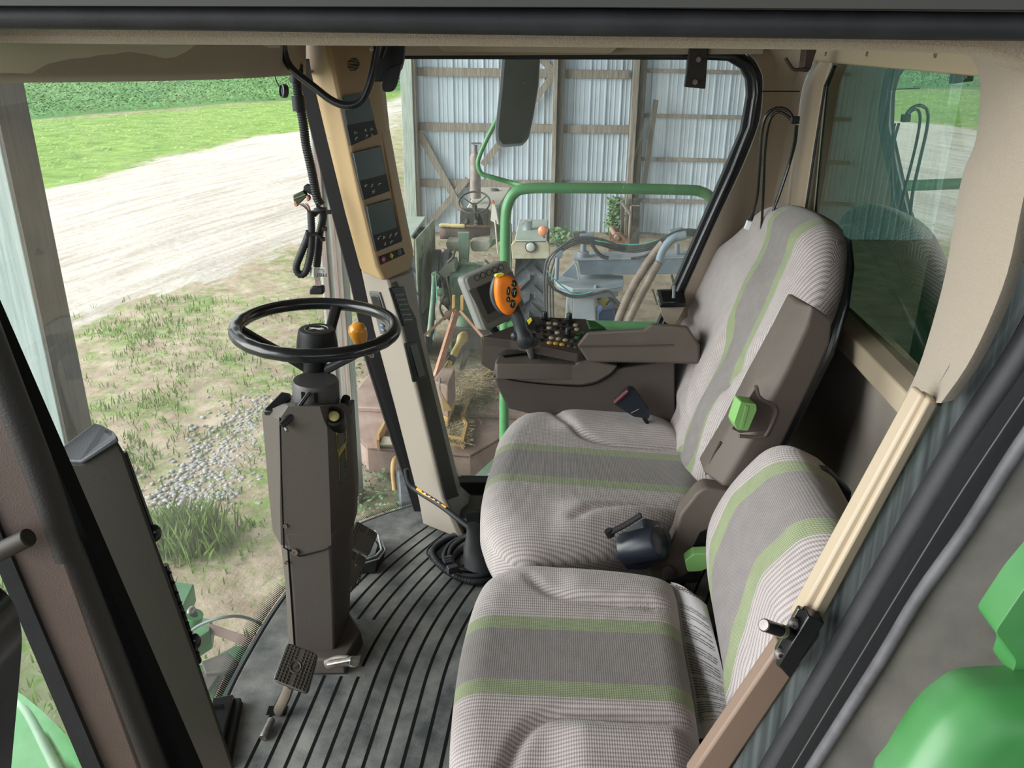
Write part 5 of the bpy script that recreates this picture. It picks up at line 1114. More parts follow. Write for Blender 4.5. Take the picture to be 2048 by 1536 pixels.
# patchy grass over the yard: amount rises towards the near yard
pg_ = ramp(mt_('ADD', mt_('MULTIPLY', noise(.9, 6, None, .5, .7), .5), mt_('MULTIPLY', noise(7, 5, None, 0, .7), .5)), .475, .59)
yard = mixc(mt_('MULTIPLY', pg_, ramp(mt_('ADD', at.outputs['Alpha'], mt_('MULTIPLY', mt_('SUBTRACT', noise(2, 5), .5), .8)), .4, .6)), dirt, grs)
edge = noise(2.2, 6, ((.5, 1.6, 1), -rdir))
rm = ramp(mt_('ADD', sp3.outputs[0], mt_('MULTIPLY', mt_('SUBTRACT', edge, .5), 1.1)), .42, .58)
vm = ramp(mt_('ADD', sp3.outputs[1], mt_('MULTIPLY', mt_('SUBTRACT', edge, .5), .9)), .42, .58)
vg = ramp(noise(1.4, 7), .32, .72, (.09, .17, .03), (.22, .34, .08))
c1 = mixc(rm, yard, rd3); c2_ = mixc(vm, c1, vg)
fg = ramp(noise(2.5, 5), .3, .7, (.045, .13, .03), (.10, .26, .06)); c3 = mixc(sp3.outputs[2], c2_, fg)
L.new(c3, bs.inputs['Base Color'])
bp = N.new('ShaderNodeBump'); bp.inputs['Strength'].default_value = .7; bp.inputs['Distance'].default_value = .06; L.new(noise(5, 8), bp.inputs['Height']); L.new(bp.outputs[0], bs.inputs['Normal'])
o = struct('floor_1', b, m, 'dirt yard with patchy grass and a sandy farm track'); o.name = 'floor_2'
# ---- scatter helpers (numpy free, direct mesh)
def scatter(name, verts, faces_, m, label, cat_, **k):
    me = bpy.data.meshes.new(name); me.from_pydata(verts, [], faces_); me.materials.append(m); o = bpy.data.objects.new(name, me); COL.objects.link(o); o['_o'] = (0, 0, 0); tag(o, label, cat_, kind='stuff'); return o
def leafmat(name, a, c):
    m = mat(name, a, .6, col2=c, vscale=.9, detail=4); b_ = m.node_tree.nodes['Principled BSDF']; b_.inputs['Specular IOR Level'].default_value = .25; return m
# crop field: broad leaves
rng = random.Random(3); vs_, fs_ = [], []
def leafquad(c, s, tilt=.9):
    a = rng.uniform(0, 2*pi); e = V((cos(a), sin(a), rng.uniform(-tilt, tilt)*.5)).normalized(); n_ = V((rng.uniform(-tilt, tilt), rng.uniform(-tilt, tilt)-.3, 1)).normalized(); f_ = n_.cross(e).normalized(); e = f_.cross(n_)
    i = len(vs_); vs_.extend([tuple(c-e*s), tuple(c-f_*s*.6), tuple(c+e*s), tuple(c+f_*s*.6)]); fs_.append((i, i+1, i+2, i+3))
cnt = 0
while cnt < 80000:
    x = rng.uniform(-55, 12); d_ = rng.random()**1.5; y = 30+d_*90
    row_ = round((y)/.55)*.55; y = row_+rng.gauss(0, .13)
    if not pip(x, y+rng.uniform(-.5, .2), fieldP): continue
    if x > 12+y*.1: continue
    h = .30+.10*sin(x*.8)*sin(y*.5)+rng.uniform(-.2, .12); leafquad(V((x, y, GZ+max(.05, h)+.08)), rng.uniform(.055, .11)*(1+d_*.9)); cnt += 1
scatter('soybean_field', vs_, fs_, leafmat('crop_leaf', (.045, .13, .035), (.12, .27, .08)), 'dense green crop field beyond the sandy track', 'crop field')
# grass blades : yard patches and verge
vs_, fs_ = [], []
def blade(x, y, h, w_, lean):
    a = rng.uniform(0, 2*pi); d_ = V((cos(a), sin(a), 0)); s_ = V((-d_.y, d_.x, 0))*w_; p = V((x, y, GZ-.02)); i = len(vs_)
    vs_.extend([tuple(p-s_), tuple(p+s_), tuple(p+V((0, 0, h*.6))+d_*lean*.4+s_*.7), tuple(p+V((0, 0, h))+d_*lean), tuple(p+V((0, 0, h*.6))+d_*lean*.4-s_*.7)]); fs_.append((i, i+1, i+2, i+3, i+4))
def nz(x, y): return sin(x*1.3+2*sin(y*.7))*cos(y*1.1+1.5*sin(x*.9))
for k in range(9000):
    x = rng.uniform(-8.5, 0.5); y = rng.uniform(2.2, 12.5); 
    if zone(x, y)[0] > .4 and rng.random() < .9: continue
    if x+3.6+(y-9)*.12 > .6 and y > 6: continue
    if nz(x, y)+.6*nz(x*2.7+4, y*2.7) < .15 and rng.random() < .85: continue
    for q_ in range(3): blade(x+rng.gauss(0, .04), y+rng.gauss(0, .04), rng.uniform(.03, .11), rng.uniform(.004, .010), rng.uniform(.01, .05))
for k in range(900):   # taller clump by the cab
    c = Gp(365, 1085); x, y = c.x+rng.gauss(0, .17), c.y+rng.gauss(0, .12); blade(x, y, rng.uniform(.12, .34), rng.uniform(.004, .008), rng.uniform(.03, .14))
scatter('grass', vs_, fs_, leafmat('grass_blade', (.10, .20, .035), (.24, .36, .09)), 'short patchy grass growing in the yard', 'grass')
vs_, fs_ = [], []
for k in range(24000):
    x = rng.uniform(-38, 0); y = rng.uniform(17, 62); t0 = rng.random()
    if not pip(x, y, vergeP): continue
    if nz(x*.5, y*.5) < -.2 and rng.random() < .6: continue
    leafquad(V((x, y, GZ+rng.uniform(.0, .10))), rng.uniform(.03, .085), .45)
scatter('verge_weeds', vs_, fs_, leafmat('verge_leaf', (.11, .21, .04), (.26, .38, .10)), 'bright green weeds along the verge between track and field', 'weeds')
vs_, fs_ = [], []
for (cx, cy, sx_, sy_, n_, hh) in [(*Gp(745, 965)[:2], .35, .35, 420, .16), (*Gp(790, 925)[:2], .5, .2, 300, .14), (*Gp(735, 1010)[:2], .2, .3, 260, .10), (*Gp(722, 720)[:2], .7, 1.1, 700, .12), (*Gp(890, 505)[:2], 1.2, .8, 500, .4), (*Gp(875, 560)[:2], .7, .6, 400, .3)]:
    for k in range(n_): leafquad(V((rng.gauss(cx, sx_), rng.gauss(cy, sy_), GZ+rng.uniform(.02, hh))), rng.uniform(.012, .028))
scatter('weeds', vs_, fs_, leafmat('weed_leaf', (.10, .19, .09), (.20, .31, .16)), 'low leafy weeds around the mower and tractor', 'weeds')
# river stones
vs_, fs_ = [], []
ICO = [(0, 0, 1), (.89, 0, .45), (.28, .85, .45), (-.72, .53, .45), (-.72, -.53, .45), (.28, -.85, .45), (.72, .53, -.45), (-.28, .85, -.45), (-.89, 0, -.45), (-.28, -.85, -.45), (.72, -.53, -.45), (0, 0, -1)]
IF = [(0, 1, 2), (0, 2, 3), (0, 3, 4), (0, 4, 5), (0, 5, 1), (1, 6, 2), (2, 7, 3), (3, 8, 4), (4, 9, 5), (5, 10, 1), (2, 6, 7), (3, 7, 8), (4, 8, 9), (5, 9, 10), (1, 10, 6), (11, 7, 6), (11, 8, 7), (11, 9, 8), (11, 10, 9), (11, 6, 10)]
sa, sb = Gp(335, 1045), Gp(560, 810)
for k in range(1300):
    t0 = rng.random(); p = lerp(sa, sb, t0*1.1); d_ = (sb-sa).normalized(); n_ = V((-d_.y, d_.x, 0)); p = p+n_*rng.gauss(0, .22+.14*t0); s = rng.uniform(.012, .034)
    i = len(vs_); a = rng.uniform(0, 6); cx_, sx_ = cos(a), sin(a); l_ = rng.uniform(1, 1.6)
    vs_.extend([(p.x+(x*l_*cx_-y*sx_)*s, p.y+(x*l_*sx_+y*cx_)*s, GZ-.012+z*s*.7) for x, y, z in ICO]); fs_.extend([tuple(i+j for j in f_) for f_ in IF])
o = scatter('gravel', vs_, fs_, mat('river_stone', (.20, .20, .195), .8, col2=(.36, .35, .33), vscale=25, detail=1), 'strip of pale round river stones in the yard', 'gravel'); o.data.polygons.foreach_set('use_smooth', [True]*len(o.data.polygons))
# ---- barn
bn = thing('barn', 'pole barn with corrugated pale blue metal wall and weathered wooden framing', 'barn', tuple(Gp(1050, 470)))
YB = Gp(1200, 466).y
M_tin = mat('corrugated_tin', (.58, .655, .74), .45, .2, var=.10, vscale=.9, bump=.1, bscale=20)
xl, xr_ = aY(826, 300, YB).x, aY(1700, 300, YB).x+6
b = B(); per = .305; prof = []; x = xl-.1
while x < xr_:
    for dx, dy in ((0, 0), (.016, -.032), (.034, -.032), (.05, 0), (.10, 0), (.108, -.011), (.124, -.011), (.132, 0), (.19, 0), (.198, -.011), (.214, -.011), (.222, 0)): prof.append((x+dx, dy))
    x += per
grid_surf(b, [[V((x, YB+.06+d, GZ-.05)) for x, d in prof], [V((x, YB+.06+d, GZ+7)) for x, d in prof]]); obj('metal_siding', b, M_tin, bn, smooth=25)
b = B(); box(b, ((xl+xr_)/2, YB+.16, GZ+3.5), (xr_-xl+.3, .02, 7)); obj('siding_back', b, M_dark, bn)
def beam(name, p0, p1, w_, d_, m, Y, par=bn, wz=None):
    a, c = aY(*p0, Y), aY(*p1, Y); dv = (c-a).normalized(); n_ = V((-dv.z, 0, dv.x))*w_/2; b = B(); prism(b, [a-n_, c-n_, c+n_, a+n_], (0, d_, 0)); return obj(name, b, m, par, bevel=.004)
def post(name, px0, px1, ytop, Y, m, d_=.14, par=bn, yref=300, zb=None, zt=None):
    a, c = aY(px0, yref, Y), aY(px1, yref, Y); b = B(); z0 = GZ if zb is None else zb; z1 = zt if zt else GZ+7
    hexa(b, [V((a.x, Y, z0)), V((c.x, Y, z0)), V((c.x, Y+d_, z0)), V((a.x, Y+d_, z0))], [V((a.x, Y, z1)), V((c.x, Y, z1)), V((c.x, Y+d_, z1)), V((a.x, Y+d_, z1))]); return obj(name, b, m, par, bevel=.008)
post('corner_post', 806, 829, 100, YB-.30, M_woodg, .25); post('post_face', 829, 835, 100, YB-.25, M_wood, .25)
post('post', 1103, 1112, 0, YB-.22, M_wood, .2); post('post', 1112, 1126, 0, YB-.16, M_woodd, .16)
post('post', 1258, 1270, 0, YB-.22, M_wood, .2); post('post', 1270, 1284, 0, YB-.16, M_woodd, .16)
post('post', 1497, 1515, 0, YB-.22, M_wood, .2); post('post', 1640, 1655, 0, YB-.22, M_wood, .2)
for y0, y1 in ((143, 147), (253, 257), (366, 369)): beam('girt', (830, y0), (1104, y1), .16, .05, M_wood, YB-.05); beam('girt', (1124, y1+1), (1260, y1+2), .16, .05, M_wood, YB-.05)
for y0, y1 in ((141, 143), (231, 233), (318, 320), (401, 403)): beam('girt', (1282, y0), (1700, y1+6), .07, .05, M_wood, YB-.05)
beam('brace', (836, 262), (922, 420), .14, .05, M_wood, YB-.12); beam('brace', (858, 448), (935, 358), .13, .05, M_wood, YB-.10); beam('brace', (965, 330), (1108, 150), .13, .05, M_wood, YB-.10); beam('brace', (1082, 118), (1110, 145), .13, .05, M_wood, YB-.10)
beam('brace', (1288, 370), (1312, 200), .10, .08, M_woodd, YB-.3)
# wooden posts of the open shed
def wpost(label, px0, px1, yref, Y, m1, d_, m2=None):
    a, c = aY(px0, yref, Y), aY(px1, yref, Y); o = thing('wooden_post', label, 'wooden post', ((a.x+c.x)/2, Y+d_/2, GZ)); b = B()
    hexa(b, [V((a.x, Y, GZ)), V((c.x, Y, GZ)), V((c.x, Y+d_, GZ)), V((a.x, Y+d_, GZ))], [V((a.x, Y, GZ+5.2)), V((c.x, Y, GZ+5.2)), V((c.x, Y+d_, GZ+5.2)), V((a.x, Y+d_, GZ+5.2))]); obj('post_timber', b, m1, o, bevel=.006)
    if m2: 
        b = B(); box(b, (c.x+.008, Y+d_/2, GZ+2.6), (.012, d_*1.0, 5.2)); obj('shaded_face', b, m2, o)  # thin dark sheet paints the shaded side of the post
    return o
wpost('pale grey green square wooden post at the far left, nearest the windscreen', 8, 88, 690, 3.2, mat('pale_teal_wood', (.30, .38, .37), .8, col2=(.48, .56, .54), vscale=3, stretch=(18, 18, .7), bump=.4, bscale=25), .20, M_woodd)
a = wpost('weathered striped wooden post behind the wiring harness', 640, 684, 520, 6.4, M_woodg, .20)
for px0, px1, mm_ in ((652, 661, M_woodr), (674, 681, M_woodr), (681, 690, M_wood)):
    p, c = aY(px0-8, 520, 6.38), aY(px1-6, 520, 6.38); b = B(); box(b, ((p.x+c.x)/2, 6.39, GZ+2.6), (c.x-p.x, .03, 5.2)); obj('board', b, mm_, a, bevel=.003)
# shed roof overhead
b = B(); prism(b, [V((-3.2, -5, 3.2)), V((12, -5, 4.2)), V((12, 30, 4.2)), V((-3.2, 30, 3.2))], (0, 0, .05)); struct('ceiling_2', b, M_woodd, 'underside of the open shed roof')
b = B(); box(b, (5.2, -3.0, -.4), (14, .1, 3.8)); struct('blocker_wall', b, M_woodd, 'unseen dark wall added behind the view to block light')  # unseen wall added behind the camera to cut light and reflections
# ================================================================ MACHINES OUTSIDE
M_og = mat('faded_green_paint', (.13, .22, .16), .7, col2=(.30, .37, .30), vscale=5, bump=.2, bscale=30)
M_ogd = mat('old_green_paint', (.045, .10, .06), .65, col2=(.14, .20, .14), vscale=7, bump=.3, bscale=30)
M_pale = mat('pale_green_sheet', (.33, .40, .36), .6, col2=(.46, .48, .42), vscale=4, bump=.1, bscale=20)
M_cream = mat('rusty_cream', (.42, .36, .26), .75, col2=(.55, .52, .40), vscale=9)
M_rust = mat('rusty_brown', (.22, .10, .06), .85, col2=(.34, .19, .13), vscale=9, bump=.4, bscale=50)
M_grim = mat('grimy_dark_metal', (.045, .042, .036), .7, col2=(.11, .10, .085), vscale=9)
M_tire = mat('dusty_tyre', (.055, .060, .070), .8, col2=(.13, .14, .16), vscale=7, bump=.3, bscale=60)
def opoly(name, pts, Y, ext, m, par, bev=.004): b = B(); prism(b, LY(pts, Y), ext if isinstance(ext, (tuple, V)) else (0, ext, 0)); return obj(name, b, m, par, bevel=bev)
def otube(name, pts, r, m, par, sm=4, seg=10, **k): b = B(); tube(b, cat(pts, sm) if sm else pts, r, seg, **k); return obj(name, b, m, par, smooth=50)
# ---- old tractor, seen from behind
YF = 9.6
tr = thing('tractor', 'old faded green tractor seen from behind under the shed', 'tractor', (*aY(935, 600, 10.4)[:2], GZ))
def tyre(cx, Y, w_, r, par, z=None, name='rear_tyre', lug=True):
    c = V((cx, Y, GZ+r if z is None else z)); b = B()
    lathe(b, [(r*.55, -w_*.42), (r*.80, -w_*.5), (r*.95, -w_*.47), (r*.965, -w_*.3), (r*.965, w_*.3), (r*.95, w_*.47), (r*.80, w_*.5), (r*.55, w_*.42)], c, (1, 0, 0), 40, caps=False)
    o = obj(name, b, M_tire, par, smooth=40)
    if lug:
        n = 22; b = B()
        for k in range(n):
            for s in (-1, 1):
                a0 = 2*pi*(k+(.5 if s > 0 else 0))/n; da = .22
                P = []
                for (ax_, aa, rr_) in ((s*w_*.5, a0+da, .96), (s*w_*.03, a0, .97), (s*w_*.03, a0+.09, .97), (s*w_*.5, a0+da+.10, .96)): P.append((ax_, aa, rr_))
                lo = [c+V((ax_, cos(aa)*r*rr_*.985, sin(aa)*r*rr_*.985)) for ax_, aa, rr_ in P]; hi = [c+V((ax_*.97, cos(aa)*r*rr_*1.05, sin(aa)*r*rr_*1.05)) for ax_, aa, rr_ in P]
                hexa(b, lo, hi)
        q_ = obj('tread_lugs', b, M_tire, o, smooth=30); q_['kind'] = 'stuff'
    b = B(); lathe(b, [(r*.56, -w_*.36), (r*.50, -w_*.30), (r*.46, -w_*.05), (r*.2, 0), (.001, 0)], c, (1, 0, 0), 28, caps=False); lathe(b, [(r*.56, w_*.36), (r*.50, w_*.30), (r*.46, w_*.05), (.001, .02)], c, (1, 0, 0), 28, caps=False); obj('wheel_rim', b, M_ogd, o, smooth=40)
    return o
xL0, xL1, xR0, xR1 = aY(768, 500, YF).x, aY(829, 500, YF).x, aY(1026, 500, YF).x, aY(1100, 500, YF).x
tyre((xL0+xL1)/2+.02, 10.35, .40, .80, tr); tyre((xR0+xR1)/2, 10.35, .40, .80, tr)
ext = V((0, 1.22, 0))
for sgn, P, lamp in ((0, [(768, 482), (774, 474), (822, 474), (829, 479), (829, 512), (768, 512)], None), (1, [(1022, 490), (1029, 481), (1094, 481), (1099, 489), (1100, 518), (1024, 518)], 1)):
    b = B(); A = LY(P, YF); prism(b, [A[1], A[2], A[2]+V((0, 0, -.03)), A[1]+V((0, 0, -.03))], ext); fd = obj('fender', b, M_pale, tr, bevel=.01)
    b = B(); prism(b, A, (0, .03, 0)); obj('fender_end', b, M_cream, fd, bevel=.01)
    i0, i1 = (A[3], A[4]) if sgn == 0 else (A[0], A[5]); s = 1 if sgn == 0 else -1
    b = B(); prism(b, [V((i0.x, YF, i0.z)), V((i0.x+s*.05, YF+1.22, i0.z)), V((i0.x+s*.05, YF+1.20, i0.z-.95)), V((i0.x, YF+.35, i0.z-1.0)), V((i0.x, YF+.02, i0.z-.9))], (s*.02, 0, 0)); obj('fender_side', b, mat('mossy_pale_green', (.20, .25, .18), .75, col2=(.38, .42, .33), vscale=6), fd, bevel=.004)
b = B(); c = aY(1061, 494, YF-.02); lathe(b, [(.062, .05), (.066, 0), (.060, -.012), (.055, -.004)], c, (0, 1, 0), 24, caps=False); hl = obj('work_lamp', b, M_grim, tr, smooth=40)
b = B(); ell(b, c, (.056, .018, .056), u=20); obj('lens', b, mat('lamp_glass', (.55, .55, .52), .15, coat=.5), hl, smooth=60)
b = B(); c = aY(1086, 462, YF+.15); lathe(b, [(.001, -.03), (.045, -.026), (.058, -.01), (.060, .012), (.050, .02), (.001, .022)], c, (0, 1, 0), 24); al = obj('amber_lamp', b, mat('faded_amber', (.72, .27, .14), .35, coat=.4), tr, smooth=50)
b = B(); tube(b, [c+V((.01, 0, -.055)), c+V((.01, 0, -.085))], .012, 8); obj('lamp_stem', b, M_grim, al)
can = thing('tin_can', 'open tin can standing on the right fender of the old tractor', 'can', tuple(aY(1054, 459, YF+.62)))
b = B(); lathe(b, [(.058, 0), (.060, .105), (.064, .11), (.056, .108), (.054, .01), (.0001, .01)], aY(1055, 459, YF+.62), (0, 0, 1), 24); obj('can_body', b, mat('galvanised', (.42, .46, .50), .4, .6), can, smooth=40)
b = B(); prism(b, LY([(1043, 448), (1046, 441), (1062, 438), (1064, 441), (1048, 446)], YF+.58), (0, .05, 0)); obj('can_lid', b, mat('galvanised_pale', (.60, .60, .56), .4, .6), can)
# steering wheel, dash, hood, exhaust
Yw = 11.2; wc2 = aY(948.6, 405, Yw); n2 = V((0, -.55, .83)).normalized(); ux2 = V((1, 0, 0)); uy2 = n2.cross(ux2)
b = B(); tube(b, [wc2+ux2*cos(a)*.205+uy2*sin(a)*.205 for a in [2*pi*k/40 for k in range(40)]], .012, 8, closed=True); tw_ = obj('tractor_wheel', b, M_grim, tr, smooth=60)
for a in (pi*.22, pi*.83, pi*1.55): b = B(); tube(b, [wc2-n2*.05, wc2+(ux2*cos(a)+uy2*sin(a))*.10-n2*.03, wc2+(ux2*cos(a)+uy2*sin(a))*.2], [.018, .013, .011], 8, sq=.6); obj('spoke', b, M_grim, tw_, smooth=60)
b = B(); lathe(b, [(.035, -.06), (.03, 0), (.001, .005)], wc2-n2*.03, n2, 16); obj('hub', b, M_grim, tw_); otube('steering_shaft', [wc2-n2*.05, wc2-n2*.3], .022, M_grim, tr, 0)
opoly('dash', [(921, 418), (976, 420), (974, 455), (919, 452)], Yw+.42, .12, M_grim, tr)
b = B(); c = aY(929, 441, Yw+.41); lathe(b, [(.045, 0), (.045, -.012), (.036, -.012), (.034, -.004), (.001, -.004)], c, (0, 1, 0), 20); obj('gauge', b, M_steel, tr, smooth=30)
b = B(); lathe(b, [(.075, 0), (.07, .05), (.078, .06), (.06, .12), (.066, .13), (.045, .19), (.02, .24)], aY(957, 462, Yw+.25), (0, -.1, 1), 16); obj('column_boot', b, M_rubber, tr, smooth=30)
hz0 = aY(960, 416, 11.75).z
def hp(x, y, dz=0): return aZ(x, y, hz0+dz)
b = B(); T_ = [hp(930, 418), hp(996, 418), hp(1024, 374), hp(956, 374)]; hexa(b, [p+V((.0, 0, -.45)) for p in T_], T_); obj('hood', b, mat('dusty_pinkish_green', (.42, .40, .35), .7, col2=(.52, .47, .42), vscale=4), tr, bevel=.03)
opoly('hood_side', [(976, 420), (998, 416), (1002, 480), (975, 500)], 11.7, .3, M_ogd, tr)
b = B(); c = hp(989, 380, .01); lathe(b, [(.07, 0), (.06, .02), (.001, .02)], c, (0, 0, 1), 14); obj('fuel_cap', b, M_grim, tr)
Ye = 12.1; e0, e1, e2, e3 = aY(951, 396, Ye), aY(950, 312, Ye), aY(950, 306, Ye), aY(950, 290, Ye)
b = B(); tube(b, [e0, lerp(e0, e1, .98), e2, e2+V((0, 0, .001)), e3], [.078, .072, .05, .036, .034], 20); ex_ = obj('exhaust_stack', b, mat('rusty_grey_pipe', (.20, .16, .15), .6, .4, col2=(.32, .27, .25), vscale=8), tr, smooth=40)
b = B(); tube(b, [e3+V((-.05, 0, .02)), e3+V((.08, 0, .025))], .012, 8); tube(b, [e3+V((.08, 0, .03)), e3+V((.07, 0, -.10))], .012, 8); obj('rain_flap', b, M_steel, ex_)
# seat
b = B(); rows = []
for k in range(9):
    t = k/8; x = lerp(880, 980, t); d_ = -.16*sin(pi*t); rows.append([aY(x, 452+3*t, 10.75+.18-d_*-1), aY(x, 478+2*t, 10.72+.16+d_)])
slab(b, rows, (0, .05, 0)); obj('seat_back', b, mat('worn_red_grey', (.11, .10, .095), .7, col2=(.26, .14, .115), vscale=5), tr, smooth=60)
b = B(); tube(b, [r[0]+V((0, 0, .005)) for r in rows], .018, 8); obj('seat_piping', b, M_rust, tr, smooth=60)
b = B(); tube(b, cat([r[0]+V((0, -.01, .01)) for r in rows[:5]], 3), [.02+.012*abs(sin(k*1.3)) for k in range(13)], 8); obj('torn_foam', b, mat('yellow_foam', (.60, .48, .25), .9), tr, smooth=60)
for x0, x1 in ((890, 932), (938, 982)):
    b = B(); prism(b, rounded(LY([(x0, 482), (x1, 482), (x1-4, 502), (x0+6, 504)], 10.55), .05), (0, .35, 0)); obj('seat_pad', b, mat('dirty_cream_pad', (.36, .36, .30), .8, col2=(.60, .54, .46), vscale=5), tr, bevel=.03, seg=3)
opoly('seat_bracket', [(916, 466), (938, 466), (938, 500), (936, 530), (918, 530), (917, 500)], 10.45, .08, M_og, tr)
opoly('bracket_arch', [(920, 520), (934, 520), (940, 532), (936, 532), (927, 524), (918, 532), (914, 532)], 10.38, .05, M_og, tr)
opoly('cross_bar', [(904, 525), (950, 528), (950, 535), (904, 532)], 10.3, .08, M_og, tr); opoly('cross_bar_end', [(953, 525), (966, 526), (966, 534), (953, 533)], 10.28, .06, M_og, tr)
opoly('platform', [(876, 545), (890, 528), (908, 527), (912, 548), (888, 556)], 10.0, .35, mat('pale_grey_plate', (.36, .37, .33), .7), tr)
opoly('axle_housing', [(872, 555), (1000, 550), (1004, 600), (985, 632), (910, 640), (885, 610)], 10.2, .5, M_ogd, tr, .04)
opoly('rear_housing', [(898, 548), (960, 545), (966, 640), (950, 690), (905, 690), (896, 640)], 9.9, .5, M_ogd, tr, .04)
b = B(); lathe(b, [(.21, -.12), (.23, -.10), (.23, -.02), (.20, -.01), (.20, .02), (.24, .04), (.24, .10), (.05, .12)], V((aY(884, 530, 10.3).x, 10.3, aY(878, 536, 10.3).z)), (1, 0, 0), 28); obj('belt_drum', b, mat('blue_grey_metal', (.16, .18, .24), .5, .4, col2=(.30, .27, .25), vscale=14, stretch=(8, 1, 1)), tr, smooth=40)
otube('lift_link', [aY(868, 550, 9.5), aY(866, 590, 9.5), aY(860, 650, 9.4), aY(857, 672, 9.4)], .026, M_og, tr, 0)
opoly('lift_arm', [(862, 548), (872, 545), (880, 552), (874, 566), (864, 566)], 9.5, .08, M_ogd, tr)
otube('baling_twine', [aY(871, 550, 9.42), aY(874, 590, 9.42), aY(871, 620, 9.42), aY(872, 650, 9.42), aY(866, 680, 9.4)], .005, mat('teal_twine', (.10, .42, .36), .7), tr, 5, 5)
for i_, (x, y, Y, r) in enumerate(((900, 512, 10.3, .05), (885, 585, 9.7, .06), (893, 600, 9.6, .07), (968, 560, 10.1, .09), (900, 630, 9.5, .06), (955, 650, 9.5, .10))):
    b = B(); ell(b, aY(x, y, Y), (r*1.2, r, r)); obj('valve_block', b, M_ogd if i_ % 2 else M_grim, tr, smooth=60)
for P_, r in (([(884, 560), (888, 590), (880, 615), (890, 640)], .014), ([(893, 555), (900, 585), (905, 620)], .012), ([(910, 500), (905, 515), (895, 525)], .016), ([(970, 520), (985, 540), (990, 580)], .014)): otube('hydraulic_hose', [aY(x, y, 9.55) for x, y in P_], r, M_grim, tr)
otube('lower_link', [aY(905, 640, 9.6), aY(900, 700, 9.1)], .035, M_ogd, tr, 0); otube('lower_link', [aY(960, 640, 9.6), aY(990, 705, 9.1)], .035, M_grim, tr, 0)
opoly('drawbar', [(900, 655), (1000, 660), (1000, 690), (940, 700), (935, 720), (925, 745), (918, 742), (925, 700), (900, 690)], 9.2, .12, M_grim, tr)
# white flag
t = thing('flag', 'small white flag with an orange tip on a thin stick beside the tractor seat', 'flag', tuple(aY(996, 508, 10.2)))
otube('stick', [aY(990, 440, 10.2), aY(996, 508, 10.2)], .010, mat('pale_stick', (.55, .50, .42), .7), t, 0)
b = B(); prism(b, LY([(985, 401), (991, 415), (997, 449), (981, 441)], 10.2), (.01, .012, 0)); fg_ = obj('flag_cloth', b, mat('flag_white', (.72, .64, .60), .8), t)
b = B(); prism(b, LY([(985, 400), (988, 407), (984, 408)], 10.19), (.01, .02, 0)); obj('flag_tip', b, M_orange, fg_)
# ---- rotary mower
M_mow = mat('faded_red_deck', (.22, .135, .11), .75, col2=(.36, .265, .225), vscale=2.5, bump=.2, bscale=30, detail=6)
mw = thing('rotary_mower', 'rusty faded red octagonal rotary mower hitched behind the old tractor', 'mower', (*aZ(860, 850, GZ)[:2], GZ))
mz = GZ+.34; ol = [(735, 895), (940, 911), (990, 882), (1065, 832), (1065, 770), (1010, 742), (736, 751), (703, 795), (699, 854)]
D_ = [aZ(x, y, mz) for x, y in ol]
b = B(); hexa(b, [p+V((0, 0, -.035)) for p in D_], D_); obj('deck', b, M_mow, mw, bevel=.008)
b = B(); C_ = D_; n = len(C_); cen = sum(C_, V((0, 0, 0)))/n
inn_ = [lerp(p, cen, .02) for p in C_]; va = [b.verts.new(p) for p in C_]; vb = [b.verts.new(p+V((0, 0, -.24))) for p in C_]; vc2 = [b.verts.new(p) for p in inn_]; vd = [b.verts.new(p+V((0, 0, -.24))) for p in inn_]
for i in range(n): j = (i+1) % n; face(b, [va[i], va[j], vb[j], vb[i]]); face(b, [vc2[i], vd[i], vd[j], vc2[j]]); face(b, [vb[i], vb[j], vd[j], vd[i]])
obj('skirt', b, M_mow, mw, smooth=20)
b = B(); U_ = [aZ(x, y, mz+.05) for x, y in ((703, 813), (1064, 832), (1064, 765), (1008, 737), (738, 747), (704, 792))]; hexa(b, [V((p.x, p.y, mz)) for p in U_], U_); obj('raised_deck', b, M_mow, mw, bevel=.01)
def mp2(x, y, z=.02): return aZ(x, y, mz+z)
def rail(pts, name='stiffener_rail'):
    b = B(); P = [mp2(x, y, .0) for x, y in pts]; secs = []
    for p in P: secs.append([p+V((-.012, 0, 0)), p+V((.012, 0, 0)), p+V((.012, 0, .10)), p+V((-.012, 0, .10))])
    loft(b, secs); obj(name, b, mat('rusty_yellow', (.42, .25, .09), .75, col2=(.50, .34, .14), vscale=8), mw)
rail([(980, 756), (951, 783), (932, 828), (923, 846), (933, 865), (925, 898)]); rail([(790, 836), (772, 858), (757, 888), (757, 900)]); rail([(925, 895), (880, 886), (840, 880)], 'cross_rail')
b = B(); hexa(b, [mp2(758, 894, .0), mp2(790, 896, .0), mp2(792, 880, .0), mp2(766, 878, .0)], [mp2(758, 888, .06), mp2(790, 890, .06), mp2(792, 874, .06), mp2(766, 872, .06)]); obj('white_box', b, M_cream, mw, bevel=.006)
gb = [(868, 770), (890, 742), (914, 742), (899, 785)]
b = B(); Zt = mz+.45; T_ = [aZ(x, y, Zt) for x, y in ((866, 762), (884, 735), (910, 737), (896, 771))]; hexa(b, [V((p.x, p.y, mz+.12)) for p in T_], T_); gx = obj('gearbox_cover', b, M_mow, mw, bevel=.012)
b = B(); hexa(b, [V((p.x, p.y, mz)) for p in T_], [V((p.x, p.y, mz+.13)) for p in T_]); obj('gearbox', b, MATS['rusty_yellow'], mw, bevel=.02)
opoly('gusset', [(880, 780), (890, 800), (905, 822), (886, 822)], T_[3].y-.03, .02, MATS['rusty_yellow'], mw); otube('spring', [aY(880, 756, T_[0].y-.03), aY(880, 775, T_[0].y-.04), aY(884, 800, T_[0].y-.04)], .012, M_steel, mw)
gy = T_[1].y
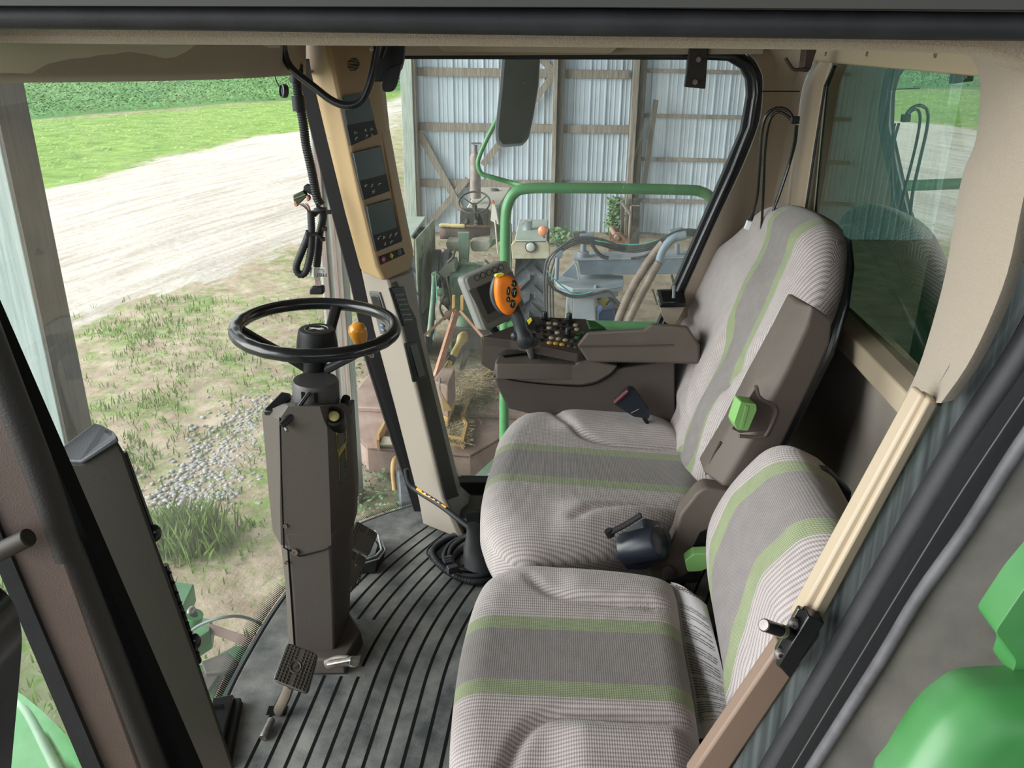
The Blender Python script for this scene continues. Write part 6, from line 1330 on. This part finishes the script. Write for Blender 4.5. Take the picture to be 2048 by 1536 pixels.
def seg(name, p, Yp, q_, Yq, w_, m_): a, c = aY(*p, Yp), aY(*q_, Yq); b = B(); tube(b, [a, c], w_, 4); return obj(name, b, m_, mw, smooth=0)
M_or = mat('faded_orange_bar', (.38, .17, .10), .75, col2=(.48, .27, .19), vscale=7)
seg('mast_bar', (872, 755), 8.25, (912, 624), 9.15, .042, M_or)
seg('mast_strut', (908, 618), 9.15, (848, 672), 8.6, .020, M_or); seg('mast_strut', (920, 622), 9.15, (972, 682), 8.9, .020, M_or); seg('mast_strut', (846, 670), 8.6, (848, 700), 8.5, .026, M_or)
for x in (907, 924): opoly('clevis', [(x-3, 592), (x+3, 592), (x+3, 622), (x-3, 624)], 9.15, .05, MATS['rusty_yellow'], mw)
b = B(); s0, s1, s2 = aY(930, 668, 9.1), aY(925, 676, 9.0), aY(893, 738, 8.45); tube(b, [s0, lerp(s0, s1, .5), s1, lerp(s1, s2, .12), lerp(s1, s2, .20), lerp(s1, s2, .55), lerp(s1, s2, .56), s2], [.035, .055, .062, .050, .040, .040, .034, .032], 16); obj('drive_shaft', b, mat('dirty_yellow', (.48, .34, .12), .65, col2=(.58, .46, .24), vscale=7), mw, smooth=50)
b = B(); tube(b, [lerp(s1, s2, .66), lerp(s1, s2, .80)], .046, 14); obj('shaft_collar', b, M_grim, mw)
b = B(); lathe(b, [(.12, -.1), (.16, 0), (.10, .08), (.04, .10)], aY(928, 655, 9.35), (0, -.9, -.3), 18); obj('shaft_shield', b, M_ogd, mw, smooth=40)
# tail wheel
c = aZ(812, 1018, GZ); b = B(); ty = thing('tail_wheel', 'small grey tail wheel with a yellow fork behind the mower', 'wheel', (c.x, c.y, GZ))
b = B(); lathe(b, [(.10, -.05), (.17, -.06), (.19, -.045), (.19, .045), (.17, .06), (.10, .05)], (c.x, c.y, GZ+.19), (1, .25, 0), 28, caps=False); lathe(b, [(.10, -.03), (.001, -.03)], (c.x, c.y, GZ+.19), (1, .25, 0), 20, caps=False); obj('tyre', b, M_tire, ty, smooth=40)
otube('fork', [V((c.x-.02, c.y+.18, GZ+.36)), V((c.x-.09, c.y+.12, GZ+.43)), V((c.x-.10, c.y+.02, GZ+.38)), V((c.x-.09, c.y, GZ+.19))], .022, MATS['rusty_yellow'], ty)
# straw on the deck
b = B(); rs = random.Random(9); M_str = mat('straw', (.27, .21, .12), .9, col2=(.42, .34, .22), vscale=30)
vs_, fs_ = [], []
for k in range(3200):
    if rs.random() < .7: x, y = rs.gauss(945, 22), rs.gauss(778, 22)
    else: x, y = rs.uniform(900, 932), rs.uniform(835, 885)
    if not (896 < x < 1000 and 738 < y < 890): continue
    p = aZ(x, y, mz+.06+max(0, .16-((x-945)**2+(y-765)**2)/9000)*rs.random()); a = rs.uniform(0, 2*pi); L_ = rs.uniform(.03, .12); d_ = V((cos(a), sin(a), rs.uniform(-.2, .35)))*L_; s_ = V((-sin(a), cos(a), .3))*.003; i = len(vs_)
    vs_.extend([tuple(p-s_), tuple(p+s_), tuple(p+d_+s_), tuple(p+d_-s_)]); fs_.append((i, i+1, i+2, i+3))
scatter('straw', vs_, fs_, M_str, 'loose dry straw lying on the mower deck', 'straw')
# ---- grey boom machine with hoses
M_gb = mat('grey_blue_paint', (.15, .19, .24), .5, col2=(.23, .275, .33), vscale=4, bump=.1, bscale=20)
M_gbl = mat('pale_grey_paint', (.27, .305, .35), .5, col2=(.37, .40, .43), vscale=4)
M_hose = mat('black_hose', (.035, .036, .038), .5, col2=(.07, .07, .072), vscale=9)
YG = 8.8
gm = thing('grey_boom', 'grey painted boom machine with hoses, a turntable and a pedestal', 'farm machine', (*aY(1160, 640, YG)[:2], GZ))
opoly('boom_beam', [(1154, 521), (1480, 513), (1480, 548), (1160, 550)], YG, .28, M_gb, gm, .01)
opoly('boom_cap', [(1146, 519), (1480, 511), (1480, 514), (1150, 522)], YG-.02, .32, M_gbl, gm)
b = B(); T_ = [aY(*p, Yq) for p, Yq in (((1107, 553), YG+.1), ((1115, 561), YG-.15), ((1145, 568), YG-.35), ((1185, 565), YG-.35), ((1247, 556), YG-.25), ((1247, 550), YG+.2), ((1150, 549), YG+.35))]; z0 = T_[0].z; T_ = [V((p.x, p.y, z0)) for p in T_]; hexa(b, [p+V((0, 0, -.05)) for p in T_], T_); obj('turntable', b, M_gbl, gm, bevel=.01)
b = B(); T2 = [lerp(p, V((aY(1175, 560, YG).x, YG, z0)), .12)+V((0, 0, -.05)) for p in T_]; hexa(b, [p+V((0, 0, -.07)) for p in T2], T2); obj('turntable_lower', b, M_gb, gm, bevel=.01)
opoly('gusset', [(1122, 552), (1151, 523), (1160, 560)], YG-.28, .03, M_gb, gm); opoly('gusset_edge', [(1150, 524), (1156, 535), (1160, 561), (1157, 561)], YG-.31, .05, M_gbl, gm)
opoly('side_arm', [(1190, 572), (1247, 562), (1247, 574), (1192, 584)], YG-.30, .05, M_gb, gm); opoly('arm_lug', [(1189, 570), (1193, 570), (1193, 582), (1189, 582)], YG-.33, .03, M_gbl, gm)
opoly('pedestal_neck', [(1142, 575), (1182, 575), (1182, 596), (1142, 596)], YG-.12, .3, M_gb, gm)
opoly('pedestal', [(1146, 592), (1188, 592), (1196, 700), (1146, 700)], YG-.2, .45, M_gbl, gm, .01); opoly('pedestal_leg', [(1134, 592), (1146, 592), (1146, 640), (1138, 606), (1132, 700), (1126, 700)], YG-.2, .1, M_gbl, gm)
def cyl(name, p, q_, Y, r, m_=M_gb, par=gm): a, c = aY(*p, Y), aY(*q_, Y); b = B(); tube(b, [a, c], r, 18); return obj(name, b, m_, par, bevel=.005)
cyl('pivot_drum', (1167, 520), (1167, 503), YG+.1, .062); cyl('pivot_post', (1167, 504), (1167, 487), YG+.1, .030); cyl('pivot_drum', (1355, 515), (1355, 488), YG+.1, .024)
opoly('hose_clamp', [(1160, 470), (1188, 467), (1188, 477), (1178, 488), (1170, 488), (1160, 484)], YG+.05, .10, M_gb, gm); opoly('clamp_plate', [(1146, 465), (1170, 464), (1172, 474), (1148, 476)], YG+.12, .05, M_grim, gm)
opoly('hose_clamp', [(1110, 491), (1118, 494), (1126, 502), (1124, 517), (1113, 515)], YG-.2, .08, M_gb, gm); cyl('clamp_pole', (1115, 515), (1113, 560), YG-.15, .022)
opoly('hose_clamp', [(1340, 463), (1365, 458), (1383, 468), (1383, 476), (1352, 484), (1340, 476)], YG+.05, .10, M_gb, gm)
for off, r in ((0, .012), (6.5, .011), (-5, .010), (12, .011)):
    otube('boom_hose', [aY(x, y+off*.7, YG-.25+off*.02) for x, y in ((1096+off, 660), (1094+off, 600), (1094+off, 548), (1100+off, 522), (1115, 502), (1146, 481), (1170, 478), (1200, 481), (1235, 492), (1275, 495), (1315, 485), (1348, 468), (1378, 462), (1410, 468))], r, M_hose, gm, 6)
otube('boom_hose', [aY(x, y, YG-.1) for x, y in ((1182, 486), (1195, 505), (1207, 514), (1217, 516))], .02, M_hose, gm); otube('boom_hose', [aY(x, y, YG-.05) for x, y in ((1350, 478), (1318, 492), (1290, 512), (1262, 517))], .014, M_hose, gm)
otube('boom_hose', [aY(x, y, YG-.4) for x, y in ((1094, 560), (1108, 578), (1145, 592), (1180, 590), (1215, 582), (1232, 600), (1245, 615))], .014, M_hose, gm, 6); otube('boom_hose', [aY(x, y, YG-.42) for x, y in ((1096, 553), (1115, 582), (1150, 595), (1190, 588))], .010, M_hose, gm, 6)
M_teal = mat('teal_hose', (.08, .34, .30), .5)
otube('thin_teal_hose', [aY(x, y, YG-.45) for x, y in ((1094, 540), (1108, 558), (1128, 575), (1148, 588), (1170, 587), (1186, 582))], .007, M_teal, gm, 6); otube('thin_teal_hose', [aY(x, y, YG-.35) for x, y in ((1190, 481), (1225, 486), (1275, 489), (1320, 479), (1352, 468))], .007, M_teal, gm, 6)
M_brh = mat('brown_corrugated_hose', (.13, .095, .075), .65, col2=(.22, .165, .135), vscale=9)
def corr(name, pts, Y, r): b = B(); tube(b, resample(cat(LY(pts, Y), 8), .0135), r, 16, rib=.84); return obj(name, b, M_brh, gm, smooth=60)
corr('suction_hose', [(1327, 486), (1300, 520), (1267, 572), (1240, 632), (1225, 690)], YG-.75, .046); corr('suction_hose', [(1318, 524), (1298, 560), (1276, 602), (1256, 645), (1240, 700)], YG-.80, .044)
otube('smooth_elbow', [aY(x, y, YG-.78) for x, y in ((1372, 470), (1352, 474), (1336, 486), (1324, 503), (1317, 526))], .040, M_gb, gm, 5, 14)
cyl('yellow_motor', (1200, 598), (1216, 608), YG+.2, .055, mat('worn_yellow', (.50, .40, .06), .5)); opoly('motor_block', [(1205, 622), (1228, 620), (1232, 640), (1230, 680), (1196, 680), (1198, 630)], YG+.2, .3, mat('blue_paint', (.05, .10, .25), .5), gm, .01)
opoly('machine_body', [(1190, 612), (1205, 610), (1240, 618), (1240, 690), (1192, 690)], YG+.5, .3, M_grim, gm)
for P_ in ([(1207, 580), (1225, 592), (1238, 612)], [(1212, 610), (1225, 598), (1240, 612)], [(1195, 600), (1210, 590), (1232, 606)]): otube('motor_hose', [aY(x, y, YG) for x, y in P_], .014, M_hose, gm)
otube('thin_strut', [aY(1350, 560, YG+.4), aY(1318, 640, YG-.1)], .012, M_grim, gm, 0); otube('thin_strut', [aY(1343, 550, YG+.4), aY(1350, 575, YG+.3)], .014, M_grim, gm, 0); otube('thin_strut', [aY(1305, 578, YG), aY(1315, 610, YG)], .010, M_grim, gm, 0)
# ---- rusty implement by the barn wall
ri = thing('rusty_implement', 'rusty brown implement with a roller and dark uprights against the barn wall', 'farm implement', (*aY(1230, 515, 12.5)[:2], GZ))
Yi = 12.6
opoly('side_plate', [(1216, 514), (1219, 462), (1226, 452), (1234, 456), (1238, 480), (1247, 488), (1246, 516)], Yi, .06, M_rust, ri, .01)
b = B(); tube(b, [aY(1222, 457, Yi-.05), aY(1234, 476, Yi-.5)], .035, 14); obj('roller', b, mat('pinkish_rust', (.40, .28, .24), .7), ri, smooth=40); b = B(); lathe(b, [(.11, -.05), (.11, .05)], aY(1236, 480, Yi-.4), (.2, 1, 0), 20); obj('roller_end', b, M_rust, ri)
for x0, x1, x2, x3, y0 in ((1238, 1246, 1240, 1247, 404), (1252, 1262, 1254, 1263, 400), (1264, 1276, 1260, 1278, 398)): opoly('upright', [(x0+4, y0), (x1+4, y0), (x3, 520), (x2, 520)], Yi+.1, .1, M_woodd if x0 != 1264 else M_grim, ri, .01)
otube('prop_rod', [aY(1262, 412, Yi-.1), aY(1257, 482, Yi-.1), aY(1253, 515, Yi-.1)], .016, mat('pinkish_rust', (.40, .28, .24), .7), ri, 0); otube('prop_rod', [aY(1242, 402, Yi-.1), aY(1262, 430, Yi-.1)], .026, M_wood, ri, 0); otube('prop_rod', [aY(1264, 411, Yi-.1), aY(1280, 412, Yi-.1)], .010, M_wood, ri, 0)
# vines at the wall
rng = random.Random(5); vs_, fs_ = [], []
for k in range(700):
    t0 = rng.random(); p = aY(rng.gauss(1232-6*t0, 7), 395+t0*75, YB-.5+rng.uniform(-.3, .1)); leafquad(p, rng.uniform(.03, .07))
for k in range(260): p = aY(rng.gauss(1120, 16), rng.uniform(455, 490), YB-1.0+rng.uniform(-.4, .2)); leafquad(p, rng.uniform(.03, .07))
scatter('vine', vs_, fs_, MATS['weed_leaf'], 'green vine and weeds climbing at the foot of the barn wall', 'vine')
# ---- green rail, mirror, deck of the cab platform
rl = thing('platform_rail', 'green tubular guard rail hoop outside the side window', 'guard rail', tuple(aY(1010, 870, 3.3)))
M_rail = mat('rail_green', (.085, .30, .11), .35, col2=(.13, .36, .16), vscale=9)
b = B(); tube(b, cat(LY([(1008, 1010), (1008, 860), (1009, 700), (1010, 560), (1011, 450), (1016, 408), (1032, 384), (1058, 377), (1110, 376), (1230, 377), (1370, 380), (1400, 383), (1420, 394), (1432, 415), (1440, 470), (1448, 560)], 3.3), 6), .0205, 16); obj('rail_hoop', b, M_rail, rl, smooth=60)
b = B(); tube(b, LY([(1012, 648), (1200, 650), (1360, 655), (1440, 658)], 3.3), .019, 14); obj('lower_rail', b, M_rail, rl, smooth=60)
ma_ = thing('side_mirror', 'tall rounded wing mirror on a bent green arm outside the side window', 'mirror', tuple(aY(1036, 372, 3.6)))
b = B(); tube(b, cat([aY(1064, 378, 3.3)]+LY([(1036, 369), (983, 354), (964, 348), (957, 335), (957, 318), (971, 284), (994, 238), (1010, 205)], 3.55), 6), .0095, 12); obj('mirror_arm', b, M_rail, ma_, smooth=60)
MO = [(1006, 40), (1082, 40), (1080, 119), (1077, 172), (1065, 242), (1057, 278), (1044, 292), (1002, 295), (991, 283), (990, 257), (999, 170), (1003, 119)]
b = B(); prism(b, rounded(LY(MO, 3.52), .012), (0.0, .05, 0)); mc_ = obj('mirror_case', b, mat('slate_case', (.16, .17, .20), .4), ma_, bevel=.008, seg=3)
MI = [(1014, 44), (1078, 44), (1076, 119), (1072, 172), (1061, 240), (1053, 273), (1042, 286), (1006, 289), (998, 279), (997, 258), (1006, 170), (1010, 119)]
b = B(); nn = V((.02, 0, 0)); prism(b, LY(MI, 3.512), (0, .004, 0)); obj('mirror_glass', b, mat('mirror_glass', (.20, .21, .20), .05, 1.), mc_)
pf = thing('platform_deck', 'green painted platform deck corner outside the side window', 'platform', tuple(aZ(985, 950, -.06)))
b = B(); prism(b, [aZ(x, y, -.02) for x, y in ((936, 964), (988, 916), (1100, 820), (1240, 820), (1240, 1000), (1000, 990))], (0, 0, -.03)); obj('deck_plate', b, M_og, pf)
for x, y in ((980, 951), (979, 957)): b = B(); lathe(b, [(.010, 0), (.010, .008), (.006, .012), (.0001, .012)], aZ(x, y, -.02), (0, 0, 1), 8); obj('deck_bolt', b, M_steel, pf)
# ---- green head of the harvester below the windscreen
hd_ = thing('harvester_front', 'green front frame of the harvester seen through the windscreen foot', 'harvester front', tuple(aZ(470, 1320, -1.1)))
zH = -1.0
def hq(l, z0, dz, m_, name, bev=.006): b = B(); prism(b, [aZ(x, y, z0) for x, y in l], (0, 0, -dz)); return obj(name, b, m_, hd_, bevel=bev)
M_hgr = mat('harvester_green', (.035, .20, .06), .4, col2=(.07, .27, .10), vscale=4)
hq([(330, 1430), (400, 1330), (470, 1290), (560, 1300), (640, 1250), (700, 1400), (520, 1640), (300, 1640)], zH, .05, M_hgr, 'front_plate')
hq([(352, 1162), (388, 1168), (366, 1214), (340, 1205)], zH+.12, .10, M_hgr, 'corner_cap'); hq([(370, 1228), (424, 1238), (420, 1262), (360, 1300)], zH+.10, .1, M_hgr, 'hinge_block')
b = B(); P0, P1 = aZ(400, 1250, zH+.08), aZ(600, 1320, zH+.08); tube(b, [P0, P1], .028, 4); obj('cross_beam', b, mat('brown_rust_beam', (.16, .10, .08), .7), hd_, smooth=0)
hq([(402, 1322), (455, 1303), (478, 1326), (470, 1340), (410, 1346)], zH+.06, .03, M_grim, 'dark_flap'); hq([(425, 1400), (448, 1350), (452, 1352), (430, 1405)], zH+.05, .03, M_rust, 'rusty_edge'); hq([(388, 1340), (440, 1348), (415, 1385), (392, 1375)], zH+.04, .02, M_grim, 'opening')
otube('control_cable', [aZ(365, 1275, zH+.15), aZ(400, 1250, zH+.22), aZ(440, 1236, zH+.26), aZ(480, 1233, zH+.24), aZ(520, 1248, zH+.16), aZ(560, 1290, zH+.05)], .007, mat('cable_grey', (.12, .15, .15), .5), hd_, 6)
b = B(); ell(b, aZ(382, 1222, zH+.20), (.018, .03, .018)); obj('grease_cap', b, M_steel, hd_, smooth=60); b = B(); lathe(b, [(.04, 0), (.04, .05), (.02, .05), (.02, .0)], aZ(385, 1246, zH+.15), (.3, 0, 1), 16); obj('pivot_eye', b, M_hgr, hd_, smooth=40)
fd2 = thing('green_fender', 'curved green body panel below the open door', 'body panel', tuple(aZ(60, 1500, -1.3)))
b = B(); rows = []
for k in range(9):
    t = k/8; rows.append([aZ(lerp(-120, 150, t), 1330+160*t*t-0, -.95+.1*sin(t*2)), aZ(lerp(-120, 190, t), 1640, -1.15), aZ(lerp(-120, 190, t), 1900, -1.5)])
slab(b, rows, (0, 0, -.03)); obj('panel', b, M_hgr, fd2, smooth=60)
b = B(); tube(b, cat([aZ(30, 1390, -.9), aZ(60, 1430, -.9), (aZ(95, 1500, -.95)), aZ(125, 1560, -1.0)], 4), .02, 10); obj('panel_edge', b, M_pale, fd2, smooth=60)
# ---- bright green plastic by the steps, lower right
gA = thing('green_step_cover', 'bright green rounded plastic cover at the lower right corner', 'plastic cover', tuple(aY(1950, 1540, .62)))
def near_pad(name, outl, Y, par, H, drop): return pad(name, outl, aY(1950, 1500, Y), V((0, .25, 1)).normalized(), V((1, 0, 0)), V((0, -1, .25)).normalized(), H, drop, par, 0, m=M_gplast, n=72)
near_pad('cover_shell', [(1770, 1600), (1800, 1530), (1830, 1480), (1865, 1430), (1905, 1395), (1950, 1370), (2048, 1363), (2180, 1365), (2250, 1480), (2240, 1700), (1900, 1720)], .66, gA, .035, .04)
gB = thing('green_grab_bracket', 'bright green angular plastic bracket at the right edge of the view', 'plastic cover', tuple(aY(2040, 1370, .70)))
b = B(); P = rounded(LY([(1990, 1264), (2048, 1178), (2140, 1070), (2180, 1400), (2060, 1388), (2021, 1355), (2033, 1322)], .70), .006); prism(b, P, (0, .04, 0)); obj('bracket_shell', b, M_gplast, gB, bevel=.010, seg=4)
for o in bpy.data.objects:
    g = {'brake_pedal': 'brake pedals', 'wooden_post': 'wooden posts of the shed', 'driver_seat': 'cab seats', 'training_seat': 'cab seats', 'weeds': None}.get(o.name.split('.')[0])
    if g and o.parent is None: o['group'] = g
for o in bpy.data.objects:
    if '_o' in o: del o['_o']
